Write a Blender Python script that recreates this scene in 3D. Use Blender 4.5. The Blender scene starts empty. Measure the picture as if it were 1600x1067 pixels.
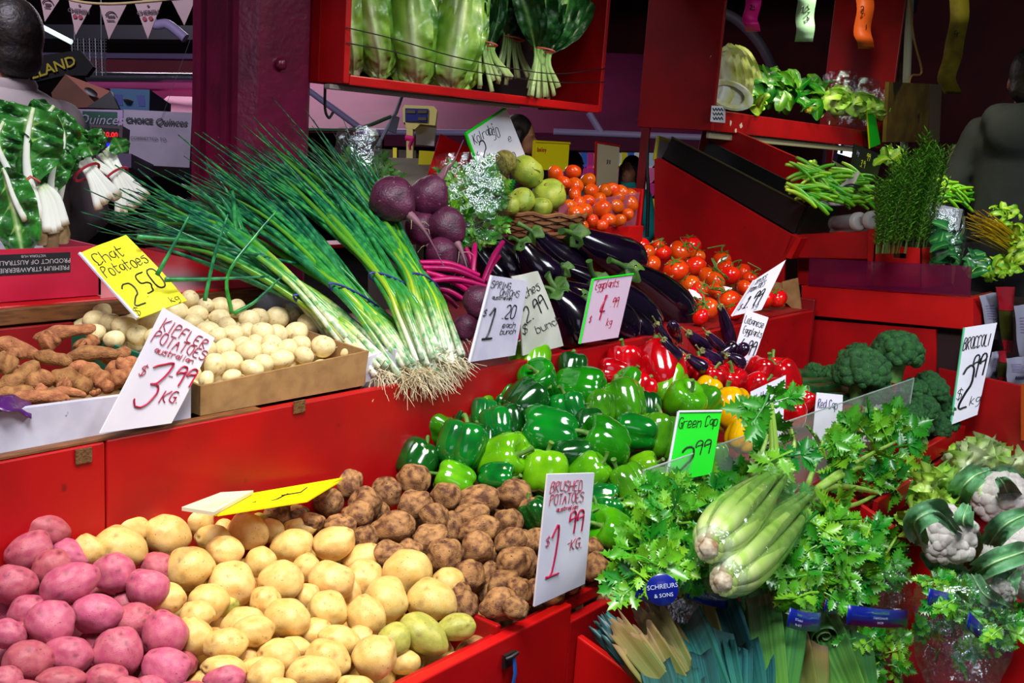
import bpy, math, random
import numpy as np
from mathutils import Vector, Matrix, noise
R = random.Random(7)
SC = bpy.context.scene
COL = SC.collection
# ---------------------------------------------------------------- camera
F, CX, CY = 1600.0, 800.0, 533.5
CAM = Vector((0, 0, 1.6))
_p, _y, _r = math.radians(11.1), math.radians(38.9), math.radians(4.0)
FW = Vector((math.cos(_y)*math.cos(_p), math.sin(_y)*math.cos(_p), -math.sin(_p)))
_r0 = Vector((math.sin(_y), -math.cos(_y), 0)); _u0 = _r0.cross(FW)
RT = _r0*math.cos(_r) + _u0*math.sin(_r); UP = RT.cross(FW)
cam = bpy.data.cameras.new('camera'); cam.sensor_width = 36; cam.lens = 36; cam.clip_start = .05; cam.clip_end = 200
camo = bpy.data.objects.new('camera', cam); COL.objects.link(camo)
camo.matrix_world = Matrix(((RT.x, UP.x, -FW.x, CAM.x), (RT.y, UP.y, -FW.y, CAM.y), (RT.z, UP.z, -FW.z, CAM.z), (0, 0, 0, 1)))
SC.camera = camo
# ---------------------------------------------------------------- world and lights
w = bpy.data.worlds.new('world'); SC.world = w; w.use_nodes = True
w.node_tree.nodes['Background'].inputs[0].default_value = (.62, .68, .85, 1)
w.node_tree.nodes['Background'].inputs[1].default_value = .05
SC.view_settings.view_transform = 'Standard'; SC.view_settings.look = 'None'
SC.view_settings.gamma = 1; SC.view_settings.exposure = 0.0
try: SC.view_settings.use_curve_mapping = False
except Exception: pass
def light(name, kind, loc, target, energy, col=(1, 1, 1), size=1, size2=None, spot=None, blend=.6):
    l = bpy.data.lights.new(name, kind); l.energy = energy; l.color = col
    if kind == 'AREA':
        l.shape = 'RECTANGLE'; l.size = size; l.size_y = size2 or size
    elif kind == 'SUN': l.angle = size
    else:
        l.shadow_soft_size = size
        if kind == 'SPOT': l.spot_size = math.radians(spot); l.spot_blend = blend
    o = bpy.data.objects.new(name, l); COL.objects.link(o); o.location = loc
    o.rotation_euler = (Vector(target)-Vector(loc)).to_track_quat('-Z', 'Y').to_euler()
    return o
# daylight falling in through the open front of the market hall, behind and above the shopper
light('daylight_front', 'AREA', (.25, .35, 3.5), (1.25, 1.15, .9), 128, (.95, .97, 1), 1.25, .8)
light('daylight_side', 'AREA', (2.7, -.9, 3.3), (2.2, .9, .9), 62, (.90, .96, 1), 1.3, .9)
light('daylight_low', 'AREA', (-2.2, -2.6, 2.4), (1.5, 1.3, 1.0), 22, (.76, .78, 1), 2.4, 1.6)
# warm market lamps hung over the counters
light('lamp_warm_potatoes', 'SPOT', (1.05, 1.0, 2.5), (1.12, 1.12, .9), 62, (1, .74, .30), .06, spot=50, blend=.9)
light('lamp_warm_tomatoes', 'SPOT', (2.75, 1.35, 2.6), (2.9, 1.75, 1.1), 42, (1, .80, .45), .06, spot=60, blend=.8)
light('lamp_greens', 'SPOT', (4.5, 1.2, 2.55), (4.6, 1.75, 1.4), 46, (.92, 1, .62), .08, spot=85, blend=.7)
light('lamp_cabinet', 'SPOT', (2.75, 1.55, 2.55), (2.35, 2.25, 1.85), 25, (1, .95, .7), .05, spot=70, blend=.7)
light('lamp_shelf_greens', 'SPOT', (4.3, 1.75, 2.55), (4.7, 2.2, 1.85), 30, (.97, 1, .72), .05, spot=120, blend=.7)
light('lamp_back_stalls', 'AREA', (5.5, 7.5, 3.3), (4.5, 6.0, 1.0), 80, (1, .85, .95), 2.5, 1.2)
light('fill_on_man', 'AREA', (.7, 2.95, 3.2), (1.6, 3.5, 1.5), 46, (.90, .84, 1), .8, .4)  # added fill light, aimed at the man to brighten him

def W(px, py, X=None, Y=None, Z=None, D=None):
    """the point where the sight line through a photo position meets a plane of the place"""
    d = FW + RT*((px-CX)/F) + UP*((CY-py)/F)
    if D is not None: t = D
    elif X is not None: t = (X-CAM.x)/d.x
    elif Y is not None: t = (Y-CAM.y)/d.y
    else: t = (Z-CAM.z)/d.z
    return CAM + d*t
def DEP(p): return (Vector(p)-CAM).dot(FW)
def WP(px, py, p0, n):
    d = FW + RT*((px-CX)/F) + UP*((CY-py)/F)
    return CAM + d*((Vector(p0)-CAM).dot(n)/d.dot(n))
# ---------------------------------------------------------------- materials
def lin(c):
    if isinstance(c, str):
        c = [int(c[i:i+2], 16)/255 for i in (0, 2, 4)]
        return tuple(x/12.92 if x <= .04045 else ((x+.055)/1.055)**2.4 for x in c)
    return tuple(c[:3])
MATS = {}
def mat(name, col, rough=.5, col2=None, scale=12, lo=.4, hi=.62, bump=0, bscale=40, spec=.5, coat=0, trans=0, alpha=1, emis=0,
        rand=0, hue=0, spots=None, metal=0, sub=0, stretch=None, detail=4, grad=None, attr=None):
    if name in MATS: return MATS[name]
    m = bpy.data.materials.new(name); m.use_nodes = True; nt = m.node_tree; N = nt.nodes; L = nt.links
    b = N['Principled BSDF']; I = b.inputs
    I['Roughness'].default_value = rough; I['Metallic'].default_value = metal
    I['Specular IOR Level'].default_value = spec; I['Coat Weight'].default_value = coat; I['Coat Roughness'].default_value = .06
    I['Transmission Weight'].default_value = trans; I['Alpha'].default_value = alpha
    if sub:
        I['Subsurface Weight'].default_value = sub; I['Subsurface Radius'].default_value = (.01, .006, .003)
    tc = N.new('ShaderNodeTexCoord'); oi = N.new('ShaderNodeObjectInfo')
    vm = N.new('ShaderNodeVectorMath'); vm.operation = 'MULTIPLY_ADD'
    L.new(tc.outputs['Object'], vm.inputs[0]); vm.inputs[1].default_value = stretch or (1, 1, 1)
    cm = N.new('ShaderNodeVectorMath'); cm.operation = 'SCALE'; cm.inputs[0].default_value = (7, 11, 5)
    L.new(oi.outputs['Random'], cm.inputs['Scale']); L.new(cm.outputs[0], vm.inputs[2])
    vec = vm.outputs[0]; c1 = lin(col)
    rgb = N.new('ShaderNodeRGB'); rgb.outputs[0].default_value = (*c1, 1); out = rgb.outputs[0]
    def noise_mask(sc, lo_, hi_, det=4):
        t = N.new('ShaderNodeTexNoise'); t.inputs['Scale'].default_value = sc; t.inputs['Detail'].default_value = det
        L.new(vec, t.inputs['Vector'])
        r = N.new('ShaderNodeMapRange'); r.inputs[1].default_value = lo_; r.inputs[2].default_value = hi_
        L.new(t.outputs[0], r.inputs[0]); return r.outputs[0]
    def mix(fac, a, bcol):
        x = N.new('ShaderNodeMix'); x.data_type = 'RGBA'; L.new(fac, x.inputs[0]); L.new(a, x.inputs[6])
        if isinstance(bcol, tuple): x.inputs[7].default_value = (*bcol, 1)
        else: L.new(bcol, x.inputs[7])
        return x.outputs[2]
    if grad:                                   # a second colour of the thing itself along one of its own axes: (axis, from, to, colour)
        sp = N.new('ShaderNodeSeparateXYZ'); L.new(tc.outputs['Object'], sp.inputs[0])
        r = N.new('ShaderNodeMapRange'); r.inputs[1].default_value = grad[1]; r.inputs[2].default_value = grad[2]
        L.new(sp.outputs[grad[0]], r.inputs[0]); out = mix(r.outputs[0], out, lin(grad[3]))
    if col2 is not None: out = mix(noise_mask(scale, lo, hi, detail), out, lin(col2))
    if spots:
        out = mix(noise_mask(spots[1], spots[2], spots[2]+.05, 2), out, lin(spots[0]))
    if attr:
        a_ = N.new('ShaderNodeAttribute'); a_.attribute_name = attr[0]; out = mix(a_.outputs['Fac'], out, lin(attr[1]))
    if rand or hue:
        h = N.new('ShaderNodeHueSaturation'); L.new(out, h.inputs['Color'])
        r = N.new('ShaderNodeMapRange'); r.inputs[3].default_value = 1-rand; r.inputs[4].default_value = 1+rand
        L.new(oi.outputs['Random'], r.inputs[0]); L.new(r.outputs[0], h.inputs['Value'])
        r = N.new('ShaderNodeMapRange'); r.inputs[3].default_value = .5+hue; r.inputs[4].default_value = .5-hue
        L.new(oi.outputs['Random'], r.inputs[0]); L.new(r.outputs[0], h.inputs['Hue'])
        out = h.outputs[0]
    L.new(out, I['Base Color'])
    if emis:
        L.new(out, I['Emission Color']); I['Emission Strength'].default_value = emis
    if bump:
        t = N.new('ShaderNodeTexNoise'); t.inputs['Scale'].default_value = bscale; t.inputs['Detail'].default_value = 3
        L.new(vec, t.inputs['Vector'])
        bp = N.new('ShaderNodeBump'); bp.inputs['Strength'].default_value = min(1, bump); bp.inputs['Distance'].default_value = .004
        L.new(t.outputs[0], bp.inputs['Height']); L.new(bp.outputs[0], I['Normal'])
    if alpha < 1:
        try: m.surface_render_method = 'BLENDED'
        except Exception: pass
    MATS[name] = m
    return m
# ---------------------------------------------------------------- mesh building
class MB:
    def __init__(s): s.v = []; s.f = []
    def add(s, v, f, M=None):
        o = len(s.v)
        s.v += [M @ Vector(p) for p in v] if M is not None else [Vector(p) for p in v]
        s.f += [tuple(i+o for i in q) for q in f]; return s
    def box(s, a, b, M=None):
        x0, y0, z0 = a; x1, y1, z1 = b
        return s.add([(x0, y0, z0), (x1, y0, z0), (x1, y1, z0), (x0, y1, z0), (x0, y0, z1), (x1, y0, z1), (x1, y1, z1), (x0, y1, z1)],
                     [(0, 3, 2, 1), (4, 5, 6, 7), (0, 1, 5, 4), (1, 2, 6, 5), (2, 3, 7, 6), (3, 0, 4, 7)], M)
    def prism(s, pts, off):
        """polygon pts (3D) pushed along off"""
        n = len(pts); off = Vector(off); p = [Vector(q) for q in pts]
        return s.add(p+[q+off for q in p], [tuple(range(n))[::-1], tuple(range(n, 2*n))]+[(i, (i+1) % n, n+(i+1) % n, n+i) for i in range(n)])
    def tube(s, pts, rad, n=8, flat=1.0, cap=True, side=None):
        pts = [Vector(p) for p in pts]; k = len(pts)
        if not hasattr(rad, '__len__'): rad = [rad]*k
        a = None; V = []; Fc = []
        for i, p in enumerate(pts):
            t = (pts[min(i+1, k-1)]-pts[max(i-1, 0)])
            t = t.normalized() if t.length > 1e-9 else Vector((0, 0, 1))
            if a is None:
                a = Vector(side) if side is not None else (Vector((0, 0, 1)) if abs(t.z) < .9 else Vector((1, 0, 0)))
            a = (a-t*a.dot(t))
            a = a.normalized() if a.length > 1e-6 else t.orthogonal().normalized()
            b = t.cross(a)
            for j in range(n):
                q = 2*math.pi*j/n
                V.append(p+a*(math.cos(q)*rad[i])+b*(math.sin(q)*rad[i]*flat))
        for i in range(k-1):
            for j in range(n):
                Fc.append((i*n+j, i*n+(j+1) % n, (i+1)*n+(j+1) % n, (i+1)*n+j))
        if cap: Fc += [tuple(range(n))[::-1], tuple(range((k-1)*n, k*n))]
        return s.add(V, Fc)
    def surf(s, fn, nu, nv, cu=False, M=None):
        """grid fn(u,v), u in 0..1 (closed if cu), v in 0..1"""
        ku = nu if cu else nu+1
        V = [fn(i/nu, j/nv) for j in range(nv+1) for i in range(ku)]
        Fc = []
        for j in range(nv):
            for i in range(nu):
                i2 = (i+1) % ku
                Fc.append((j*ku+i, j*ku+i2, (j+1)*ku+i2, (j+1)*ku+i))
        return s.add(V, Fc, M)
    def lathe(s, prof, n=24, M=None, wob=None):
        def fn(u, v):
            x = v*(len(prof)-1); i = min(int(x), len(prof)-2); t = x-i
            r = prof[i][0]*(1-t)+prof[i+1][0]*t; z = prof[i][1]*(1-t)+prof[i+1][1]*t
            a = 2*math.pi*u; k = wob(a, v) if wob else 1
            return (r*k*math.cos(a), r*k*math.sin(a), z)
        return s.surf(fn, n, len(prof)-1, True, M)
    def mesh(s, name, smooth=True):
        me = bpy.data.meshes.new(name); me.from_pydata([tuple(p) for p in s.v], [], s.f); me.update()
        if smooth:
            me.polygons.foreach_set('use_smooth', [True]*len(me.polygons))
            try: me.set_sharp_from_angle(angle=math.radians(50))
            except Exception: pass
        return me
    def build(s, name, m, parent=None, smooth=True):
        return ob(name, s.mesh(name, smooth), m, parent)
I4 = Matrix.Identity(4)
def ob(name, me, m=None, parent=None, M=None):
    o = bpy.data.objects.new(name, me); COL.objects.link(o)
    if m is not None and not me.materials: me.materials.append(m)
    if parent is not None: o.parent = parent
    if M is not None: o.matrix_local = M
    return o
def tag(o, label=None, cat=None, group=None, kind=None):
    if label: o['label'] = label
    if cat: o['category'] = cat
    if group: o['group'] = group
    if kind: o['kind'] = kind
    return o
def thing(name, label, cat, loc=(0, 0, 0), group=None, M=None):
    o = bpy.data.objects.new(name, None); COL.objects.link(o); o.empty_display_size = .05
    o.matrix_world = M if M is not None else Matrix.Translation(Vector(loc))
    return tag(o, label, cat, group)
def put(name, parts, M, label, cat, group=None):
    """one thing from ready meshes. parts: [(part name, mesh, [(sub-part name, mesh)...])]; one mesh alone stays one object"""
    if len(parts) == 1 and len(parts[0]) == 2:
        return tag(ob(name, parts[0][1], None, None, M), label, cat, group)
    r = thing(name, label, cat, group=group, M=M)
    for p in parts:
        o = ob(p[0], p[1], None, r)
        for q in (p[2] if len(p) > 2 else ()): ob(q[0], q[1], None, o)
    return r
def mm(mb, name, m, smooth=True):
    me = mb.mesh(name, smooth); me.materials.append(m); return me
def frame(o, x, y, z):
    return Matrix(((x[0], y[0], z[0], o[0]), (x[1], y[1], z[1], o[1]), (x[2], y[2], z[2], o[2]), (0, 0, 0, 1)))
def axis_frame(o, zdir, spin=0, s=1):
    z = Vector(zdir).normalized(); x = z.orthogonal().normalized()
    x = Matrix.Rotation(spin, 3, z) @ x; y = z.cross(x)
    return frame(o, x*s, y*s, z*s)
def camdir(dx, dy, dz=0): return (RT*dx+UP*dy-FW*dz).normalized()   # image right, image up, toward the viewer
def cr(pts, n=6):
    """smooth curve through points"""
    P = [Vector(p) for p in pts]; P = [P[0]*2-P[1]]+P+[P[-1]*2-P[-2]]; o = []
    for i in range(1, len(P)-2):
        for k in range(n):
            t = k/n; a, b, c, d = P[i-1:i+3]
            o.append(.5*((2*b)+(c-a)*t+(2*a-5*b+4*c-d)*t*t+(3*b-a-3*c+d)*t**3))
    return o+[P[-2]]
ORD = 'first second third fourth fifth sixth seventh eighth ninth tenth eleventh twelfth thirteenth fourteenth fifteenth sixteenth seventeenth eighteenth nineteenth twentieth'.split()
def rowlabels(pts, per=8):
    """for each point: its row counted back from the bin's front and its place in the row counted from the near end"""
    idx = sorted(range(len(pts)), key=lambda i: pts[i][1]); out = [None]*len(pts)
    rows = [idx[i:i+per] for i in range(0, len(idx), per)]
    if len(rows) > 1 and len(rows[-1]) < 3:
        t = rows.pop(); rows[-1] += t
    for r, row in enumerate(rows):
        for k, i in enumerate(sorted(row, key=lambda i: pts[i][0])): out[i] = (ORD[min(r, 19)], ORD[min(k, 19)])
    return out
# ---------------------------------------------------------------- shared materials
RED = mat('red_paint', 'ac080e', .38, '96070e', 6, bump=.05, bscale=90, spec=.45, spots=('7c0a10', 26, .70))
REDL = mat('red_paint_bright', 'c40f10', .36, 'ae0b10', 5, bump=.05, spec=.45)
REDD = mat('red_paint_dark', '8a0712', .45, '74060f', 5, bump=.05)
MAROON = mat('maroon_gloss', '6c0a34', .3, '580828', 9, bump=.3, bscale=60, spots=('c8a0b0', 55, .745), spec=.6)
MAGENTA = mat('magenta_canvas', '760848', .7, '660640', 2)
PINK = mat('pink_wall', 'd8509a', .6)
WOOD = mat('brown_wood', '7a4a24', .6, '5c3418', 14, stretch=(2, 14, 14))
CARD = mat('cardboard', 'a07a4c', .8, '8c683e', 30)
WHITEB = mat('white_board', 'd4d0de', .55, 'b8b4c4', 9, spots=('6a6468', 60, .72))
PAPER = mat('white_card', 'e9e7f2', .55, 'dcd9ea', 6)
PINKP = mat('pale_lilac_card', 'e2c4dc', .55)
YELP = mat('yellow_card', 'f4e800', .5)
LIME = mat('lime_card', '12e01c', .5)
INKR = mat('crimson_ink', 'a80a3c', .5)
INKB = mat('black_ink', '0c0c16', .5)
INKN = mat('navy_ink', '182060', .5)
BLACK = mat('black_plastic', '0a0a0c', .45)
DARK = mat('dark_metal', '141416', .5)
STEEL = mat('galvanised_steel', '8a8e98', .35, metal=.8)
VIOLETG = mat('violet_grey_paint', 'a090c0', .5)
ACRYL = mat('acrylic_sheet', 'c8d4cc', .08, alpha=.18, spec=.6)
ACRYLR = mat('smoky_acrylic_sheet', 'b06078', .10, alpha=.42, spec=.6)
def film_mat():
    m = bpy.data.materials.new('clear_film'); m.use_nodes = True; nt = m.node_tree; N = nt.nodes; L = nt.links; N.remove(N['Principled BSDF'])
    tr = N.new('ShaderNodeBsdfTransparent'); gl = N.new('ShaderNodeBsdfGlossy'); gl.inputs['Roughness'].default_value = .12; gl.inputs['Color'].default_value = (.9, .95, 1, 1); tr.inputs['Color'].default_value = (.93, .96, .95, 1)
    mx = N.new('ShaderNodeMixShader'); mx.inputs[0].default_value = .21; tc = N.new('ShaderNodeTexCoord'); t = N.new('ShaderNodeTexNoise'); t.inputs['Scale'].default_value = 26; t.inputs['Detail'].default_value = 5
    bp = N.new('ShaderNodeBump'); bp.inputs['Strength'].default_value = 1; bp.inputs['Distance'].default_value = .02
    L.new(tc.outputs['Object'], t.inputs['Vector']); L.new(t.outputs[0], bp.inputs['Height']); L.new(bp.outputs[0], gl.inputs['Normal'])
    L.new(tr.outputs[0], mx.inputs[1]); L.new(gl.outputs[0], mx.inputs[2]); L.new(mx.outputs[0], N['Material Output'].inputs['Surface']); return m
FILM = film_mat()
BAND = mat('rubber_band_rose', 'c05040', .5)
BANDV = mat('rubber_band_violet', '3a3088', .5)
CONC = mat('dark_concrete', '3a3638', .8, '2a2628', 5)
# ================================================================ the setting
def structure(name, mb, m, smooth=False):
    return tag(mb.build(name, m, None, smooth), kind='structure')
structure('floor', MB().box((-4, -4, -.1), (16, 16, 0)), CONC)
ROOFM = mat('dark_corrugated_roof', '1c2026', .6, '14161a', 3)
rf = MB()
nx = 70
rf.add([(-1+i*.24, y, 3.9+(.04 if i % 2 else 0)+(y-2)*.05) for y in (2.6, 15) for i in range(nx)], [(i, i+1, nx+i+1, nx+i) for i in range(nx-1)])
structure('ceiling', rf, ROOFM)
for k, y in enumerate((4.2, 6.4, 9.0)):
    structure('trim_%d' % (k+1), MB().box((-1, y, 3.45), (15, y+.1, 3.62)).box((-1, y+.02, 3.3), (15, y+.08, 3.45)), mat('roof_steel', '3a3d44', .5))
structure('added_shade_sheets', MB().box((-1.2, 1.1, 2.68), (6.4, 2.75, 2.72)).box((1.7, .55, 2.68), (6.4, 1.1, 2.72)), mat('shade_sheet', '3a2024', .8))  # added unseen sheets that keep light off the pillar, cabinet and far panels
structure('wall_back', MB().box((-1, 14, 0), (16, 14.1, 4.5)), mat('wall_far_dark', '2a1420', .8))
structure('wall_side', MB().box((12.0, 0, 0), (12.1, 14, 4.5)), mat('maroon_wall', '5a0612', .7, '48040e', 2))
# fluted column carrying the roof
cb = MB()
px0, px1, py0, py1 = 1.60, 1.83, 2.20, 2.47
c = .035
cb.prism([(px0+c, py0, 0), (px1-c, py0, 0), (px1, py0+c, 0), (px1, py1-c, 0), (px1-c, py1, 0), (px0+c, py1, 0), (px0, py1-c, 0), (px0, py0+c, 0)], (0, 0, 3.9))
col = structure('pillar_column', cb, MAROON)
fl = MB()
for k in (0, 1): fl.box((px0-.012, py0+.07+k*.11, 0), (px0+.002, py0+.09+k*.11, 3.9))
ob('pillar_moulding', fl.mesh('pillar_moulding', False), MAROON, col)
bolt = MB().lathe([(0, 0), (.016, 0), (.016, .012), (.009, .018), (0, .018)], 10)
bm_ = mm(bolt, 'bolt', MAROON)
for z in (1.75, 2.0): ob('bolt', bm_, None, col, axis_frame((1.70, py0+.001, z), (0, -1, 0)))

# ================================================================ red counters
def counter(name, label, cat='counter'):
    return thing(name, label, cat)
YF, ZF, YB, ZB = .994, .788, 1.47, 1.10
# ---- lower bin with potatoes and capsicums
lb = counter('display_bin', 'long red wooden bin holding potatoes and capsicums', 'display bin')
X0, X1 = .30, 1.70
def panel(name, a, b, m=RED, parent=None, bev=.003):
    mb = MB(); x0, y0, z0 = a; x1, y1, z1 = b; e = bev
    # eased box
    for (i0, i1, j0, j1, z) in ():
        pass
    mb.box(a, b); me = mb.mesh(name, False); me.materials.append(m)
    o = ob(name, me, None, parent)
    md = o.modifiers.new('edge', 'BEVEL'); md.width = bev; md.segments = 2; md.limit_method = 'ANGLE'
    return o
panel('front_board', (X0, YF-.022, .45), (1.43, YF, ZF), REDL, lb)
panel('front_board', (1.43, YF-.022, .45), (3.5, YF, ZF-.035), RED, lb)
panel('rim_rail', (X0, YF, ZF-.03), (X1, YF+.014, ZF-.006), RED, lb)
panel('end_board', (X0-.02, YF-.022, .45), (X0, YB-.03, .80), RED, lb)
base = MB().prism([(X0, YF, .62), (3.5, YF, .62), (3.5, YB-.026, .80), (X0, YB-.026, .80)], (0, 0, -.03))
ob('sloping_base', base.mesh('sloping_base', False), REDD, lb)
panel('divider_board', (1.245, YF, .62), (1.257, YB-.03, .80), RED, lb)
panel('divider_board', (1.64, YF, .62), (1.652, YB-.03, .80), RED, lb)
# latch with a blue strap on the front of the bin
lt = thing('latch', 'black metal latch with blue strap on bin front', 'latch', W(792, 1030, Y=YF-.024))
q = MB().box((-.012, -.006, -.012), (.016, 0, .012)); q.tube([(-.012, -.008, .008), (-.006, -.014, .012), (.01, -.014, .014)], .0035, 8)
q.build('hasp', DARK, lt)
MB().tube([(.004, -.012, .006), (.005, -.016, -.02), (.003, -.012, -.06), (.006, -.004, -.10)], [.004, .005, .005, .005], 8, .4).build('strap', mat('blue_strap', '1a5ab0', .5), lt)

# ---- upper tier: back board of the bin, with shelf behind
ut = counter('upper_tier', 'red upper tier shelf behind the potato bin', 'display shelf')
xs = py_ = W(165, 690, Y=YB-.02).x
panel('face_board', (.2, YB-.02, .78), (xs-.001, YB, ZB-.006), RED, ut)
panel('face_board', (xs+.001, YB-.02, .78), (2.62, YB, ZB-.004), RED, ut)
panel('wooden_edge', (.2, YB-.018, ZB-.005), (1.10, YB, ZB), WOOD, ut, .001)
panel('shelf_board', (.2, YB, ZB-.04), (3.5, 2.19, ZB-.02), REDD, ut)
velcro = mat('brown_velcro', '6e4a26', .95, '58381c', 90, bump=.8, bscale=200)
for a in ((130, 712), (467, 635)):
    p = W(*a, Y=YB-.021); s = .0135
    panel('hook_patch', (p.x-s, p.y-.003, p.z-s*.9), (p.x+s, p.y, p.z+s*.9), velcro, ut, .001)
# tomato box at the far end of the tier: face between px 1085 and 1250
TZ = 1.075
panel('tomato_face_board', (2.62, YB-.02, .78), (3.50, YB, TZ), RED, ut)
panel('tomato_end_board', (3.50, YB-.02, .78), (3.52, 2.1, TZ+.04), REDD, ut)
# step shelf behind the tier (strawberry cartons stand on it)
ss = counter('step_shelf', 'red step shelf with a raw wooden front edge', 'display shelf')
SZ = 1.235
panel('shelf_board', (.2, 1.90, SZ-.012), (1.55, 2.6, SZ), REDL, ss)
panel('wooden_edge', (.2, 1.885, SZ-.034), (1.55, 1.905, SZ-.004), WOOD, ss, .002)
panel('riser_board', (.2, 1.95, ZB-.02), (1.55, 1.965, SZ-.013), REDD, ss)
panel('shelf_board', (1.56, 2.5, SZ-.012), (3.78, 2.6, SZ), REDD, ss)

# ---- celery and leek bin in front of the counter
cbn = counter('celery_bin', 'low red sloping bin holding leeks and celery', 'display bin')
XL, XP = 1.4506, 2.60
def sideboard(name, x, y0, z0, y1, z1, th, depth, m, parent):
    mb = MB().prism([(x, y0, z0), (x, y1, z1), (x, y1, z1-depth), (x, y0, z0-depth)], (th, 0, 0))
    o = ob(name, mb.mesh(name, False), m, parent)
    md = o.modifiers.new('edge', 'BEVEL'); md.width = .003; md.segments = 2
    return o
sl = (.721-.684)/(.994-.829)
sideboard('side_board', XL, YF-.024, .719, .38, .719-sl*(YF-.38), .016, .34, REDL, cbn)
sideboard('inner_lining', XL+.016, YF-.024, .705, .38, .705-sl*(YF-.38), .008, .3, RED, cbn)
slp = (.699-.566)/(.819-.458)
sideboard('divider_board', XP, .95, .699+slp*.131, .30, .699-slp*.519, .016, .45, REDL, cbn)
mb = MB().prism([(XL, YF-.03, .50), (XP, YF-.03, .50), (XP, .30, .30), (XL, .30, .30)], (0, 0, -.02))
ob('sloping_base', mb.mesh('sloping_base', False), REDD, cbn)
panel('front_board', (XL, .29, .2), (XP, .305, .44), RED, cbn)
# ---- cauliflower bin and the broccoli bin above it
cfb = counter('cauliflower_bin', 'red sloping bin holding cauliflowers and lettuces', 'display bin')
YBR = .92
pa, pb = W(1418, 703, Y=YBR), W(1545, 648, Y=YBR)
zb_ = (pa.z+pb.z)/2
panel('back_board', (2.616, YBR-.02, .40), (3.66, YBR, zb_-.075), RED, cfb)
mb = MB().prism([(2.616, YBR-.03, .52), (3.9, YBR-.03, .52), (3.9, .2, .28), (2.616, .2, .28)], (0, 0, -.02))
ob('sloping_base', mb.mesh('sloping_base', False), REDD, cfb)
panel('end_board', (3.66, .2, .2), (3.68, .99, .86), RED, cfb)
panel('back_rail', (2.7, YBR-.05, zb_-.12), (3.64, YBR-.035, zb_-.045), RED, cfb)
brb = counter('broccoli_bin', 'red bin with angled front board holding broccoli', 'display bin')
panel('front_board', (2.75, YBR-.012, zb_-.06), (pb.x, YBR+.012, zb_), REDL, brb)
panel('end_board', (pb.x-.022, YBR+.014, zb_-.1), (pb.x, YB, zb_+.015), RED, brb)
mb = MB().prism([(2.62, YBR+.02, zb_-.09), (pb.x-.03, YBR+.02, zb_-.09), (pb.x-.03, YB-.03, .78), (2.62, YB-.03, .78)], (0, 0, -.02))
ob('sloping_base', mb.mesh('sloping_base', False), REDD, brb)

# ---- the counter that runs across at the far end: red faces of stacked boxes seen from the side
XC = 3.60
def xface(name, pts, m=RED, th=.018, parent=None, X=XC):
    mb = MB().prism([W(*p, X=X) for p in pts], (th, 0, 0))
    o = ob(name, mb.mesh(name, False), m, parent)
    md = o.modifiers.new('edge', 'BEVEL'); md.width = .002; md.segments = 1
    return o
xc = counter('cross_counter', 'red stacked cross counter of flat panels beyond the tomatoes', 'counter')
xface('lower_face', [(1250, 498), (1462, 515), (1462, 700), (1250, 700)], RED, parent=xc)
xface('lower_face', [(1466, 575), (1640, 612), (1640, 800), (1466, 800)], RED, .018, parent=xc)
xface('drawer_face', [(1252, 446), (1520, 466), (1520, 516), (1252, 492)], REDL, .10, parent=xc, X=XC-.012)
xface('drawer_end', [(1514, 463), (1530, 466), (1530, 514), (1514, 513)], RED, .25, parent=xc, X=XC+.1)
xface('upper_face', [(1246, 400), (1362, 402), (1362, 447), (1246, 445)], RED, .25, parent=xc, X=XC+.16)
xface('upper_face', [(1250, 366), (1368, 360), (1362, 405), (1248, 403)], RED, .02, parent=xc, X=XC+.06)
xface('upper_post', [(1356, 358), (1370, 357), (1368, 440), (1354, 440)], REDL, .02, parent=xc, X=XC+.05)
mb = MB().box((XC+.03, .97, .5), (5.2, 1.52, 1.06)).box((XC+.03, .45, .3), (5.2, .969, .84)); ob('plinth', mb.mesh('plinth', False), mat('counter_gap_shade', '240408', .7), xc)  # near-black colour stands in for the shade in the counter gap
pn = tag(xface('acrylic_guard', [(1264, 403), (1518, 416), (1516, 464), (1262, 446)], mat('plum_acrylic', '6a1038', .12, alpha=.55), .004, X=XC-.02),
    'smoky plum acrylic guard sheet on the cross counter', 'guard sheet')
# sloping red display box with black crates
sb = thing('sloping_display', 'sloping red display box holding black crates', 'display box')
xface('side_panel', [(1022, 248), (1030, 247), (1246, 372), (1225, 408), (1222, 520), (1022, 520)], RED, .018, parent=sb)
xface('front_lip', [(1236, 365), (1252, 372), (1236, 405), (1222, 402)], REDL, .5, parent=sb)
xface('back_panel', [(1098, 201), (1142, 201), (1268, 256), (1249, 312), (1200, 310), (1090, 236)], RED, .02, parent=sb, X=XC+.42)
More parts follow.
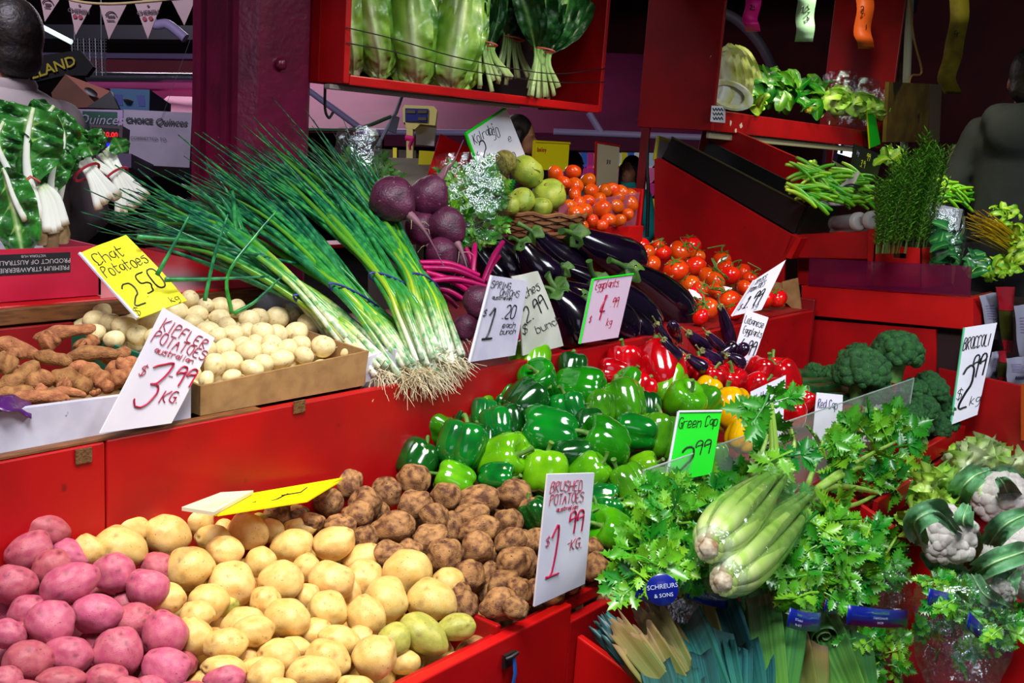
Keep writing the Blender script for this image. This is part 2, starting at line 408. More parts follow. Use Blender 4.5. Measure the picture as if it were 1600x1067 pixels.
# ================================================================ heaps of produce
def HF(px, py, h):
    """where a sight line meets the sloping surface z = h(x, y)"""
    d = FW + RT*((px-CX)/F) + UP*((CY-py)/F)
    lo, hi = .6, 6.0
    for i in range(400):
        t = .6+i*.012; p = CAM+d*t
        if p.z < h(p.x, p.y): hi = t; break
        lo = t
    for i in range(20):
        t = (lo+hi)/2; p = CAM+d*t
        if p.z < h(p.x, p.y): hi = t
        else: lo = t
    return CAM+d*hi
def interp(x, xs, ys): return float(np.interp(x, xs, ys))
def h_low(x, y):
    zf = interp(x, [.6, 1.2, 1.5, 1.7, 2.4], [.80, .80, .815, .83, .85])
    zb = interp(x, [.65, .9, 1.14, 1.36, 1.52, 1.87, 2.5], [.975, .92, .89, .915, .955, 1.045, 1.06])
    return zf+(zb-zf)*(y-1.0)/.44
def relax(items, it=60, mx=.06):
    """items: dicts with p (Vector), r; slide along the sight line until neighbours no longer bite into each other"""
    n = len(items); P = np.array([list(i['p']) for i in items]); P0 = P.copy(); r = np.array([i['r'] for i in items])
    D = P-np.array(CAM); D /= np.linalg.norm(D, axis=1)[:, None]; off = np.zeros(n)
    cy = np.array([i['cy'] for i in items])
    for _ in range(it):
        Q = P0+D*off[:, None]
        dv = Q[:, None]-Q[None]; dist = np.linalg.norm(dv, axis=2)+np.eye(n)*9
        need = (r[:, None]+r[None])*.88-dist
        i, j = np.where(np.triu(need > 0, 1))
        for a, b in zip(i, j):
            k = min(.006, need[a, b]*.4)
            if off[a]-off[b] == 0: s = 1 if cy[a] < cy[b] else -1
            else: s = 1 if np.linalg.norm(Q[a]-np.array(CAM)) > np.linalg.norm(Q[b]-np.array(CAM)) else -1
            off[a] += s*k; off[b] -= s*k
        off = np.clip(off, -mx, mx)
    for k, it_ in enumerate(items): it_['p'] = Vector(P0[k]+D[k]*off[k])
def potato_mesh(seed, m, name, lump=.06, eyes=7, edepth=.06, long=False, n=(36, 26)):
    rr = random.Random(seed); off = Vector((rr.random()*50, rr.random()*50, rr.random()*50))
    E = []
    for _ in range(eyes):
        a = rr.random()*6.28; z = rr.uniform(-1, 1); q = math.sqrt(1-z*z); E.append((Vector((q*math.cos(a), q*math.sin(a), z)), rr.uniform(.6, 1.1)*edepth, rr.uniform(.09, .15)))
    bend = rr.uniform(-.25, .25) if long else rr.uniform(-.08, .08); tp = rr.uniform(-.14, .14)
    def fn(u, v):
        a = 2*math.pi*u; t = math.pi*v
        d = Vector((math.cos(t), math.sin(t)*math.cos(a), math.sin(t)*math.sin(a)))
        k = 1+lump*noise.noise(d*1.3+off)*2+lump*.45*noise.noise(d*3+off)
        for e, dep, w_ in E:
            c = (d-e).length_squared
            k -= dep*math.exp(-c/(w_*w_))-dep*.35*math.exp(-c/(w_*w_*5))
        p = d*k; s = 1+tp*p.x
        return (p.x, p.y*s+bend*p.x*p.x, p.z*s)
    mb = MB().surf(fn, n[0], n[1], True); A = []
    for j in range(n[1]+1):
        for i in range(n[0]):
            a = 2*math.pi*i/n[0]; t = math.pi*j/n[1]; d = Vector((math.cos(t), math.sin(t)*math.cos(a), math.sin(t)*math.sin(a)))
            A.append(min(.85, sum(math.exp(-(d-e).length_squared/(w_*w_*.6)) for e, dep, w_ in E)))
    me = mm(mb, name, m); at_ = me.attributes.new('eye', 'FLOAT', 'POINT'); at_.data.foreach_set('value', A); return me
PINKS = mat('pink_potato_skin', 'b24a66', .36, 'c06a74', 3.0, lo=.35, hi=.7, bump=.25, bscale=30, spec=.4, rand=.13, hue=.012, spots=('7a3a38', 9, .67), attr=('eye', '6a2a38'))
YELS = mat('yellow_potato_skin', 'e6c27c', .34, 'd6a85a', 2.2, lo=.35, hi=.7, bump=.2, bscale=26, spec=.4, rand=.08, hue=.008, spots=('94693a', 11, .675), attr=('eye', '9a7440'))
GRNS = mat('greenish_potato_skin', 'b8b458', .36, 'a0a048', 2.4, bump=.2, bscale=26, spec=.4, rand=.08, spots=('80683a', 11, .67), attr=('eye', '7a6a38'))
BRNS = mat('earthy_potato_skin', 'a87c50', .6, '5a382a', 2.0, lo=.40, hi=.64, bump=.5, bscale=14, spec=.2, rand=.15, detail=8, spots=('3c2418', 6, .66), attr=('eye', '4a2c1e'))
CHATS = mat('cream_potato_skin', 'eed9a6', .45, 'e2ca90', 2.2, bump=.08, bscale=12, rand=.06, spots=('8a6a40', 9, .68), attr=('eye', '9a7848'))
KIPS = mat('kipfler_potato_skin', 'b47a4c', .75, '8a5236', 3.2, lo=.38, hi=.66, bump=.5, bscale=14, spec=.2, rand=.14, hue=.01, spots=('5a3222', 8, .69))
KIND = {
 'pink': [potato_mesh(i, PINKS, 'pink_potato', .06, 9, .10) for i in range(6)],
 'yel': [potato_mesh(20+i, YELS, 'yellow_potato', .06, 9, .09) for i in range(6)],
 'grn': [potato_mesh(30+i, GRNS, 'greenish_potato', .05, 7, .05) for i in range(2)],
 'brn': [potato_mesh(40+i, BRNS, 'brushed_potato', .10, 9, .08) for i in range(6)],
 'chat': [potato_mesh(60+i, CHATS, 'chat_potato', .03, 6, .05, n=(26, 18)) for i in range(5)],
}
def heap(kind, name, data, h, desc, cat, group, per=9, deep=.045, thick=.92, ymin=None):
    items = []
    for e in data:
        cx, cy, wd, hg = e[:4]; ang = e[4] if len(e) > 4 else R.uniform(-25, 25); dp = e[5] if len(e) > 5 else 0
        p = HF(cx, cy, h)
        d = FW + RT*((cx-CX)/F) + UP*((CY-cy)/F)
        p = p+d.normalized()*(deep*dp)
        s = DEP(p)/F
        items.append(dict(p=p, a=wd/2*s, b=hg/2*s, r=(wd+hg)/4*s, cy=cy, ang=math.radians(ang), c=(cx, cy)))
    relax(items)
    if ymin:
        for it in items:
            if it['p'].y < ymin: it['p'] = CAM+(it['p']-CAM)*(ymin/it['p'].y)
    lab = rowlabels([i['p'] for i in items], per)
    for i, it in enumerate(items):
        v = CAM-it['p']; v.normalize()
        x = (RT*math.cos(it['ang'])+UP*math.sin(it['ang'])); x = (x-v*x.dot(v)).normalized(); y = v.cross(x)
        c = (it['a']+it['b'])/2*thick
        f = DEP(it['p'])/F/(it['r']*4/( (data[i][2]+data[i][3])))  # keep the drawn size at the relaxed distance
        M = frame(it['p'], x*it['a']*f, y*it['b']*f, v*c*f)
        me = KIND[kind][i % len(KIND[kind])]
        if i % 2: M = M @ Matrix.Rotation(math.pi, 4, 'X')
        put(name, [('body', me)], M, '%s, %s row back from the rim, %s from its near end' % (desc, lab[i][0], lab[i][1]), cat, group)
    return items
def under(kind, name, x0, x1, y0, y1, h, step, r, drop, label, cat, group, var=.12):
    """the next layer down, glimpsed in the gaps"""
    y = y0; k = 0
    while y < y1:
        x = x0+(step*.5 if k % 2 else 0)
        while x < x1:
            p = Vector((x+R.uniform(-.2, .2)*step, y+R.uniform(-.2, .2)*step, 0)); p.z = h(p.x, p.y)-drop
            s = r*R.uniform(1-var, 1+var)
            M = axis_frame(p, (R.uniform(-1, 1), R.uniform(-1, 1), R.uniform(-.6, .6)+.01), R.random()*6, 1) @ Matrix.Diagonal((s, s*.9, s*1.15, 1))
            put(name, [('body', R.choice(KIND[kind]))], M, label, cat, group)
            x += step
        y += step*.86; k += 1
pink = [(41,800,58,44),(66,826,84,50,-12),(115,838,46,42,0,1),(45,862,74,58,22),(110,866,60,44,-30,.6),(80,886,62,56,20),(110,912,90,62,22),
 (175,895,68,62,15),(247,888,58,48,-20,.7),(231,920,61,66,80),(20,912,58,74,90),(42,955,58,52,10,.4),(80,974,72,74,45),(150,960,62,76,75),
 (208,972,70,58,5),(257,993,72,71,60),(13,990,44,56,70),(34,990,40,46,80,.5),(45,1033,76,62,5),(107,1022,75,56,-12),(185,1020,76,77,50),
 (258,1045,78,66,-25),(96,1064,72,44,0),(165,1062,72,50,0),(12,1062,42,52,60),(350,1063,66,46,10),(200,1078,56,40),(192,944,44,42,0,1.3),
 (55,918,46,40,0,1.2),(5,850,40,44,0,1),(286,1038,44,44,0,1.2),(143,1004,40,40,0,1.3),(230,1082,60,50),(40,1088,66,50),(300,1090,60,50)]
yel = [(250,791,65,58,10),(193,825,84,52,-8,.4),(190,856,84,64,-14),(260,836,72,64,-35),(138,861,48,52,60,.6),(308,812,54,52,40),(292,812,40,44,0,1),
 (333,842,58,42,-8),(298,887,73,68,20),(350,862,58,50,-20),(388,832,60,64,70),(362,914,73,75,60),(338,880,44,46,0,.8),(262,935,50,58,75,.5),
 (308,962,54,48,20,.3),(325,940,62,56,-20,1.1),(303,996,58,68,60),(352,1008,68,52,8),(380,980,70,66,30,.4),(350,1045,72,40,-5,.3),(402,1052,60,52,20),
 (455,853,67,51,8),(520,850,71,53,10),(468,826,58,34,10,.6),(408,878,48,50,0),(438,910,73,64,15),(480,888,46,44,-30,.6),(518,909,62,72,80),(565,874,62,46,20,.4),
 (568,905,62,62,40,.3),(636,893,77,72,25),(700,913,54,52,-30,.5),(676,938,80,65,-12),(602,938,70,70,35),(572,964,62,65,60),(512,954,61,64,60),
 (450,965,70,61,-15),(398,986,50,64,90),(478,932,42,52,70,1),(528,1000,66,46,-18,.3),(584,1028,73,68,10),
 (512,1030,72,58,-20),(462,1012,52,36,-10,.6),(435,1025,70,52,-10,.2),(490,1052,84,54,5),(415,1056,58,54,10),(490,990,54,48,0,1),(415,940,48,48,0,1),
 (632,1034,50,40,0,1.2),(425,830,38,42,50,.6),(360,818,44,40,0,.8),(345,830,40,40,0,1),(560,1000,44,44,0,1),(556,1078,66,44),(445,1085,66,50),(545,930,40,46,0,1.1),(385,1030,46,40,0,1)]
grn = [(662,992,84,56,-38),(713,980,64,44,8),(616,1000,50,54,-40,.3),(350,945,50,40,0,1.2),(405,820,36,40,80,.5)]
brn = [(545,754,46,48),(646,748,52,50),(604,768,48,46),(570,786,50,50),(513,784,50,46),(428,800,54,44),(648,788,55,46),(697,774,48,43),(748,780,66,45,12),
 (803,772,48,58,80),(616,824,70,53,8),(678,806,48,40),(673,842,60,48,20),(748,828,66,42,14),(738,804,58,38),(694,868,57,53),(745,856,56,52,40),(733,900,53,50),
 (607,864,52,40,0,.4),(793,815,48,42),(798,845,52,40,30),(802,880,56,50),(780,944,62,52,25),(728,946,42,46,0,.3),(788,912,56,44,20),(570,840,42,40,0,.5),
 (533,822,50,38,0,.5),(485,816,44,30,0,.5),(560,804,50,44,0,.6),(705,825,46,52,0,.6),(768,897,40,40,0,1),(812,848,46,42,0,.3),(818,880,44,50),(810,925,42,46),
 (834,925,40,44),(805,950,44,36),(930,886,44,46),(922,858,44,38,0,.3),(840,845,40,40,0,.5),(868,880,50,46),(885,905,52,48),(860,925,50,44),(640,862,44,40,0,.9),
 (720,838,40,40,0,1),(655,815,40,40,0,1.1),(760,870,44,44,0,1),(590,800,40,36,0,1),(830,800,44,44,0,.4),(900,865,44,44,0,.5),(716,928,40,40,0,.9),(762,925,40,40,0,.9),(460,805,44,36,0,.6),(500,830,44,40,0,1)]
heap('pink', 'pink_potato', pink, h_low, 'smooth pink potato', 'potato', 'pink potatoes in the red bin')
heap('yel', 'yellow_potato', yel, h_low, 'pale yellow potato', 'potato', 'washed yellow potatoes in the red bin')
heap('grn', 'greenish_potato', grn, h_low, 'greenish yellow potato', 'potato', 'washed yellow potatoes in the red bin', 5)
heap('brn', 'brushed_potato', brn, h_low, 'earthy brown potato', 'potato', 'brushed potatoes in the red bin')
under('pink', 'pink_potato', .46, .80, 1.0, 1.44, h_low, .082, .038, .075, 'pink potato half hidden under the pink heap', 'potato', 'buried pink potatoes')
under('yel', 'yellow_potato', .82, 1.22, 1.02, 1.44, h_low, .082, .037, .075, 'yellow potato half hidden under the washed heap', 'potato', 'buried yellow potatoes')
under('brn', 'brushed_potato', 1.25, 1.62, 1.02, 1.44, h_low, .082, .036, .072, 'brown potato half hidden under the brushed heap', 'potato', 'buried brushed potatoes')
# ---- chat potatoes in their cardboard carton, kipflers in a white edged box
h_chat = lambda x, y: 1.150+(y-1.5)*.20
chat = [(147,500,36,30),(172,505,32,32),(194,512,42,38),(238,503,46,48),(275,487,38,34),(297,467,28,28),(308,491,34,28),(343,497,35,30),(343,478,32,28),(322,477,26,24),
 (370,482,30,30),(325,519,38,36),(363,522,36,32),(390,500,34,32),(303,505,32,28,0,.4),(215,524,34,32),(243,528,34,32),(268,520,32,32),(378,540,32,30),(405,497,34,32),
 (433,497,38,36),(482,507,36,38),(463,519,38,34),(410,520,36,34),(434,522,32,32,0,.4),(505,541,38,35),(360,566,40,36),(350,545,36,32),(390,549,40,38),(336,570,34,38),
 (362,588,30,22),(394,576,36,28),(322,594,24,32),(448,546,37,32),(440,561,40,30),(475,555,31,27),(412,567,32,28),(470,537,32,28),(548,548,34,20),(425,537,34,30),
 (320,545,36,34),(300,540,36,34),(285,515,32,30),(160,486,28,24,0,.5),(355,508,28,28,0,.6),(420,548,30,28,0,.4),(385,518,30,30,0,.4),(520,530,28,26,0,.5),(495,490,30,28),(455,492,28,26,0,.4),
 (150,520,30,28),(178,530,32,28),(270,545,34,32),(340,525,28,28,0,.7),(400,535,28,26,0,.5)]
heap('chat', 'chat_potato', chat, h_chat, 'small cream potato', 'potato', 'chat potatoes in the cardboard carton', 8, .03, .92, YB+.034)
under('chat', 'chat_potato', 1.0, 1.5, 1.53, 1.95, h_chat, .052, .022, .045, 'cream chat potato half hidden in the carton', 'potato', 'buried chat potatoes')
def kip_mesh(seed):
    rr = random.Random(seed); o = Vector((rr.random()*40, 3, 9)); bend = rr.uniform(-.22, .22); knob = rr.uniform(.3, .8)
    def fn(u, v):
        t = v*2-1; a = 2*math.pi*u
        r = (1-abs(t)**2.6)**.5 if abs(t) < 1 else 0
        r *= 1+.22*noise.noise(Vector((t*1.8, 0, 0))+o)+.10*math.sin(t*6+knob*6)
        d = Vector((t*1.5, math.cos(a)*.8, math.sin(a)*.8))
        r *= 1+.16*noise.noise(d*1.6+o)+.05*noise.noise(d*5+o)
        return (t, bend*(1-t*t)*.8+.05*noise.noise(Vector((t*2, 5, 5))+o)+r*math.cos(a)*.36, r*math.sin(a)*.36)
    return mm(MB().surf(fn, 18, 22, True), 'kipfler_potato', KIPS)
KM = [kip_mesh(i) for i in range(7)]
h_kip = lambda x, y: 1.155+(y-1.5)*.18
# photo position of both ends and the thickness
kip = [(58,528,148,514,24),(66,545,92,528,34),(-20,535,60,562,30),(55,555,110,566,26),(-12,610,58,570,34),(-15,565,25,580,40),(45,610,82,588,36),(80,585,140,612,38),(125,580,168,605,36),
 (104,558,182,556,26),(130,545,152,528,26),(152,555,202,548,28),(165,580,218,565,24),(108,575,155,580,24),(168,600,210,585,30),(18,628,104,620,26),(75,612,132,620,18),(-10,620,50,610,26),
 (140,614,157,610,12),(118,535,128,545,24),(-10,545,30,540,22),(195,570,225,580,24),(30,595,45,575,26),(90,600,110,610,24),(185,560,215,600,26),(60,600,78,625,24),(150,595,175,612,24),(10,560,40,552,24)]
items = []
for (xa, ya, xb, yb, t) in kip:
    p = HF((xa+xb)/2, (ya+yb)/2, h_kip); s = DEP(p)/F; L_ = math.hypot(xb-xa, yb-ya)/2*s*1.06
    items.append(dict(p=p, r=t/2*s*.9, cy=(ya+yb)/2, x=xb-xa, y=ya-yb, L=L_, t=t/2*s/.40))
relax(items, 40, .03)
lab = rowlabels([i['p'] for i in items], 7)
for i, it in enumerate(items):
    v = (CAM-it['p']).normalized(); x = (RT*it['x']+UP*it['y']).normalized()
    x = (x+Vector((0, 0, R.uniform(-.1, .1)))); x = (x-v*x.dot(v)).normalized(); y = v.cross(x)
    x = (x+v*R.uniform(-.15, .25)).normalized(); y = v.cross(x).normalized(); v = x.cross(y)
    put('kipfler_potato', [('body', KM[i % 7])], frame(it['p'], x*it['L'], y*it['t'], v*it['t']),
        'knobbly kipfler potato, %s row behind the white board, %s from its near end' % lab[i], 'potato', 'kipfler potatoes')
# cartons round them
kb = thing('kipfler_box', 'shallow box with dirty white front board under the kipfler potatoes', 'box')
a, b = W(0, 640, Y=YB+.004), W(297, 594, Y=YB+.004)
XK = W(296, 650, Y=YB+.004).x
mb = MB().prism([(.3, YB, a.z+.008), (XK, YB, W(230, 606, Y=YB).z-.01), (XK, YB, ZB), (.3, YB, ZB)], (0, .012, 0)); ob('front_board', mb.mesh('front_board', False), WHITEB, kb)
GREENB = mat('green_carton', '0c6a50', .6)
panel('side_board', (XK-.006, YB+.014, ZB), (XK, 1.88, 1.185), GREENB, kb, .001)
panel('back_board', (.35, 1.86, ZB), (XK, 1.872, 1.20), REDD, kb, .001)
panel('bottom_board', (.35, YB+.014, ZB-.0), (XK-.008, 1.86, ZB+.006), CARD, kb, .001)
pb_ = MB().surf(lambda u, v: W(-30+u*80, 620+v*24-6*math.sin(u*3)+10*u*u, Y=YB+.03-.045*v)+Vector((0, .006*math.sin(u*9), .002*math.sin(u*13+v*5))), 14, 5)
o = tag(pb_.build('plastic_bag', mat('purple_plastic', '4a1a5c', .25, bump=.6)), 'crumpled purple plastic bag tucked beside the kipfler potatoes', 'bag')
o.modifiers.new('t', 'SOLIDIFY').thickness = .001
cc = thing('chat_carton', 'open brown corrugated carton filled with chat potatoes', 'carton')
XA, XB = W(313, 640, Y=YB+.002).x, W(575, 590, Y=YB+.002).x
za, zb2 = W(315, 604, Y=YB).z, W(575, 549, Y=YB).z
mb = MB().prism([(XA, YB+.002, za), (XB, YB+.002, zb2), (XB-.012, YB+.002, ZB), (XA, YB+.002, ZB)], (0, .006, 0)); ob('front_flap', mb.mesh('front_flap', False), CARD, cc)
mb = MB().prism([(XA, YB+.009, ZB), (XA, 1.86, ZB), (XA, 1.86, 1.19), (XA, YB+.009, za)], (.006, 0, 0)); ob('side_flap', mb.mesh('side_flap', False), CARD, cc)
mb = MB().prism([(XB-.006, YB+.009, ZB), (XB-.006, 1.86, ZB), (XB-.006, 1.86, 1.19), (XB-.006, YB+.009, zb2)], (.006, 0, 0)); ob('side_flap', mb.mesh('side_flap', False), CARD, cc)
mb = MB().prism([(XA+.008, YB+.009, ZB+.002), (XB-.008, YB+.009, ZB+.002), (XB-.008, 1.86, ZB+.002), (XA+.008, 1.86, ZB+.002)], (0, 0, .005)); ob('bottom', mb.mesh('bottom', False), CARD, cc)
mb = MB().surf(lambda u, v: W(405+u*95, 462+v*40-14*math.sin(math.pi*u), Y=1.87)+Vector((0, .012*math.sin(u*9+v*4), 0)), 10, 4)
o = tag(mb.build('paper_liner', PAPER), 'crumpled white paper liner at the back of the chat carton', 'paper'); o.modifiers.new('t', 'SOLIDIFY').thickness = .001
wb = thing('white_divider', 'white painted wooden divider between carton and spring onions', 'divider')
XD = W(620, 600, Y=YB+.004).x
mb = MB().prism([(XD-.012, YB, ZB), (XD-.012, 1.85, ZB), (XD-.012, 1.85, ZB+.085), (XD-.012, YB, W(622, 546, Y=YB).z)], (.012, 0, 0)); ob('side_face', mb.mesh('side_face', False), WHITEB, wb)
mb = MB().prism([(XB+.004, YB+.02, ZB), (XD-.013, YB+.02, ZB), (XD-.013, YB+.02, ZB+.06), (XB+.004, YB+.02, ZB+.05)], (0, .01, 0)); ob('front_face', mb.mesh('front_face', False), WHITEB, wb)
# ================================================================ capsicums
def caps_mesh(seed, m, nl=4, tall=1.08):
    rr = random.Random(seed); ph = rr.random()*6; o = Vector((rr.random()*30, 1, 2)); am = [rr.uniform(.8, 1.15) for _ in range(nl)]
    def fn(u, v):
        a = 2*math.pi*u; t = v*math.pi
        s = math.sin(t)**.62; z = math.copysign(abs(math.cos(t))**.75, math.cos(t))
        k = (a+ph)/(2*math.pi)*nl; li = int(k) % nl; fr = k-int(k)
        c = math.sin(math.pi*fr)**.55
        lob = .80+.22*c*am[li]
        taper = 1-.10*(1-z)*.5+.05*z
        r = s*lob*taper*(1+.05*noise.noise(Vector((math.cos(a), math.sin(a), z))*1.6+o))
        zz = z*tall
        rn = r
        if z > 0: zz -= .34*math.exp(-(rn/.42)**2)*z-.05*c
        else: zz += (.22*math.exp(-(rn/.35)**2)+.20*(1-c)*s)*(-z)
        return (r*math.cos(a), r*math.sin(a), zz)
    return mm(MB().surf(fn, 40, 26, True), 'capsicum_body', m)
def caps_stem(seed, m, tall=1.08):
    rr = random.Random(seed); b = tall-.34
    mb = MB().lathe([(0, b+.10), (.16, b+.10), (.34, b+.05), (.40, b+.02), (.40, b-.03), (.1, b-.06)], 20, wob=lambda a, v: 1+.12*math.cos(5*a)*v)
    q = rr.uniform(-.3, .3)
    mb.tube(cr([(0, 0, b), (q*.2, .02, b+.3), (q*.7, .08, b+.55), (q*1.2, .14, b+.68)], 4), [.13, .12, .11, .1, .1, .09, .09, .09, .1, .1, .11, .12, .125], 9)
    return mm(mb, 'capsicum_stem', m)
GC = mat('green_capsicum_skin', '2e8a0a', .13, '10580c', 1.0, lo=.3, hi=.72, coat=.5, spec=.6, rand=.28, hue=.03, bump=.06, bscale=3)
GC2 = mat('light_green_capsicum_skin', '62b00e', .13, '328408', 1.0, lo=.3, hi=.75, coat=.5, spec=.6, rand=.15, hue=.02, bump=.06, bscale=3)
GC3 = mat('dark_green_capsicum_skin', '0e5014', .14, '08380e', 1.2, coat=.5, spec=.6, rand=.2)
RC = mat('red_capsicum_skin', 'c80410', .12, 'a0040c', 1.2, coat=.5, spec=.6, rand=.1)
YC = mat('yellow_capsicum_skin', 'f0b400', .13, 'e09400', 1.2, coat=.5, spec=.6, rand=.05)
GSTEM = mat('green_stem', '4a7a2a', .5, '6a8a3a', 3)
CM = {k: [caps_mesh(i*7+n_*31+hash(k) % 5*0, m, 4 if i % 3 else 3, 1.0+.1*(i % 2)) for i in range(4)] for n_, (k, m) in enumerate((('g', GC), ('l', GC2), ('d', GC3), ('r', RC), ('y', YC)))}
CS = [caps_stem(i, GSTEM, 1.0+.1*(i % 2)) for i in range(4)]
def h_cap(x, y):
    zf = interp(x, [1.45, 1.7, 2.4, 3.2], [.80, .83, .86, .86])
    zb = interp(x, [1.45, 1.52, 1.87, 2.3, 2.6, 3.2], [.90, .94, 1.06, 1.08, 1.05, 1.0])
    return zf+(zb-zf)*(y-1.0)/.44
#          px   py   w  h  kind  stem direction on the photo (deg), toward viewer
caps = [(727,622,78,76,'l',200,.5),(680,668,52,60,'g',150,.3),(722,698,76,72,'g',75,-.3),(783,718,76,62,'l',20,.5),(652,722,76,54,'d',60,-.4),(712,750,60,46,'l',160,0),
 (772,622,50,60,'g',80,-.5),(775,666,54,46,'g',100,-.5),(820,628,64,62,'d',40,-.3),(776,747,56,40,'g',0,.2),(828,566,66,60,'l',90,-.6),(842,597,62,56,'g',110,.75),(893,578,54,46,'d',90,-.4),
 (905,606,76,58,'g',-5,.3),(888,644,62,56,'g',100,-.2),(858,678,80,74,'g',170,.1),(945,692,80,70,'g',150,.25),(975,630,74,58,'g',110,-.4),(980,602,52,48,'g',60,-.5),(1040,604,58,64,'l',70,-.5),
 (1068,627,66,56,'l',60,.6),(1098,632,44,56,'g',40,-.4),(1030,684,58,76,'g',80,-.2),(993,675,50,62,'g',170,0),(850,740,78,62,'l',80,-.3),(918,742,62,54,'l',40,.2),(982,765,58,76,'g',120,-.3),
 (940,780,46,48,'g',0,.2),(1005,730,50,40,'l',20,.2),(838,806,50,48,'d',120,0),(806,704,46,50,'l',40,0),(893,710,52,54,'d',0,-.2),(960,832,62,68,'l',150,.4),
 (928,812,48,46,'l',80,0),(952,800,44,40,'g',80,-.2),(1000,800,52,50,'g',90,0),(890,780,50,50,'g',60,0),(700,640,46,46,'d',90,-.5),(755,650,46,46,'g',90,-.5),(935,640,50,50,'g',90,-.3),(1065,690,56,64,'g',90,0),
 (1010,640,44,44,'d',90,-.5),(1075,740,50,50,'g',90,0),(1040,760,50,50,'l',90,0),(920,665,46,46,'d',90,-.5),(750,690,44,44,'d',90,-.5),(1110,720,54,54,'g',90,0),(800,660,46,46,'d',100,-.4),(905,810,44,44,'g',30,0)]
redc = [(975,566,56,44,'r',90,-.2),(1028,582,86,78,'r',100,-.5),(958,582,50,36,'r',170,0),(1090,582,46,40,'r',80,-.2),(1110,592,44,38,'r',70,.2),(1138,598,50,46,'r',80,.5),(1190,586,52,48,'r',60,0),
 (1178,606,42,40,'r',30,.2),(1208,582,44,46,'r',90,0),(1224,592,56,46,'r',120,0),(1256,628,40,32,'r',60,0),(1240,648,44,36,'r',90,.2),(1000,610,50,44,'r',60,-.4),(1060,575,44,36,'r',60,-.4),(1160,640,44,40,'r',60,-.4),(1210,620,44,44,'r',60,-.4)]
yelc = [(1143,642,70,62,'y',100,-.4),(1104,614,44,42,'y',60,-.3),(1160,682,54,50,'y',60,-.2)]
def capheap(data, h, desc, group, per, name):
    items = []
    for e in data:
        p = HF(e[0], e[1], h); s = DEP(p)/F
        items.append(dict(p=p, r=(e[2]+e[3])/4*s*.95, cy=e[1], s0=s))
    relax(items, 60, .05); lab = rowlabels([i['p'] for i in items], per)
    for i, (e, it) in enumerate(zip(data, items)):
        a = math.radians(e[5]); tw = e[6]; q = math.sqrt(max(.05, 1-tw*tw))
        zd = camdir(math.cos(a)*q, math.sin(a)*q, tw)
        s = it['r']*DEP(it['p'])/F/it['s0']*1.2; v = i % 4
        asp = .92 if abs(e[5] % 180-90) < 45 and e[2] > e[3] else 1.0
        M = axis_frame(it['p'], zd, R.random()*6, s) @ Matrix.Diagonal((1, 1, asp, 1))
        put(name, [('body', CM[e[4]][v]), ('stem', CS[v])], M, '%s, %s row back from the rim, %s from its near end' % (desc, *lab[i]), 'capsicum', group)
capheap(caps, h_cap, 'glossy green capsicum', 'green capsicums', 9, 'green_capsicum')
capheap(redc, h_cap, 'shiny red capsicum', 'red capsicums', 6, 'red_capsicum')
capheap(yelc, h_cap, 'bright yellow capsicum', 'yellow capsicums', 3, 'yellow_capsicum')
for i, (x, y) in enumerate([(1.66, 1.08), (1.74, 1.2), (1.66, 1.3), (1.85, 1.12), (1.93, 1.24), (2.04, 1.1), (2.1, 1.3), (2.24, 1.16), (1.8, 1.36), (1.97, 1.38)]):
    s = .052; put('green_capsicum', [('body', CM['g'][i % 4]), ('stem', CS[i % 4])], axis_frame((x, y, h_cap(x, y)-.10), (R.uniform(-1, 1), R.uniform(-1, 1), .4), 0, s),
        'green capsicum half hidden under the green heap', 'capsicum', 'buried green capsicums')

# ================================================================ tomatoes
def tom_mesh(seed, m, sq=.86, lobes=5, lob=.015, name='tomato_body'):
    rr = random.Random(seed); ph = rr.random()*6
    def fn(u, v):
        a = 2*math.pi*u; t = v*math.pi; r = math.sin(t); z = math.cos(t)*sq
        k = 1+lob*math.cos(lobes*a+ph)
        z -= .10*math.exp(-(r/.3)**2)*(1 if z > 0 else -.2)
        return (r*k*math.cos(a), r*k*math.sin(a), z)
    return mm(MB().surf(fn, 26, 18, True), name, m)
TOMR = mat('vine_tomato_skin', 'd42a08', .16, 'e85010', 1.0, lo=.35, hi=.8, coat=.35, spec=.55, rand=.12, hue=.012)
TOMO = mat('bullet_tomato_skin', 'd0420c', .2, 'e06814', 1.0, lo=.35, hi=.8, coat=.3, spec=.5, rand=.15, hue=.01)
VINE = mat('vine_green', '3c6a1c', .5, '587c28', 5)
TM = [tom_mesh(i, TOMR) for i in range(4)]
BT = [tom_mesh(10+i, TOMO, 1.25, 3, .03, 'bullet_tomato_body') for i in range(3)]
def calyx_mesh(seed, z0=.78, L=.75):
    rr = random.Random(seed); mb = MB()
    for k in range(5):
        a = 2*math.pi*k/5+rr.uniform(-.2, .2); l = L*rr.uniform(.8, 1.15); up = rr.uniform(.0, .3)
        d = Vector((math.cos(a), math.sin(a), 0)); n = Vector((-d.y, d.x, 0)); P = []
        for j in range(5):
            t = j/4; c = d*(l*t)+Vector((0, 0, z0+.05+up*t*t-.12*t)); w_ = .11*math.sin(math.pi*min(1, t*.9+.12))
            P += [c-n*w_, c+n*w_, c+Vector((0, 0, .03))]
        mb.add(P, [(j*3, j*3+2, j*3+5, j*3+3) for j in range(4)]+[(j*3+2, j*3+1, j*3+4, j*3+5) for j in range(4)])
    return mm(mb, 'calyx', VINE)
def tstem_mesh(seed, z0=.78):
    rr = random.Random(seed); a = rr.random()*6; b = a+rr.uniform(1, 2)
    mb = MB().tube(cr([(0, 0, z0-.05), (.02, 0, z0+.3), (.3*math.cos(a), .3*math.sin(a), z0+.5), (.9*math.cos(a), .9*math.sin(a), z0+.6), (1.5*math.cos(b), 1.5*math.sin(b), z0+.5)], 4), .075, 7)
    return mm(mb, 'vine_stem', VINE)
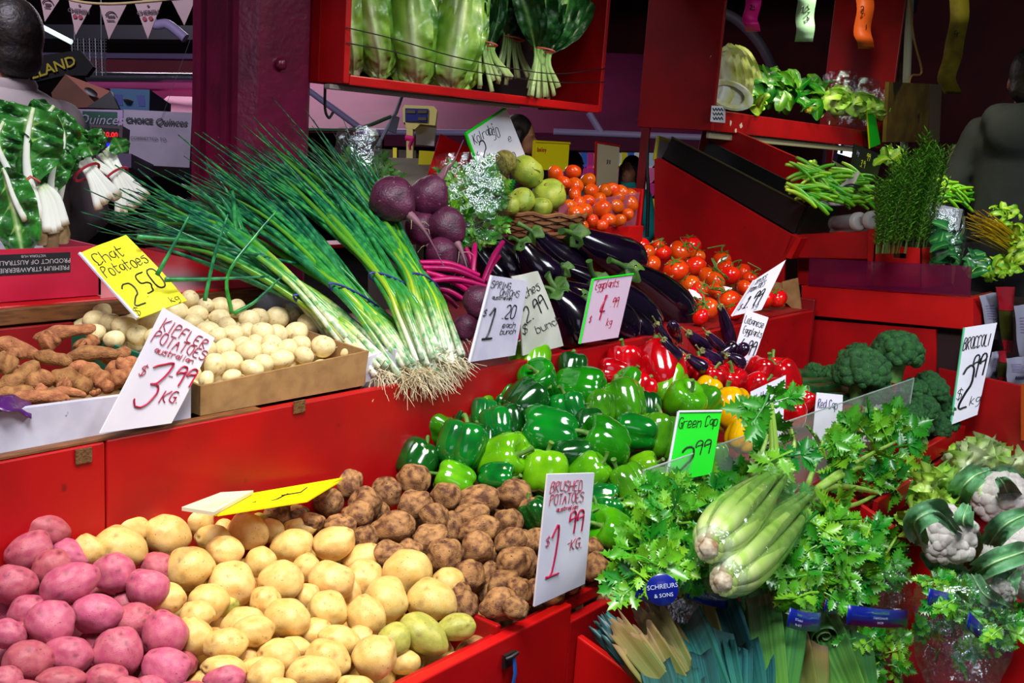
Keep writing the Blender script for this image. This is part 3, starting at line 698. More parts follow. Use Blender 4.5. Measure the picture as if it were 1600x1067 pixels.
CX_ = [calyx_mesh(i) for i in range(3)]; TS = [tstem_mesh(i) for i in range(4)]
h_tom = lambda x, y: 1.11+(y-1.5)*.28
toms = [(1000,385,34,28,0),(1016,414,34,32,0),(1056,422,40,38,1),(1062,393,36,34,2),(1078,384,36,34,0),(1086,416,34,36,0),(1108,433,38,30,2),(1118,440,34,28,3),(1141,430,32,34,2),(1158,403,33,32,1),
 (1160,425,28,26,0),(1172,435,28,22,2),(1164,450,30,24,0),(1105,482,36,34,3),(1138,470,38,36,2),(1094,452,28,24,2),(1196,468,30,28,0),(1214,466,32,30,1),(1128,406,30,28,3),(1133,418,28,26,2),(1090,400,26,24,0),
 (1035,395,28,26,3),(1028,384,24,22,0),(1088,462,30,28,0),(1160,475,30,28,0),(1120,456,30,28,2),(1010,395,28,28,2),(1078,445,34,30,0),(1180,462,30,30,0),(1095,495,30,24,0),(1040,445,34,30,0),(1150,486,30,28,0)]
items = []
for e in toms:
    p = HF(e[0], e[1], h_tom); s = DEP(p)/F; items.append(dict(p=p, r=(e[2]+e[3])/4*s, cy=e[1], s0=s))
relax(items, 60, .05); lab = rowlabels([i['p'] for i in items], 8)
for i, (e, it) in enumerate(zip(toms, items)):
    zd = camdir(R.uniform(-.7, .7), R.uniform(.3, 1), R.uniform(-.2, .7))
    M = axis_frame(it['p'], zd, R.random()*6, it['r']*DEP(it['p'])/F/it['s0']*1.04)
    parts = [('body', TM[i % 4])]
    parts.append(('calyx', CX_[i % 3], [('vine_stem', TS[i % 4])]) if e[4] >= 2 else ('calyx', CX_[i % 3]))
    put('vine_tomato', parts, M, 'ripe vine tomato, %s row back from the red board, %s from its near end' % lab[i], 'tomato', 'vine tomatoes')
lbm = mm(MB().surf(lambda u, v: ((u-.5)*.05, (v-.5)*.022*math.sin(math.pi*max(.06, min(.94, u))), .004*math.cos(u*5)), 10, 4), 'fruit_label', mat('white_sticker', 'f0f0f4', .4))
for k, (x, y, a) in enumerate(((1125, 408, 40), (1128, 452, 3), (1082, 460, -30))):
    v = camdir(0, .5, 1); x_ = camdir(math.cos(math.radians(a)), math.sin(math.radians(a)), 0); y_ = v.cross(x_).normalized()
    tag(ob('paper_tag', lbm, None, None, frame(HF(x, y, h_tom)-FW*.045, x_, y_, x_.cross(y_))), ['white oval paper tag tilted among the vine tomatoes', 'white paper tag lying flat between vine tomatoes', 'small white tag beside the big eggplant tip'][k], 'tag')
tc = thing('tomato_carton', 'brown cardboard carton corner behind the vine tomatoes', 'carton')
panel('side_flap', (3.475, 1.55, 1.06), (3.482, 1.98, 1.16), CARD, tc, .001)
mb = MB().prism([W(1222, 440, X=3.46), W(1246, 434, X=3.46), W(1251, 475, X=3.46), W(1252, 495, X=3.46), W(1225, 470, X=3.46)], (.006, 0, 0)); ob('front_flap', mb.mesh('front_flap', False), CARD, tc)

# ================================================================ eggplants
EGG = mat('eggplant_skin', '07030a', .15, '10051a', 1.2, coat=.5, spec=.5, rand=.2)
EGL = mat('long_eggplant_skin', '150a1c', .16, '2c1236', 1.2, coat=.4, spec=.5, rand=.2)
CAP = mat('eggplant_cap_green', '466e26', .55, '2f5420', 5, bump=.3)
CAPD = mat('eggplant_cap_dry', '8a8a4a', .7, '5c5a30', 8, bump=.4)
def egg_mesh(seed, m, neck=.62, bend=.12):
    rr = random.Random(seed); b = rr.uniform(-bend, bend)
    prof = [(.0, 1.0), (.20, .99), (.28, .95), (.33, .85), (.42*1, .6), (.52, .25), (.60, -.1), (.64, -.4), (.60, -.68), (.46, -.88), (.25, -.97), (0, -1.0)]
    def fn(u, v):
        x = v*(len(prof)-1); i = min(int(x), len(prof)-2); t = x-i; t = t*t*(3-2*t) if False else t
        r = prof[i][0]*(1-t)+prof[i+1][0]*t; z = prof[i][1]*(1-t)+prof[i+1][1]*t; a = 2*math.pi*u
        r *= 1-(1-neck)*max(0, z)*.3
        r *= 1+.03*math.cos(2*a+seed)
        return (r*math.cos(a)*.62+b*(1-z*z)*1.2, r*math.sin(a)*.62, z)
    return mm(MB().surf(fn, 28, 33, True), 'eggplant_body', m)
def cap_mesh(seed, m, r0=.20, slen=.42):
    rr = random.Random(seed); mb = MB(); n = 30
    def fn(u, v):
        a = 2*math.pi*u; k = abs(math.cos(2.5*a+seed)); L = .06+.17*k**1.6
        z = 1.03-v*L*1.1; r = (.03+.175*min(1, v*1.6))+.008
        flare = .03*max(0, v-.7)*k
        return ((r+flare)*math.cos(a), (r+flare)*math.sin(a), z+.04*(1-v))
    mb.surf(fn, n, 5, True)
    q = rr.uniform(-.15, .15)
    mb.tube(cr([(0, 0, 1.02), (q*.4, .02, 1.02+slen*.5), (q*1.3, .05, 1.02+slen)], 4), [.06, .052, .048, .045, .045, .045, .05, .055, .062], 9)
    return mm(mb, 'eggplant_cap', m)
EM = [egg_mesh(i, EGG) for i in range(5)]; EC = [cap_mesh(i, CAP) for i in range(4)]
LE = [egg_mesh(10+i, EGL, .8, .3) for i in range(4)]; LC = [cap_mesh(7+i, CAPD, .2, .5) for i in range(3)]
# photo position of stem end, of blossom end, fullest width, depth of the heap layer (Y at its middle), toward tilt
eggs = [(900,368,995,412,62,1.82,0),(836,366,905,425,48,1.88,0),(815,382,868,440,48,1.80,0),(770,375,815,432,52,1.90,0),(882,420,955,470,40,1.72,.1),(868,450,925,490,70,1.60,.3),
 (868,460,905,535,64,1.53,.2),(985,425,1075,510,56,1.62,0),(1000,440,1085,505,48,1.70,0),(935,440,1020,520,56,1.56,.1),(955,400,1000,440,44,1.86,0),(860,352,900,390,36,1.98,0),(905,470,985,530,60,1.53,.1),
 (742,385,790,440,40,1.92,0),(960,470,1010,530,46,1.52,0)]
for i, (xa, ya, xb, yb, wd, Y, tw) in enumerate(eggs):
    a, b = W(xa, ya, Y=Y+.03), W(xb, yb, Y=Y-.03); c = (a+b)/2; s = DEP(c)/F; hl = (a-b).length/2
    hl *= 1.10; wr = wd/2*s/(.64*.62)*1.22
    M = axis_frame(c, (a-b)+(CAM-c).normalized()*tw*hl, i*1.3, 1) @ Matrix.Diagonal((wr, wr, hl, 1))
    d = ['largest glossy purple eggplant lying on top of the heap', 'slim dark eggplant beside the largest one', 'dark eggplant lying next to the stems of beetroot', 'eggplant tucked against the bunched beetroot leaves',
         'eggplant with a splayed green cap in the middle of the heap', 'stubby round eggplant behind the lilac price card', 'eggplant with a scarred side behind the white price card', 'long eggplant pointing down over the bin edge',
         'eggplant lying along the vine tomatoes', 'eggplant resting on the red board past the lilac card', 'eggplant wedged under the largest one', 'small eggplant at the back near the kohlrabi basket',
         'eggplant with its flank showing just behind the lilac card', 'eggplant at the back by the celery bag', 'short eggplant low down by the board'][i]
    put('eggplant', [('body', EM[i % 5]), ('cap', EC[i % 4])], M, d, 'eggplant', 'eggplants')
leb = [(1026,505,1046,545,20),(1125,478,1143,540,22),(1075,520,1108,548,24),(1052,540,1082,566,24),(1062,532,1050,505,20),(1120,560,1150,540,24),(1095,548,1125,570,24),(1105,520,1130,545,18),(1036,530,1062,560,22),(1150,560,1165,540,20),(1078,560,1100,575,22),(1135,555,1160,575,22)]
for i, (xa, ya, xb, yb, wd) in enumerate(leb):
    Y = 1.40-.012*i if i != 1 else 1.42
    a, b = W(xa, ya, Y=Y+.02), W(xb, yb, Y=Y-.01); c = (a+b)/2; s = DEP(c)/F; hl = (a-b).length/2*1.05; wr = wd/2*s/(.64*.62)
    M = axis_frame(c, a-b, i, 1) @ Matrix.Diagonal((wr, wr, max(hl, wr*.7), 1))
    put('lebanese_eggplant', [('body', LE[i % 4]), ('cap', LC[i % 3])], M, ['slender eggplant under the long glossy one', 'slender eggplant standing upright by the narrow price card', 'slender eggplant lying below the tomato board', 'slender eggplant touching the big red capsicum',
        'slender eggplant with its dry cap up', 'slender eggplant lying at the foot of the narrow card', 'slender eggplant above the red capsicums', 'short slender eggplant behind the upright one', 'slender eggplant beside the red bin corner',
        'slender eggplant behind the narrow card', 'slender eggplant squeezed between red capsicums', 'slender eggplant low beside the narrow card'][i], 'eggplant', 'small slender eggplants')

# ================================================================ beetroot
BEET = mat('beetroot_skin', '5a1c3c', .45, '3a1228', 2, lo=.35, hi=.7, bump=.4, bscale=12, rand=.1, spots=('7a6068', 7, .68))
STALK = mat('magenta_stalk', 'b8085c', .35, '8c0648', 4)
ROOT = mat('beet_root', '8a5c68', .6, '6a3a4c', 8)
def beet_mesh(seed):
    rr = random.Random(seed); o = Vector((rr.random()*30, 0, 0))
    def fn(u, v):
        a = 2*math.pi*u; t = v*math.pi; r = math.sin(t)**.9; z = math.cos(t)
        d = Vector((math.cos(a)*r, math.sin(a)*r, z)); k = 1+.10*noise.noise(d*1.2+o)+.03*noise.noise(d*4+o)
        if z < -.7: z -= (-.7-z)*.8
        return (r*k*math.cos(a), r*k*math.sin(a), z*k*.95)
    return mm(MB().surf(fn, 28, 20, True), 'beetroot_bulb', BEET)
BM = [beet_mesh(i) for i in range(4)]
#         px py  d   Y   root direction (deg) and length px
beets = [(612,312,72,1.78,-42,85),(670,308,62,1.80,55,70),(698,352,60,1.74,-60,50),(660,355,56,1.80,-70,30),(690,395,50,1.72,-50,55),(748,470,52,1.52,-100,10),(728,510,40,1.52,-100,8),(720,410,46,1.74,-60,20)]
for i, (x, y, d, Y, ra, rl) in enumerate(beets):
    p = W(x, y, Y=Y); s = DEP(p)/F; r = d/2*s; a = math.radians(ra)
    t = thing('beetroot', ['largest purple beetroot beside the spring onion leaves', 'beetroot with a long thin root pointing up', 'beetroot hanging below the upper pair with stringy roots', 'beetroot shaded between the others',
        'low beetroot above the magenta stalks', 'beetroot behind the white spring onion card', 'small beetroot at the foot of the white card', 'beetroot half hidden next to the eggplants'][i], 'beetroot', group='bunched beetroot', M=Matrix.Translation(p))
    rd = camdir(math.cos(a), math.sin(a), .35)
    ob('bulb', BM[i % 4], None, t, axis_frame((0, 0, 0), -rd, i, r))
    L_ = rl*s; e = rd*r*1.05
    pts = cr([rd*r*.9, e+rd*L_*.3, e+rd*L_*.6+Vector((0, 0, -.1*L_)), e+rd*L_+Vector((0, 0, -.35*L_ if ra < 0 else .05*L_))], 4)
    mb = MB().tube(pts, [max(.0012, r*.26*(1-k/(len(pts)-1))**1.5) for k in range(len(pts))], 8); rto = mb.build('root', ROOT, t)
    for k in range(3):
        q = e+rd*L_*(.1+.2*k); dd = camdir(R.uniform(-1, 1), R.uniform(-1, .2), .3)*.03
        MB().tube([q*.95, q+dd*.6, q+dd+Vector((0, 0, -.012))], [.0012, .0008, .0004], 5).build('rootlet', mat('pale_rootlet', 'b09a80', .7), rto)
# bunched magenta stalks
bs = thing('beetroot_stalks', 'bunch of magenta beetroot stalks beside the spring onions', 'stalks')
st = [(660,440,760,448),(665,425,750,470),(660,418,755,440),(662,448,735,475),(665,432,752,456),(655,410,748,430),(742,382,738,440),(728,388,745,445),(786,378,752,445),(780,400,758,440),(668,455,715,480)]
for i, (xa, ya, xb, yb) in enumerate(st):
    Y = 1.60+.006*i; a, b = W(xa, ya, Y=Y+.05), W(xb, yb, Y=Y); m_ = (a+b)/2+Vector((0, 0, .012))
    MB().tube(cr([a, m_, b], 5), [.006, .0065, .007, .0075, .008, .0075, .007, .007, .0065, .006, .006], 8).build('stalk', STALK, bs)

# ================================================================ kohlrabi in a basket, bullet tomatoes in their box
KOH = mat('kohlrabi_skin', 'a8b03a', .45, '6c8a2c', 1.4, lo=.3, hi=.7, bump=.3, bscale=8, rand=.12, spots=('6a6030', 5, .70))
CEL = mat('celeriac_skin', '8a8030', .7, '5c5420', 4, bump=.9, bscale=8)
def koh_mesh(seed, m, name='kohlrabi_body'):
    rr = random.Random(seed); o = Vector((rr.random()*30, 0, 0))
    def fn(u, v):
        a = 2*math.pi*u; t = v*math.pi; r = math.sin(t)**.85; z = math.cos(t)*.85
        k = 1+.07*noise.noise(Vector((math.cos(a)*r, math.sin(a)*r, z))*1.4+o)
        z -= .12*math.exp(-(r/.22)**2)*(1 if z > 0 else -1)
        return (r*k*math.cos(a), r*k*math.sin(a), z*k)
    return mm(MB().surf(fn, 26, 18, True), name, m)
def leafscar(m):
    mb = MB()
    for k in range(5):
        a = k*2.4; z = .55-.2*k*.6; r = math.sqrt(max(.05, 1-(z/.85)**2))*1.0
        mb.tube([(r*math.cos(a+q)*1.01, r*math.sin(a+q)*1.01, z+.05*math.sin(q*8)) for q in np.linspace(-.35, .35, 7)], .035, 6)
    mb.lathe([(0, .80), (.12, .79), (.16, .74), (.2, .68)], 10)
    return mm(mb, 'leaf_scar', mat('kohlrabi_scar', '8a8a3c', .7, '6c6a30', 6))
KO = [koh_mesh(i, KOH) for i in range(3)]; KS = leafscar(None); CE = koh_mesh(9, CEL, 'celeriac_body')
koh = [(772,290,46,44),(824,268,56,52),(858,304,62,46),(815,314,48,40),(785,255,46,44),(845,325,40,34),(795,320,40,36)]
for i, (x, y, w_, h_) in enumerate(koh):
    Y = 2.12-.03*(y-255)/20; p = W(x, y, Y=Y); s = DEP(p)/F
    M = axis_frame(p, camdir(R.uniform(-.6, .6), R.uniform(.2, 1), R.uniform(-.2, .8)), i, (w_+h_)/4*s)
    parts = [('body', CE)] if i == 4 else [('body', KO[i % 3]), ('leaf_scar', KS)]
    put('celeriac' if i == 4 else 'kohlrabi', parts, M, ['yellow-green kohlrabi next to the celery bag', 'largest pale kohlrabi at the back of the basket', 'oval kohlrabi leaning on the bullet tomato box', 'kohlrabi with a corky scar at the basket rim',
        'rough yellowish celeriac under the white kohlrabi card', 'kohlrabi low beneath the oval one', 'kohlrabi deep in the wicker basket'][i], 'celeriac' if i == 4 else 'kohlrabi', None if i == 4 else 'kohlrabi in the basket')
bk = thing('wicker_basket', 'shallow brown wicker basket under the kohlrabi', 'basket')
pc = W(835, 338, Y=2.06)
WICK = mat('wicker', '8a5a34', .7, '6a4022', 20)
for k in range(7):
    z = -.05+k*.011; r = .14+k*.006
    MB().tube([pc+Vector((r*math.cos(a), r*math.sin(a)*.9, z+.004*math.sin(a*12+k*math.pi))) for a in np.linspace(0, 2*math.pi, 60)], .007, 6, cap=False).build('wicker_strand', WICK, bk)
MB().lathe([(0, -.058), (.145, -.055)], 24, Matrix.Translation(pc)).build('basket_base', WICK, bk)
bt = [(868,272,26,26),(895,268,24,22),(918,283,26,24),(896,292,34,26),(924,298,26,22),(945,298,28,20),(955,296,26,20),(970,300,26,20),(898,303,24,18),(912,330,26,24),(940,326,24,30),(962,322,22,24),(950,344,22,22),(925,345,22,22),(900,334,24,30),(984,318,24,28),(968,344,20,20),
 (880,285,22,20),(935,312,24,22),(985,305,22,20),(905,318,24,24),(870,258,20,18),(965,310,22,20),(918,314,22,20),(890,322,22,24),(980,335,20,22),(910,352,20,18),(940,352,20,18)]
items = []
for e in bt:
    p = W(e[0], e[1], Y=2.12-.0018*(e[1]-260)); s = DEP(p)/F; items.append(dict(p=p, r=(e[2]+e[3])/4*s, cy=e[1], s0=s))
relax(items, 40, .05); lab = rowlabels([i['p'] for i in items], 7)
for i, (e, it) in enumerate(zip(bt, items)):
    if i == 21: continue
    M = axis_frame(it['p'], camdir(R.uniform(-1, 1), R.uniform(-.3, .6), R.uniform(-.3, 1)), i, it['r']*.95)
    put('bullet_tomato', [('body', BT[i % 3])], M, 'orange-red oval tomato, %s row behind the smoky sheet, %s from its near end' % lab[i], 'tomato', 'oval tomatoes')
bb = thing('oval_tomato_box', 'red box with a smoky acrylic front holding oval tomatoes', 'display box')
YT = 2.0
a, b, c_, d_ = W(872, 362, Y=YT), W(1002, 352, Y=YT), W(1002, 372, Y=YT), W(850, 400, Y=YT)
panel('front_board', (W(825, 380, Y=YT).x, YT-.012, 1.05), (b.x, YT, b.z), REDL, bb)
panel('end_board', (b.x-.012, YT, 1.05), (b.x, 2.18, b.z+.13), REDL, bb)
panel('bottom_board', (W(825, 380, Y=YT).x, YT, b.z-.06), (b.x-.014, 2.18, b.z-.045), REDD, bb)
mb = MB().prism([W(874, 320, Y=YT+.006), W(1000, 300, Y=YT+.006), W(993, 353, Y=YT+.006), W(872, 362, Y=YT+.006)], (0, .003, 0)); ob('acrylic_front', mb.mesh('acrylic_front', False), ACRYLR, bb)

# ================================================================ broccoli, cucumbers
BRO = mat('broccoli_floret', '2a6a2a', .7, '124420', 5, lo=.35, hi=.65, bump=1, bscale=30, rand=.15, spots=('6a8a1c', 12, .69))
BROS = mat('broccoli_stalk', '6a9a4a', .6, '4a7a38', 4)
def floret_mesh(seed, m, nl=80, rads=(.17, .25), name='floret'):
    rr = random.Random(seed); mb = MB()
    for k in range(nl):
        z = 1-(k+.5)/nl*1.25; q = math.sqrt(max(0, 1-z*z)); a = k*2.39996+rr.uniform(-.2, .2)
        d = Vector((q*math.cos(a), q*math.sin(a), z*.85)); rad = rr.uniform(*rads); o = Vector((rr.random()*40, 0, 0))
        M = Matrix.Translation(d*(.72+.12*noise.noise(d*2.2+Vector((seed, 0, 0)))))
        def fn(u, v, rad=rad, o=o):
            t = v*math.pi; a2 = 2*math.pi*u; e = Vector((math.sin(t)*math.cos(a2), math.sin(t)*math.sin(a2), math.cos(t)))
            return e*rad*(1+.16*noise.noise(e*4.5+o)+.10*noise.noise(e*9+o))
        mb.surf(fn, 11, 7, True, M)
    return mm(mb, name, m)
def stub_mesh(m): return mm(MB().tube(cr([(0, 0, .3), (0, 0, -.3), (.03, 0, -1.0)], 4), [.6, .5, .42, .38, .36, .35, .35, .36, .37], 12), 'stalk', m)
BF = [floret_mesh(i, BRO) for i in range(3)]; BS = stub_mesh(BROS)
bro = [(1403,552,84,1.06,0),(1345,582,92,1.10,0),(1385,556,60,1.11,0),(1340,555,46,1.22,0),(1455,612,60,.985,0),(1442,640,54,.97,0),(1480,640,52,.95,0),(1465,668,46,.945,0),(1425,612,50,1.02,0),(1300,588,44,1.28,0),(1450,598,44,1.0,0),(1478,665,44,.945,0),(1437,672,44,.95,0),(1370,612,54,1.05,0),(1272,582,36,1.32,0),(1320,585,44,1.2,0),(1425,650,46,.98,0)]
for i, (x, y, d, Y, _) in enumerate(bro):
    p = W(x, y, Y=Y); s = DEP(p)/F; r = d/2*s*1.05
    M = axis_frame(p, camdir(R.uniform(-.4, .4), .9, R.uniform(.1, .6)), i, r)
    put('broccoli', [('floret_crown', BF[i % 3]), ('stalk', BS)], M, ['tallest broccoli head at the top of the pile', 'broad yellow-flecked broccoli head next to the cucumbers', 'broccoli head squeezed behind the broad one', 'small broccoli head at the back by the red panel',
        'broccoli head beside the acrylic sheet corner', 'broccoli head low behind the acrylic sheet', 'broccoli head next to the tall price card', 'little broccoli head at the bin edge by the card', 'broccoli head below the tallest one', 'flat broccoli head behind the cucumbers',
        'broccoli head under the blue-green leaf', 'broccoli head touching the foot of the tall card', 'broccoli head at the front board', 'broccoli head half seen through the acrylic sheet', 'broccoli head behind the first cucumber', 'small broccoli head between cucumbers and broad head', 'broccoli head behind the sheet near the front board'][i], 'broccoli', 'broccoli')
CUK = mat('cucumber_skin', '1f5228', .3, '143c1e', 3, coat=.3, bump=.3, bscale=40, rand=.15, spots=('3a5c2c', 20, .68))
def cuke_mesh():
    prof = [(0, -1), (.07, -.985), (.115, -.95), (.13, -.85), (.135, -.4), (.14, .2), (.13, .75), (.11, .92), (.06, .98), (0, 1)]
    return mm(MB().lathe(prof, 18, wob=lambda a, v: 1+.02*math.cos(6*a)), 'cucumber_body', CUK)
CUM = cuke_mesh()
tipm = mm(MB().lathe([(0, 1.02), (.04, 1.015), (.05, .99), (.055, .965)], 10), 'cucumber_tip', BROS)
for i, (xa, ya, xb, yb, wd, Y) in enumerate([(1232,585,1290,592,24,1.34),(1252,612,1355,610,26,1.22),(1250,625,1345,622,22,1.16),(1240,600,1330,600,22,1.28)]):
    a, b = W(xa, ya, Y=Y), W(xb, yb, Y=Y-.03); c = (a+b)/2; hl = (a-b).length/2; s = DEP(c)/F; wr = wd/2*s/.14
    put('cucumber', [('body', CUM), ('tip', tipm)], axis_frame(c, b-a, i, 1) @ Matrix.Diagonal((wr, wr, hl, 1)), ['short dark cucumber at the back of the pile', 'top cucumber with a white ring, lying across', 'cucumber lying lowest beside the small card', 'cucumber under the top one near the broccoli'][i], 'cucumber', 'cucumbers')
ring = MB().tube([W(1331, 604, Y=1.19)+camdir(math.cos(a), math.sin(a)*.45)*.028 for a in np.linspace(0, 6.283, 24)], .003, 6, cap=False)
tag(ring.build('plastic_ring', PAPER), 'thin white plastic ring lying on a cucumber', 'ring')
# acrylic sheets along the front of the bins
ac = thing('acrylic_divider', 'clear acrylic sheet standing between capsicums and celery', 'divider')
mb = MB().prism([W(1006, 735, Y=YF+.004), W(1428, 591, Y=YF+.004), W(1412, 690, Y=YF+.004), W(995, 880, Y=YF+.004)], (0, .003, 0)); ob('sheet', mb.mesh('sheet', False), ACRYL, ac)
mb = MB().tube([W(1006, 735, Y=YF+.0055), W(1428, 591, Y=YF+.0055)], .0022, 6); mb.tube([W(1428, 591, Y=YF+.0055), W(1412, 690, Y=YF+.0055)], .0022, 6); mb.tube([W(1006, 735, Y=YF+.0055), W(995, 880, Y=YF+.0055)], .0022, 6)
mb.build('polished_edge', mat('acrylic_edge', 'b8c8c0', .2, alpha=.6), ac)
# ================================================================ leafy produce: helpers
def matt(name, stops, rough=.45, nscale=0, ncol=None, bump=0, bscale=60, rand=.1, hue=0, coat=0, stretch=None, trans=0, stripes=0):
    """material that follows the thing's own length: attribute t from base (0) to tip (1)"""
    if name in MATS: return MATS[name]
    m = bpy.data.materials.new(name); m.use_nodes = True; nt = m.node_tree; N = nt.nodes; L = nt.links
    b = N['Principled BSDF']; b.inputs['Roughness'].default_value = rough; b.inputs['Coat Weight'].default_value = coat
    at = N.new('ShaderNodeAttribute'); at.attribute_name = 't'
    rp = N.new('ShaderNodeValToRGB'); L.new(at.outputs['Fac'], rp.inputs[0])
    while len(rp.color_ramp.elements) < len(stops): rp.color_ramp.elements.new(.5)
    for e, (p, c) in zip(rp.color_ramp.elements, stops): e.position = p
    for e, (p, c) in zip(rp.color_ramp.elements, stops): e.color = (*lin(c), 1)
    out = rp.outputs[0]
    tc = N.new('ShaderNodeTexCoord'); oi = N.new('ShaderNodeObjectInfo')
    if ncol:
        t = N.new('ShaderNodeTexNoise'); t.inputs['Scale'].default_value = nscale; t.inputs['Detail'].default_value = 5
        v = N.new('ShaderNodeVectorMath'); v.operation = 'MULTIPLY'; v.inputs[1].default_value = stretch or (1, 1, 1)
        if stripes:
            a2 = N.new('ShaderNodeAttribute'); a2.attribute_name = 's'; cb_ = N.new('ShaderNodeCombineXYZ'); L.new(a2.outputs['Fac'], cb_.inputs[0]); L.new(cb_.outputs[0], v.inputs[0]); t.inputs['Scale'].default_value = 7; t.inputs['Detail'].default_value = 3
            bq = N.new('ShaderNodeBump'); bq.inputs['Strength'].default_value = .2; bq.inputs['Distance'].default_value = .003; L.new(t.outputs[0], bq.inputs['Height']); L.new(bq.outputs[0], b.inputs['Normal'])
        else: L.new(tc.outputs['Object'], v.inputs[0])
        L.new(v.outputs[0], t.inputs['Vector'])
        r = N.new('ShaderNodeMapRange'); r.inputs[1].default_value = .42; r.inputs[2].default_value = .68; L.new(t.outputs[0], r.inputs[0])
        x = N.new('ShaderNodeMix'); x.data_type = 'RGBA'; L.new(r.outputs[0], x.inputs[0]); L.new(out, x.inputs[6]); x.inputs[7].default_value = (*lin(ncol), 1); out = x.outputs[2]
    h = N.new('ShaderNodeHueSaturation'); L.new(out, h.inputs['Color'])
    r = N.new('ShaderNodeMapRange'); r.inputs[3].default_value = 1-rand; r.inputs[4].default_value = 1+rand; L.new(oi.outputs['Random'], r.inputs[0]); L.new(r.outputs[0], h.inputs['Value'])
    r = N.new('ShaderNodeMapRange'); r.inputs[3].default_value = .5+hue; r.inputs[4].default_value = .5-hue; L.new(oi.outputs['Random'], r.inputs[0]); L.new(r.outputs[0], h.inputs['Hue'])
    L.new(h.outputs[0], b.inputs['Base Color'])
    if trans:
        b.inputs['Subsurface Weight'].default_value = trans; b.inputs['Subsurface Radius'].default_value = (.004, .008, .002)
    if bump:
        t = N.new('ShaderNodeTexNoise'); t.inputs['Scale'].default_value = bscale; L.new(tc.outputs['Object'], t.inputs['Vector'])
        bp = N.new('ShaderNodeBump'); bp.inputs['Strength'].default_value = bump; bp.inputs['Distance'].default_value = .004; L.new(t.outputs[0], bp.inputs['Height']); L.new(bp.outputs[0], b.inputs['Normal'])
    MATS[name] = m; return m
def amesh(mb, ts, name, m, smooth=True):
    me = mb.mesh(name, False)
    a = me.attributes.new('t', 'FLOAT', 'POINT'); a.data.foreach_set('value', [float(x) for x in ts])
    if smooth: me.polygons.foreach_set('use_smooth', [True]*len(me.polygons))
    me.materials.append(m); return me
def stalk_mesh(pts, rad, name, m, n=7, flat=1.0, ts=None):
    mb = MB().tube(pts, rad, n, flat); k = len(pts)
    return amesh(mb, [(ts[i] if ts else i/(k-1)) for i in range(k) for _ in range(n)], name, m)
def blade_mesh(path, wid, nrm, name, m, nw=8, ruffle=.0, rfreq=5, cup=.0, seed=0, rib=.0, tooth=0, crinkle=0, tl=0, vein=0):
    """leaf blade along a path; t is 0 on the midrib and 1 on the margin"""
    rr = random.Random(seed); ph = rr.random()*6; P = [Vector(p) for p in path]; k = len(P); V = []; T = []; Fc = []; N_ = Vector(nrm).normalized()
    for i in range(k):
        t = (P[min(i+1, k-1)]-P[max(i-1, 0)]).normalized(); s = t.cross(N_).normalized(); n2 = s.cross(t).normalized()
        w_ = wid[i] if hasattr(wid, '__len__') else wid
        for j in range(-nw, nw+1):
            x = j/nw; e = abs(x)
            d = s*(w_*x)+n2*(cup*w_*e*e+ruffle*w_*e*e*math.sin(i/(k-1)*rfreq*5+ph+(1.7 if x > 0 else 0))+ruffle*.5*w_*e*math.sin(i/(k-1)*rfreq*11+x*4+ph))
            if rib and e < .16: d += n2*rib*(1-e/.16)
            if tooth and e > .95: d += s*(w_*tooth*(1 if i % 2 else -1)*(1 if x > 0 else -1))
            if crinkle: d += n2*(crinkle*min(1, e*4)*noise.noise((P[i]+d)*95+Vector((seed, 0, 0))))+n2*(crinkle*1.6*e*noise.noise((P[i]+d)*38+Vector((0, seed, 0))))
            V.append(P[i]+d); T.append(e*(1-tl+tl*i/(k-1)) if tl else (min(e, .07+.05*e) if vein and .05 < e < .8 and (i-int(e*7)) % vein == 0 else e))
    q = 2*nw+1
    for i in range(k-1):
        for j in range(q-1): Fc.append((i*q+j, i*q+j+1, (i+1)*q+j+1, (i+1)*q+j))
    mb = MB(); mb.add(V, Fc); return amesh(mb, T, name, m)
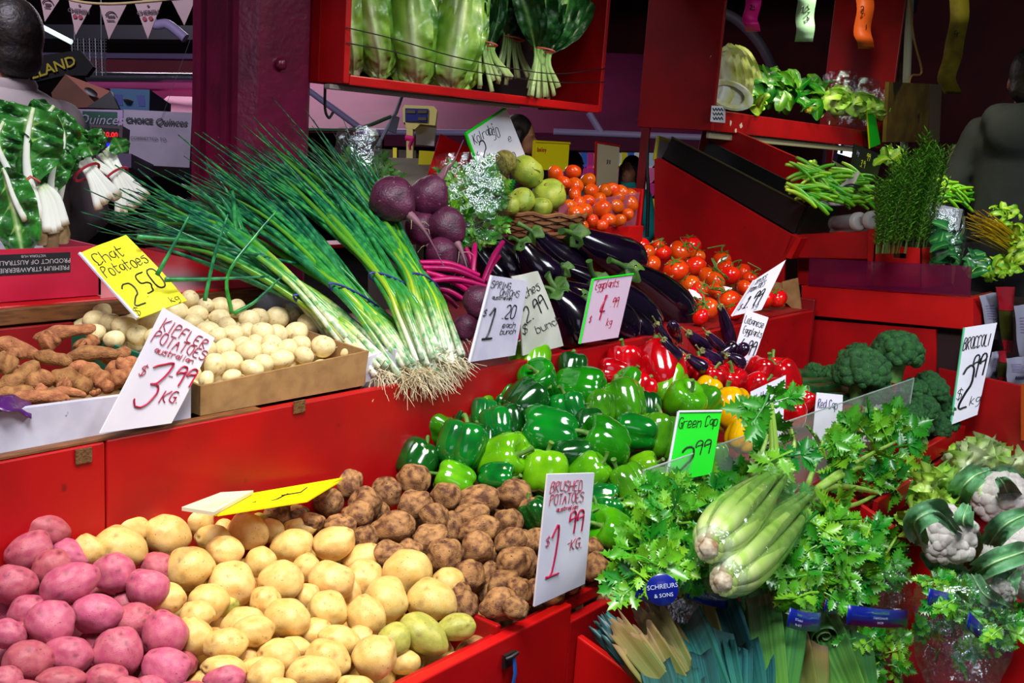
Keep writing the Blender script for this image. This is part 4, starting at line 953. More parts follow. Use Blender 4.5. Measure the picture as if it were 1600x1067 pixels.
# ================================================================ spring onions
SPRM = matt('spring_onion_stalk', [(0, 'dedecc'), (.16, 'ccd8a4'), (.30, '84b02c'), (.46, '2c8424'), (.72, '0e5c3c'), (1, '0c4840')], .3, 60, '3c9a50', rand=.22, hue=.02, coat=.2, stretch=(1, 1, 1))
SPRY = matt('spring_onion_stalk_yellowing', [(0, 'f2f2e6'), (.16, 'e6ecc0'), (.34, 'b4cc2c'), (.6, '5c9c20'), (1, '1c6a30')], .3, rand=.15, coat=.2)
ROOTW = mat('white_rootlet', 'd8ceb0', .7, 'b09a70', 20)
def onion_bunch(label, root, band, tips, n, rs, bs_, Yr, Yb, Yt, seed, bandon=True, sp=.012):
    rr = random.Random(seed); t = thing('spring_onion_bunch', label, 'spring onions', group='bunches of spring onions', loc=W(*root, Y=Yr))
    O = t.matrix_world.translation
    for k in range(n):
        q = k/max(1, n-1); a = rr.uniform(-1, 1); b = rr.uniform(-1, 1)
        r0 = W(root[0]+rs[0]*a, root[1]+rs[1]*b, Y=Yr+rr.uniform(-.01, .04))
        b0 = W(band[0]+bs_[0]*(a*.8+rr.uniform(-.2, .2)), band[1]+bs_[1]*(a*.8+rr.uniform(-.2, .2)), Y=Yb+rr.uniform(-.02, .03))
        u = rr.random(); tx = tips[0][0]*(1-u)+tips[1][0]*u+rr.uniform(-30, 30); ty = tips[0][1]*(1-u)+tips[1][1]*u+rr.uniform(-25, 25)
        L_ = rr.uniform(.72, 1.05); bx, by = band[0]+(tx-band[0])*L_, band[1]+(ty-band[1])*L_
        e0 = W(bx, by, Y=Yb+(Yt-Yb)*L_+rr.uniform(-.03, .03))
        mid = b0.lerp(e0, .5)+Vector((0, 0, rr.uniform(.0, .035)))
        pts = cr([r0, r0.lerp(b0, .5)+Vector((0, 0, .012+rr.uniform(-.006, .01))), b0, mid, e0+Vector((0, 0, rr.uniform(-.03, .01)))], 5)
        m_ = len(pts); R0 = rr.uniform(.0052, .0082)
        rad = [R0*(1.15 if i < 2 else 1 if i < m_*.6 else max(.12, 1.25*(1-(i/(m_-1)-.6)/.42))) for i in range(m_)]
        me = stalk_mesh([p-O for p in pts], rad, 'stalk', SPRY if rr.random() < .16 else SPRM, 7, rr.uniform(.5, .95)); so = ob('stalk', me, None, t)
        if k % 3 == 0:                                                     # a second leaf forking off the same stalk
            e1 = W(bx+rr.uniform(-45, 45), by+rr.uniform(-35, 35), Y=Yb+(Yt-Yb)*L_)
            p2 = cr([b0, b0.lerp(mid, .6)+Vector((0, 0, .01)), e1], 6); R1 = R0*.8
            ob('leaf', stalk_mesh([p-O for p in p2], [R1*(1-.75*i/(len(p2)-1)) for i in range(len(p2))], 'leaf', SPRM, 6, .6, [.42+.58*i/(len(p2)-1) for i in range(len(p2))]), None, so)
    if bandon:
        d = (W(band[0]+bs_[0]*1.25, band[1]+bs_[1]*1.25, Y=Yb)-W(band[0]-bs_[0]*1.25, band[1]-bs_[1]*1.25, Y=Yb)); c0 = W(*band, Y=Yb+.005); v = camdir(-.2, .6, .8)
        MB().tube([c0+d*.52*math.cos(a)+v*.034*math.sin(a)-O for a in np.linspace(0, 6.283, 30)], .0024, 7, cap=False).build('rubber_band', BANDV, t)
    mb = MB()
    for k in range(n*3):
        r0 = W(root[0]+rs[0]*rr.uniform(-1.1, 1.1), root[1]+rs[1]*rr.uniform(-.6, 1), Y=Yr+rr.uniform(-.01, .02))-O
        d = camdir(rr.uniform(-.7, 1.0), rr.uniform(-1, .2), rr.uniform(.0, .8)); l = rr.uniform(.02, .055)
        mb.tube([r0, r0+d*l*.5+Vector((rr.uniform(-.005, .005), 0, .004)), r0+d*l+Vector((rr.uniform(-.01, .01), 0, -.006))], [.0011, .0009, .0004], 4, cap=False)
    tag(mb.build('roots', ROOTW, t), kind='stuff')
onion_bunch('spring onion bunch whose leaves lean lowest toward the yellow card', (612, 580), (505, 487), ((150, 330), (250, 300)), 34, (26, 14), (34, 16), 1.475, 1.66, 2.05, 1)
onion_bunch('spring onion bunch with dark leaves spread before the pillar', (648, 585), (560, 470), ((230, 265), (360, 235)), 54, (22, 16), (34, 17), 1.452, 1.62, 2.12, 2)
onion_bunch('middle spring onion bunch with yellow-green stems', (672, 580), (618, 448), ((340, 230), (430, 215)), 54, (22, 20), (30, 12), 1.448, 1.60, 2.14, 3)
onion_bunch('spring onion bunch with leaves standing tallest by the beetroot', (705, 565), (662, 443), ((430, 215), (520, 215)), 44, (20, 16), (18, 5), 1.452, 1.62, 2.16, 4)
onion_bunch('spring onion bunch lying behind the chat carton', (590, 560), (440, 430), ((130, 320), (240, 270)), 30, (20, 16), (24, 22), 1.52, 1.76, 2.10, 5, True)
onion_bunch('loose spring onion bunch nearest the silverbeet', (560, 545), (400, 400), ((170, 345), (330, 255)), 26, (20, 20), (30, 34), 1.56, 1.82, 2.12, 6, False)
onion_bunch('spring onion bunch pressed against the beetroot bulbs', (690, 560), (640, 420), ((380, 225), (560, 240)), 38, (24, 18), (26, 12), 1.47, 1.66, 2.16, 7, False)
for i, (P, l) in enumerate(((((245, 430), (270, 385), (297, 335)), 'straight spring onion leaf crossing above the chat potatoes'), (((320, 470), (335, 400), (356, 335)), 'upright broken spring onion leaf'), (((362, 490), (356, 430), (400, 368), (432, 330)), 'bent spring onion leaf dangling over the chat potatoes'),
        (((215, 370), (300, 378), (410, 400), (520, 425)), 'yellow-green spring onion leaf lying crosswise'), (((258, 437), (330, 436), (420, 432)), 'spring onion leaf lying level across the bunches'), (((366, 490), (400, 470), (440, 432)), 'short spring onion leaf poking into the chat potatoes'))):
    pts = cr([W(*p, Y=1.68 if i != 3 else 1.75) for p in P], 6); k = len(pts)
    tag(ob('spring_onion_leaf', stalk_mesh(pts, [.0045*(1.1-.6*j/(k-1)) for j in range(k)], 'spring_onion_leaf', SPRM, 7, .6, [.5+.4*j/(k-1) for j in range(k)])), l, 'onion leaf', 'loose spring onion leaves')

# ================================================================ celery
CELG = mat('celery_leaf_green', '56a41c', .36, '2c7a14', 14, lo=.35, hi=.7, rand=.38, hue=.035, coat=.15)
CELS = mat('celery_stalk_green', '8cb83c', .35, 'a8cc64', 6, coat=.2, stretch=(6, 6, 1))
def leaflet(mb, o, d, n, L_, wid, rr):
    """a toothed three-lobed leaflet"""
    d = d.normalized(); s = d.cross(n).normalized(); n = s.cross(d); pts = []; bend = rr.uniform(-.35, .15)
    prof = [.04, .42, .30, .95, .52, 1.08, .50, .86, .38, .52, .2, .0]; k = len(prof)
    for i in range(k):
        t = i/(k-1); c = o+d*(L_*t)+n*(L_*bend*t*t); w_ = wid*prof[i]*rr.uniform(.9, 1.12); f = .30*w_*(1 if i % 2 else .6); b = L_*(.07 if i % 2 else -.02)
        pts += [c-s*w_+n*f+d*b, c-s*w_*.55+n*f*.2-d*L_*.02, c, c+s*w_*.55+n*f*.2-d*L_*.02, c+s*w_+n*f+d*b]
    mb.add(pts, [(i*5+j, i*5+j+1, i*5+j+6, i*5+j+5) for i in range(k-1) for j in range(4)])
def sprig_mesh(seed, m, name='leaf'):
    rr = random.Random(seed); mb = MB(); n = Vector((0, 0, 1)); pts = cr([(0, 0, 0), (.0, .025, .004), (.004*rr.uniform(-1, 1), .055, .0)], 4)
    mb.tube(pts, [.0028-.0014*i/(len(pts)-1) for i in range(len(pts))], 6)
    leaflet(mb, Vector((0, .05, 0)), Vector((rr.uniform(-.2, .2), 1, rr.uniform(-.2, .2))), n, rr.uniform(.04, .052), .02, rr)
    for sgn in (-1, 1):
        leaflet(mb, Vector((0, .048, 0)), Vector((sgn*.9, .6, rr.uniform(-.3, .3))), n, rr.uniform(.032, .042), .016, rr)
        leaflet(mb, Vector((0, .026, 0)), Vector((sgn, .35, rr.uniform(-.4, .2))), n, rr.uniform(.026, .036), .014, rr)
    return mm(mb, name, m)
CSP = [sprig_mesh(i, CELG) for i in range(6)]
def bush(t, ell, n, rr, mesh=None, sc=(.75, 1.25), up=(.0, 1.0), tow=(.1, 1), jit=.03, name='leaf', yfun=None):
    """leaves over a mass: ell = (px, py, rx, ry, Y)"""
    O = t.matrix_world.translation; n = n if mesh else int(n*.72)+2; mesh = mesh or CSP
    for k in range(n):
        a = rr.random()*6.283; q = math.sqrt(rr.random()); ox, oy = math.cos(a)*q, math.sin(a)*q
        p = W(ell[0]+ell[2]*ox, ell[1]+ell[3]*oy, Y=ell[4]+(1-q)*-jit+rr.uniform(-jit, jit)-oy*jit*1.5)
        d = camdir(ox*1.1+rr.uniform(-.6, .6), -oy*.8+rr.uniform(*up)-.2, rr.uniform(-.2, .5)); nn = camdir(rr.uniform(-.5, .5), rr.uniform(0, .9), rr.uniform(*tow))
        s = d.cross(nn).normalized(); nn = s.cross(d); z = rr.uniform(*sc)
        ob(name, rr.choice(mesh), None, t, frame(p-O-d*.03*z, s*z, d*z, nn*z))
BLUEB = mat('blue_sleeve_band', '081a80', .3, coat=.3)
def film_bag(t, px, py, rx, ry, Y, seed, thick=.05, name='clear_sleeve'):
    rr = random.Random(seed); O = t.matrix_world.translation; c = W(px, py, Y=Y); s = DEP(c)/F; o = Vector((rr.random()*30, 0, 0))
    def fn(u, v):
        a = 2*math.pi*u; x = math.cos(a); z = 1-2*v; r = 1-.22*z*z+.12*z
        k = 1+.14*noise.noise(Vector((x*2, math.sin(a)*2, z*2))+o)+.05*noise.noise(Vector((x*6, math.sin(a)*6, z*6))+o)
        return c-O+RT*(rx*s*x*r*k)+UP*(ry*s*z)-FW*(thick*math.sin(a)*r*k)
    return MB().surf(fn, 34, 16, True).build(name, FILM, t)
def band_on(t, pxs, hgt, Y, txt=None, bulge=.02, m=None, name='blue_band', dY=0):
    """a printed band over a bag: pxs = photo points along its middle line"""
    O = t.matrix_world.translation; n = len(pxs)
    pts = cr([W(x, y, Y=Y+dY*i)-FW*bulge*math.sin(math.pi*(i+.4)/(n-.2)) for i, (x, y) in enumerate(pxs)], 6); s = DEP(pts[0])/F*hgt/2
    V = []
    for i, p in enumerate(pts):
        tn = (pts[min(i+1, len(pts)-1)]-pts[max(0, i-1)]).normalized(); up_ = (UP-tn*UP.dot(tn)).normalized()
        V += [p+up_*s-O, p-up_*s-O]
    mb = MB().add(V, [(2*i, 2*i+1, 2*i+3, 2*i+2) for i in range(len(pts)-1)])
    o = mb.build(name, m or BLUEB, t); o.modifiers.new('t', 'SOLIDIFY').thickness = .0008
    return o, pts
def heart(label, base, top, w_, Y0, Y1, seed):
    """a film-wrapped celery heart: stalks bundled, cut root end"""
    rr = random.Random(seed); a, b = W(*base, Y=Y0), W(*top, Y=Y1); t = thing('celery_heart', label, 'celery', loc=a, group='film wrapped celery hearts'); d = b-a; L_ = d.length; ax = axis_frame((0, 0, 0), d, .4); s = DEP(a)/F*w_/2
    CH = matt('celery_heart_stalk', [(0, 'c8b898'), (.04, 'e4e8cc'), (.16, 'bccc84'), (.38, '7ca63c'), (1, '468620')], .3, 30, '9cbc58', rand=.06, coat=.3, stretch=(1, 1, .1))
    n = 11
    for k in range(n):
        q = k*2.4; r = .74 if k else 0
        x, y = s*r*math.cos(q), s*r*math.sin(q)
        pts = cr([(x*.35, y*.35, -.0), (x*.95, y*.95, L_*.14), (x*1.0, y*1.0, L_*.45), (x*.72, y*.72, L_*.8), (x*.5, y*.5, L_*rr.uniform(1.0, 1.12))], 5); m_ = len(pts)
        rad = [s*(.30+.16*math.sin(math.pi*min(1, i/(m_-1)*1.3))-.16*(i/(m_-1))) for i in range(m_)]
        ob('stalk', stalk_mesh([ax @ Vector(p) for p in pts], rad, 'stalk', CH, 9, .8), None, t)
    MB().lathe([(0, -.010), (s*.24, -.009), (s*.36, -.002), (s*.42, .012)], 16, ax, wob=lambda a_, v: 1+.08*math.cos(5*a_)).build('root_end', mat('celery_root_end', 'd8ccb4', .8, '9a7454', 60, bump=.8), t)
    o_ = Vector((seed, 0, 0))
    def fn(u, v):
        q = 2*math.pi*u; r = s*(.6+.62*math.sin(min(1, v*2.2)*math.pi/2)-.34*v)*(1+.05*noise.noise(Vector((math.cos(q)*2, math.sin(q)*2, v*9))+o_))
        return ax @ Vector((r*math.cos(q), r*math.sin(q), -.016+v*(L_*1.0)))
    MB().surf(fn, 30, 26, True).build('clear_film', FILM, t)
    return t
h1 = heart('upper celery heart in clear film, root end forward', (1108, 856), (1212, 745), 88, .72, .86, 1)
h2 = heart('lower celery heart in clear film with shiny wrinkles', (1130, 908), (1262, 780), 88, .69, .84, 2)
rr = random.Random(5)
def stalks(t, data, Y, dY, m=CELS, rad=.007, name='stalk'):
    O = t.matrix_world.translation
    for P in data:
        pts = cr([W(x, y, Y=Y+dY*i/len(P)) for i, (x, y) in enumerate(P)], 6); k = len(pts)
        MB().tube([p-O for p in pts], [rad*(1-.55*i/(k-1)) for i in range(k)], 8, .75).build(name, m, t)
stalks(h1, [((1200, 755), (1205, 700), (1203, 640)), ((1215, 745), (1212, 690), (1206, 630)), ((1222, 740), (1240, 700), (1236, 670)), ((1195, 760), (1188, 720), (1200, 680))], .86, .05, rad=.010)
bush(h1, (1228, 700, 22, 28, .90), 9, rr); bush(h1, (1206, 634, 26, 18, .92), 6, rr)
stalks(h2, [((1250, 785), (1300, 745), (1350, 715), (1400, 690)), ((1262, 775), (1310, 760), (1370, 770), (1415, 790)), ((1255, 775), (1270, 735), (1285, 690)), ((1268, 770), (1330, 735), (1350, 730)), ((1265, 782), (1330, 790), (1390, 760))], .85, .08, rad=.010)
bush(h2, (1385, 700, 52, 44, .95), 42, rr, sc=(.8, 1.4)); bush(h2, (1300, 695, 30, 30, .93), 16, rr, sc=(.8, 1.2)); bush(h2, (1400, 760, 34, 32, .92), 16, rr, sc=(.8, 1.2)); bush(h2, (1280, 800, 36, 26, .82), 9, rr, sc=(.9, 1.5)); bush(h2, (1345, 745, 40, 24, .93), 12, rr, sc=(.8, 1.3))
def celery(label, root, bushes, seed, sc=(.6, 1.0), Y=.85):
    t = thing('celery_bunch', label, 'celery', loc=W(*root, Y=Y), group='leafy celery bunches in sleeves'); q = random.Random(seed)
    for e, n in bushes: bush(t, e, int(n*1.25), q, None, sc)
    return t
c1 = celery('leafy celery bunch with a round blue label beside the capsicums', (1030, 960), [((1018, 858, 26, 36, .86), 44), ((1050, 800, 40, 40, .92), 50), ((1100, 785, 54, 26, .95), 42), ((1066, 872, 36, 30, .84), 34), ((1115, 830, 36, 34, .92), 26), ((1004, 895, 22, 18, .86), 12)], 1)
film_bag(c1, 1050, 975, 50, 50, .85, 3)
c2 = celery('celery bunch behind the first with a blue printed band', (1110, 940), [((1110, 885, 36, 26, .90), 20), ((1150, 772, 40, 24, .97), 24)], 2)
film_bag(c2, 1120, 950, 50, 40, .90, 4)
c3 = celery('largest leafy celery bunch under the wrapped hearts', (1310, 1000), [((1300, 835, 66, 36, .78), 64), ((1335, 884, 58, 36, .74), 68), ((1250, 885, 40, 36, .76), 36), ((1370, 866, 34, 26, .78), 32), ((1280, 922, 46, 20, .73), 28), ((1408, 896, 22, 12, .76), 8)], 3)
film_bag(c3, 1365, 960, 60, 76, .70, 5); film_bag(c3, 1235, 945, 34, 46, .72, 6)
c4 = celery('celery bunch in a clear sleeve leaning on the red divider', (1500, 1030), [((1508, 934, 50, 16, .52), 40), ((1566, 972, 26, 24, .46), 26), ((1462, 904, 18, 12, .58), 8), ((1480, 1000, 40, 40, .54), 26), ((1540, 1000, 30, 34, .50), 22)], 4, (.42, .7))
film_bag(c4, 1505, 990, 76, 84, .47, 7, .06)
stalks(c1, [((1010, 940), (1015, 880), (1005, 830)), ((1040, 930), (1050, 860), (1060, 800)), ((1060, 930), (1085, 850), (1110, 790)), ((1030, 930), (1030, 870), (1040, 820))], .85, .06, rad=.008)
stalks(c3, [((1300, 940), (1310, 880), (1300, 830)), ((1330, 940), (1345, 870), (1360, 820)), ((1340, 940), (1375, 880), (1400, 840)), ((1270, 940), (1255, 900), (1245, 870)), ((1300, 935), (1330, 905), (1340, 860))], .70, .06, rad=.008)
c5 = celery('sleeved celery leaves standing behind the leeks', (1370, 1040), [((1380, 1020, 36, 40, .66), 40), ((1350, 995, 28, 28, .68), 14)], 5, (.42, .7))
# ================================================================ leeks
LKT = matt('leek_leaf_teal', [(0, '88a870'), (.35, '22604e'), (1, '0f4048')], .45, 40, '2c6a68', rand=.25, hue=.03, stripes=1)
LKG = matt('leek_leaf_green', [(0, '98b070'), (.35, '3a7226'), (1, '125034')], .45, 40, '4c8030', rand=.2, hue=.02, stripes=1)
LKD = matt('leek_leaf_dry', [(0, '667830'), (.7, '4c6020'), (.90, '746430'), (1, '7c6450')], .7, 30, '6a5a2a', rand=.2, stripes=1)
def leek(label, top, base, w_, Yt, Yb, seed, m, roll=False, ragged=0):
    rr = random.Random(seed); a, b = W(*base, Y=Yb), W(*top, Y=Yt); t = thing('leek', label, 'leek', loc=a, group='leeks'); L_ = (b-a).length; v = (CAM-b).normalized()
    z = (b-a).normalized(); y = (v-z*v.dot(z)).normalized(); x = y.cross(z); fr = frame((0, 0, 0), x, y, z); s = DEP(b)/F*w_/2
    n = 6
    for k in range(n):
        w2 = s*rr.uniform(.82, 1.12)*(1-.03*k); top_ = L_*(1-rr.uniform(.0, .16)*(k > 0)); tilt = rr.uniform(-.11, .11)*(k > 0); fold = -rr.uniform(.45, .95)*(1 if k % 3 else -.5); dy = (2.5-k)*s*.17; side = rr.uniform(-.25, .25)*s*(k > 0)
        V = []; T = []; S = []; nu, nv = 12, 8; ph = rr.random()*6
        for j in range(nv+1):
            q = j/nv
            for i in range(nu+1):
                x_ = i/nu*2-1; e = abs(x_); z_ = top_*q
                if j == nv: z_ += ragged*L_*.09*math.sin(i*.8+ph)-(.012*L_*x_)
                wq = w2*(.62+.38*min(1, q*1.4)); xx = x_*wq+side*q+math.sin(tilt)*z_
                V.append(fr @ Vector((xx, dy+fold*wq*e+.10*s*math.sin(x_*3+ph)*q, z_))); T.append(min(1, .3+.7*q)); S.append(x_+k*3.1+seed)
        mb = MB().add(V, [(j*(nu+1)+i, j*(nu+1)+i+1, (j+1)*(nu+1)+i+1, (j+1)*(nu+1)+i) for j in range(nv) for i in range(nu)])
        me = amesh(mb, T, 'leaf', m); at_ = me.attributes.new('s', 'FLOAT', 'POINT'); at_.data.foreach_set('value', S)
        o = ob('leaf', me, None, t); sd = o.modifiers.new('t', 'SOLIDIFY'); sd.thickness = .0018
    if roll:
        V = []; T = []
        for j in range(5):
            for i in range(41):
                g = i/40*4*math.pi; rad = s*(.62-.5*i/40); p = Vector((rad*math.cos(g), rad*math.sin(g)*.75+.75*s, L_*(.72+.34*j/4))); V.append(fr @ p); T.append(.2+.15*(i/40 < .4))
        mb = MB().add(V, [(j*41+i, j*41+i+1, (j+1)*41+i+1, (j+1)*41+i) for j in range(4) for i in range(40)])
        o = ob('rolled_core', amesh(mb, T, 'rolled_core', LKG), None, t); o.modifiers.new('t', 'SOLIDIFY').thickness = .0015
for i, (l, tp, bs_, w_, Yt, Yb, m, ro, rg) in enumerate([
 ('leek with a withered tan tip at the corner of the bin', (962, 975), (1090, 1135), 34, .80, .60, LKD, 0, 1), ('leek with brown dried tip behind the corner leek', (1002, 955), (1119, 1135), 36, .83, .63, LKD, 0, 1),
 ('broad yellowing leek nearest the red side board', (985, 1005), (1078, 1135), 44, .76, .62, LKD, 0, .7), ('yellow-green leek with a cut papery end', (1008, 992), (1106, 1135), 46, .78, .62, LKD, 0, .6), ('thin leek leaf tips beside the side board', (940, 968), (1067, 1135), 20, .82, .66, LKT, 0, .5),
 ('teal leek with a wide straight cut', (1075, 985), (1141, 1135), 66, .80, .60, LKT, 0, .1), ('blue-green leek standing behind the wide one', (1122, 950), (1190, 1135), 62, .84, .63, LKT, 0, .2), ('tall green and teal striped leek', (1192, 945), (1218, 1135), 56, .80, .56, LKG, 0, .1),
 ('big green leek with a rolled pale core', (1285, 985), (1352, 1135), 72, .74, .52, LKG, 1, 0), ('pale teal leek cut short at the bottom edge', (1030, 1058), (1060, 1150), 54, .70, .58, LKT, 0, .1), ('small teal leek leaf cut square', (1098, 1030), (1121, 1135), 36, .71, .57, LKT, 0, .1),
 ('dark teal leek with a curling cut edge', (1165, 1020), (1191, 1135), 52, .72, .56, LKT, 0, .3), ('leek with brown scorched edge', (1050, 990), (1137, 1135), 34, .81, .63, LKD, 0, .6), ('leek hidden behind the rolled one', (1330, 970), (1381, 1135), 40, .76, .58, LKG, 0, .1),
 ('light green leek leaf ends behind the striped leek', (1178, 925), (1202, 1135), 50, .86, .66, LKG, 0, .5), ('stubby cut leek at the back', (1085, 930), (1149, 1135), 44, .88, .70, LKD, 0, .2), ('slim leek leaf standing upright before the striped leek', (1140, 1008), (1165, 1135), 22, .72, .58, LKT, 0, .3),
 ('leek in shade between the striped and rolled leeks', (1245, 1010), (1273, 1135), 44, .72, .56, LKD, 0, .2), ('pale green leek at the bottom edge of the bin', (1075, 1062), (1090, 1150), 44, .68, .57, LKT, 0, .1)]):
    leek(l, tp, bs_, w_, Yt, Yb, i, m, ro, rg)

# ================================================================ cauliflower and lettuce
CURD = mat('cauliflower_curd', 'f6eee6', .7, 'e6d8d2', 5, bump=1, bscale=60, rand=.04)
CLEAF = matt('cauliflower_leaf', [(0, 'd0e4a8'), (.04, 'b0d490'), (.09, '5a9458'), (.7, '467e50'), (1, '6aa068')], .5, 25, '6aa474', bump=.5, rand=.15)
LLEAF = matt('lettuce_leaf', [(0, 'e0ecb0'), (.25, 'bcd864'), (.7, '90c030'), (1, '6aa420')], .4, 18, 'a8d060', bump=.6, bscale=30, rand=.12, hue=.015, coat=.15)
LPALE = matt('pale_lettuce_leaf', [(0, 'eef2d0'), (.3, 'd4e4a0'), (1, '94c04c')], .4, 18, 'e0ecc0', bump=.6, bscale=30, rand=.08, coat=.15)
CAU = [floret_mesh(50+i, CURD, 100, (.16, .24), name='curd') for i in range(2)]
def bent_leaf(t, P, Y, w_, m, seed, name='leaf', ruffle=.12, cup=.25, nrm=None, dY=0, wprof=None, rib=.0, tooth=0, crinkle=.004, tl=0, ns=7, vein=0):
    O = t.matrix_world.translation
    pts = cr([W(x, y, Y=(Y[i] if hasattr(Y, '__len__') else Y+dY*i)) for i, (x, y) in enumerate(P)], ns); k = len(pts); s = DEP(pts[k//2])/F
    wp = wprof or [.35, .8, 1, .95, .6, .05]
    wid = [w_*s/2*float(np.interp(i/(k-1), np.linspace(0, 1, len(wp)), wp)) for i in range(k)]
    return ob(name, blade_mesh([p-O for p in pts], wid, nrm or (CAM-pts[0]), name, m, 8, ruffle, 3, cup, seed, rib, tooth, crinkle, tl, vein), None, t)
cau = [('white cauliflower closest to the red divider', 1478, 838, 84, .62), ('large white cauliflower at the edge of the bin', 1592, 876, 110, .52), ('cauliflower tucked under big leaves at the back', 1560, 775, 84, .70), ('small cauliflower floret head below the large one', 1560, 915, 50, .50)]
CL = [[((1440, 850), (1430, 815), (1465, 800), (1495, 830)), ((1500, 880), (1515, 850), (1505, 815), (1512, 790)), ((1440, 860), (1480, 890), (1520, 900)), ((1510, 880), (1530, 860), (1545, 830))],
      [((1520, 900), (1550, 880), (1590, 865), (1610, 860)), ((1580, 960), (1570, 930), (1575, 905), (1590, 890)), ((1540, 930), (1560, 950), (1600, 970)), ((1545, 850), (1570, 820), (1610, 800))],
      [((1498, 805), (1500, 770), (1520, 745), (1545, 735)), ((1530, 800), (1560, 790), (1600, 795), (1620, 790)), ((1580, 830), (1580, 790), (1570, 760), (1560, 745)), ((1540, 760), (1570, 745), (1600, 760))],
      [((1520, 900), (1540, 930), (1580, 950))]]
for i, (l, x, y, d, Y) in enumerate(cau):
    p = W(x, y, Y=Y-.02); s = DEP(p)/F; t = thing('cauliflower', l, 'cauliflower', loc=p, group='cauliflowers')
    ob('curd', CAU[i % 2], None, t, axis_frame((0, 0, 0), camdir(.0, .5, .8), i, d/2*s*1.25))
    for k, P in enumerate(CL[i]): bent_leaf(t, P, [Y+.02, Y-.03, Y-.06, Y-.05][:len(P)], 34 if i < 3 else 26, CLEAF, k+i*5, ruffle=.4, cup=.55, rib=.007, wprof=[.5, .9, 1.1, 1.05, .7, .25], crinkle=.007)
let = [('yellow-green frilly lettuce next to the celery leaves', 1465, 762, 70, 62, .76, LLEAF), ('pale green lettuce at the back under the price card', 1552, 714, 80, 36, .82, LPALE), ('crumpled pale lettuce in the middle of the bin', 1530, 735, 90, 56, .78, LPALE), ('light green lettuce at the bin end', 1590, 740, 70, 60, .74, LPALE), ('shaded yellow-green lettuce beside the divider', 1440, 815, 60, 60, .74, LLEAF), ('dark frilly lettuce leaves near the back board', 1500, 716, 44, 24, .84, LLEAF), ('lettuce head half hidden below the cauliflower leaves', 1470, 790, 56, 40, .72, LLEAF)]
for i, (l, x, y, w_, h_, Y, m) in enumerate(let):
    c = W(x, y, Y=Y+.03); s = DEP(c)/F; t = thing('lettuce', l, 'lettuce', loc=c, group='lettuces beside the cauliflowers'); rr = random.Random(i)
    o_ = Vector((i*7, 0, 0))
    def core(u, v, s=s, w_=w_, h_=h_, o_=o_):
        a = 2*math.pi*u; q = v*math.pi; e = Vector((math.sin(q)*math.cos(a), math.sin(q)*math.sin(a), math.cos(q))); k = 1+.15*noise.noise(e*2+o_)+.07*noise.noise(e*5+o_)
        return RT*(e.x*w_/2*s*.85*k)+UP*(e.z*h_/2*s*.85*k)-FW*(e.y*w_/2*s*.8*k)
    mb = MB().surf(core, 22, 14, True); ob('heart', amesh(mb, [.35+.4*abs(noise.noise(Vector(p)*60)) for p in mb.v], 'heart', m), None, t)
    for k in range(8):
        a = k*.785+rr.uniform(-.3, .3); ca, sa = math.cos(a), math.sin(a)
        P = [(x-ca*w_*.12, y+sa*h_*.12), (x+ca*w_*.22, y-sa*h_*.25), (x+ca*w_*.42, y-sa*h_*.42), (x+ca*w_*.52+rr.uniform(-4, 4), y-sa*h_*.52)]
        bent_leaf(t, P, [Y-.03, Y-.035, Y+.0, Y+.03], w_*.62, m, k+i*9, ruffle=.30, cup=.25, rib=.003, wprof=[.5, .9, 1.1, 1.15, 1.0, .2], ns=9, crinkle=.008)

# ================================================================ silverbeet and bok choy on the step shelf
SBL = matt('silverbeet_leaf', [(0, 'e8f0d0'), (.06, 'a8cc70'), (.16, '2c7028'), (.6, '14501c'), (1, '2c7a24')], .3, 22, '3c8a30', bump=1, bscale=40, rand=.15, coat=.25)
SBR = matt('white_rib', [(0, 'c0a878'), (.12, 'f2f2ea'), (.8, 'eef0e0'), (1, 'c8dca0')], .35, rand=.04)
sbt = thing('silverbeet_bunch', 'silverbeet bunch with thick white ribs and crinkled leaves', 'silverbeet', loc=W(85, 380, Y=2.02))
O = sbt.matrix_world.translation
for i, (P, w_, Y, r) in enumerate([
  (((72, 350), (45, 280), (42, 220), (52, 168)), 104, 2.0, 7), (((60, 350), (25, 300), (10, 250), (-10, 200)), 90, 2.03, 6), (((88, 350), (70, 290), (84, 240), (96, 205)), 66, 2.04, 6), (((95, 350), (80, 300), (84, 260), (92, 230)), 50, 2.02, 6),
  (((40, 345), (22, 310), (10, 275), (4, 262)), 70, 1.97, 4), (((80, 355), (50, 260), (70, 190), (84, 165)), 60, 2.08, 6), (((70, 355), (30, 240), (15, 190), (20, 160)), 80, 2.09, 6),
  (((85, 350), (100, 280), (100, 250), (112, 225)), 44, 2.06, 4), (((60, 350), (10, 260), (-5, 220), (5, 190)), 70, 1.99, 5), (((80, 350), (92, 260), (100, 215), (88, 180)), 50, 2.03, 4)]):
    bent_leaf(sbt, P[1:] if i != 4 else ((4, 262), (20, 320), (34, 390)), Y-.004, w_, SBL, i, ruffle=.34, cup=.15, wprof=[.3, .85, 1, 1, .95, .6], name='leaf_blade', crinkle=.011, ns=12, vein=6)
    pts = cr([W(x, y, Y=Y-.012) for x, y in P], 5); k = len(pts); s = DEP(pts[0])/F
    ob('rib', stalk_mesh([p-O for p in pts], [r*s*(1.35-.95*j/(k-1)) for j in range(k)], 'rib', SBR, 9, .55), None, sbt)
MB().tube([W(36, 285, Y=1.97)-O, W(48, 276, Y=1.965)-O, W(62, 284, Y=1.97)-O], .0028, 6).build('rubber_band', BAND, sbt)
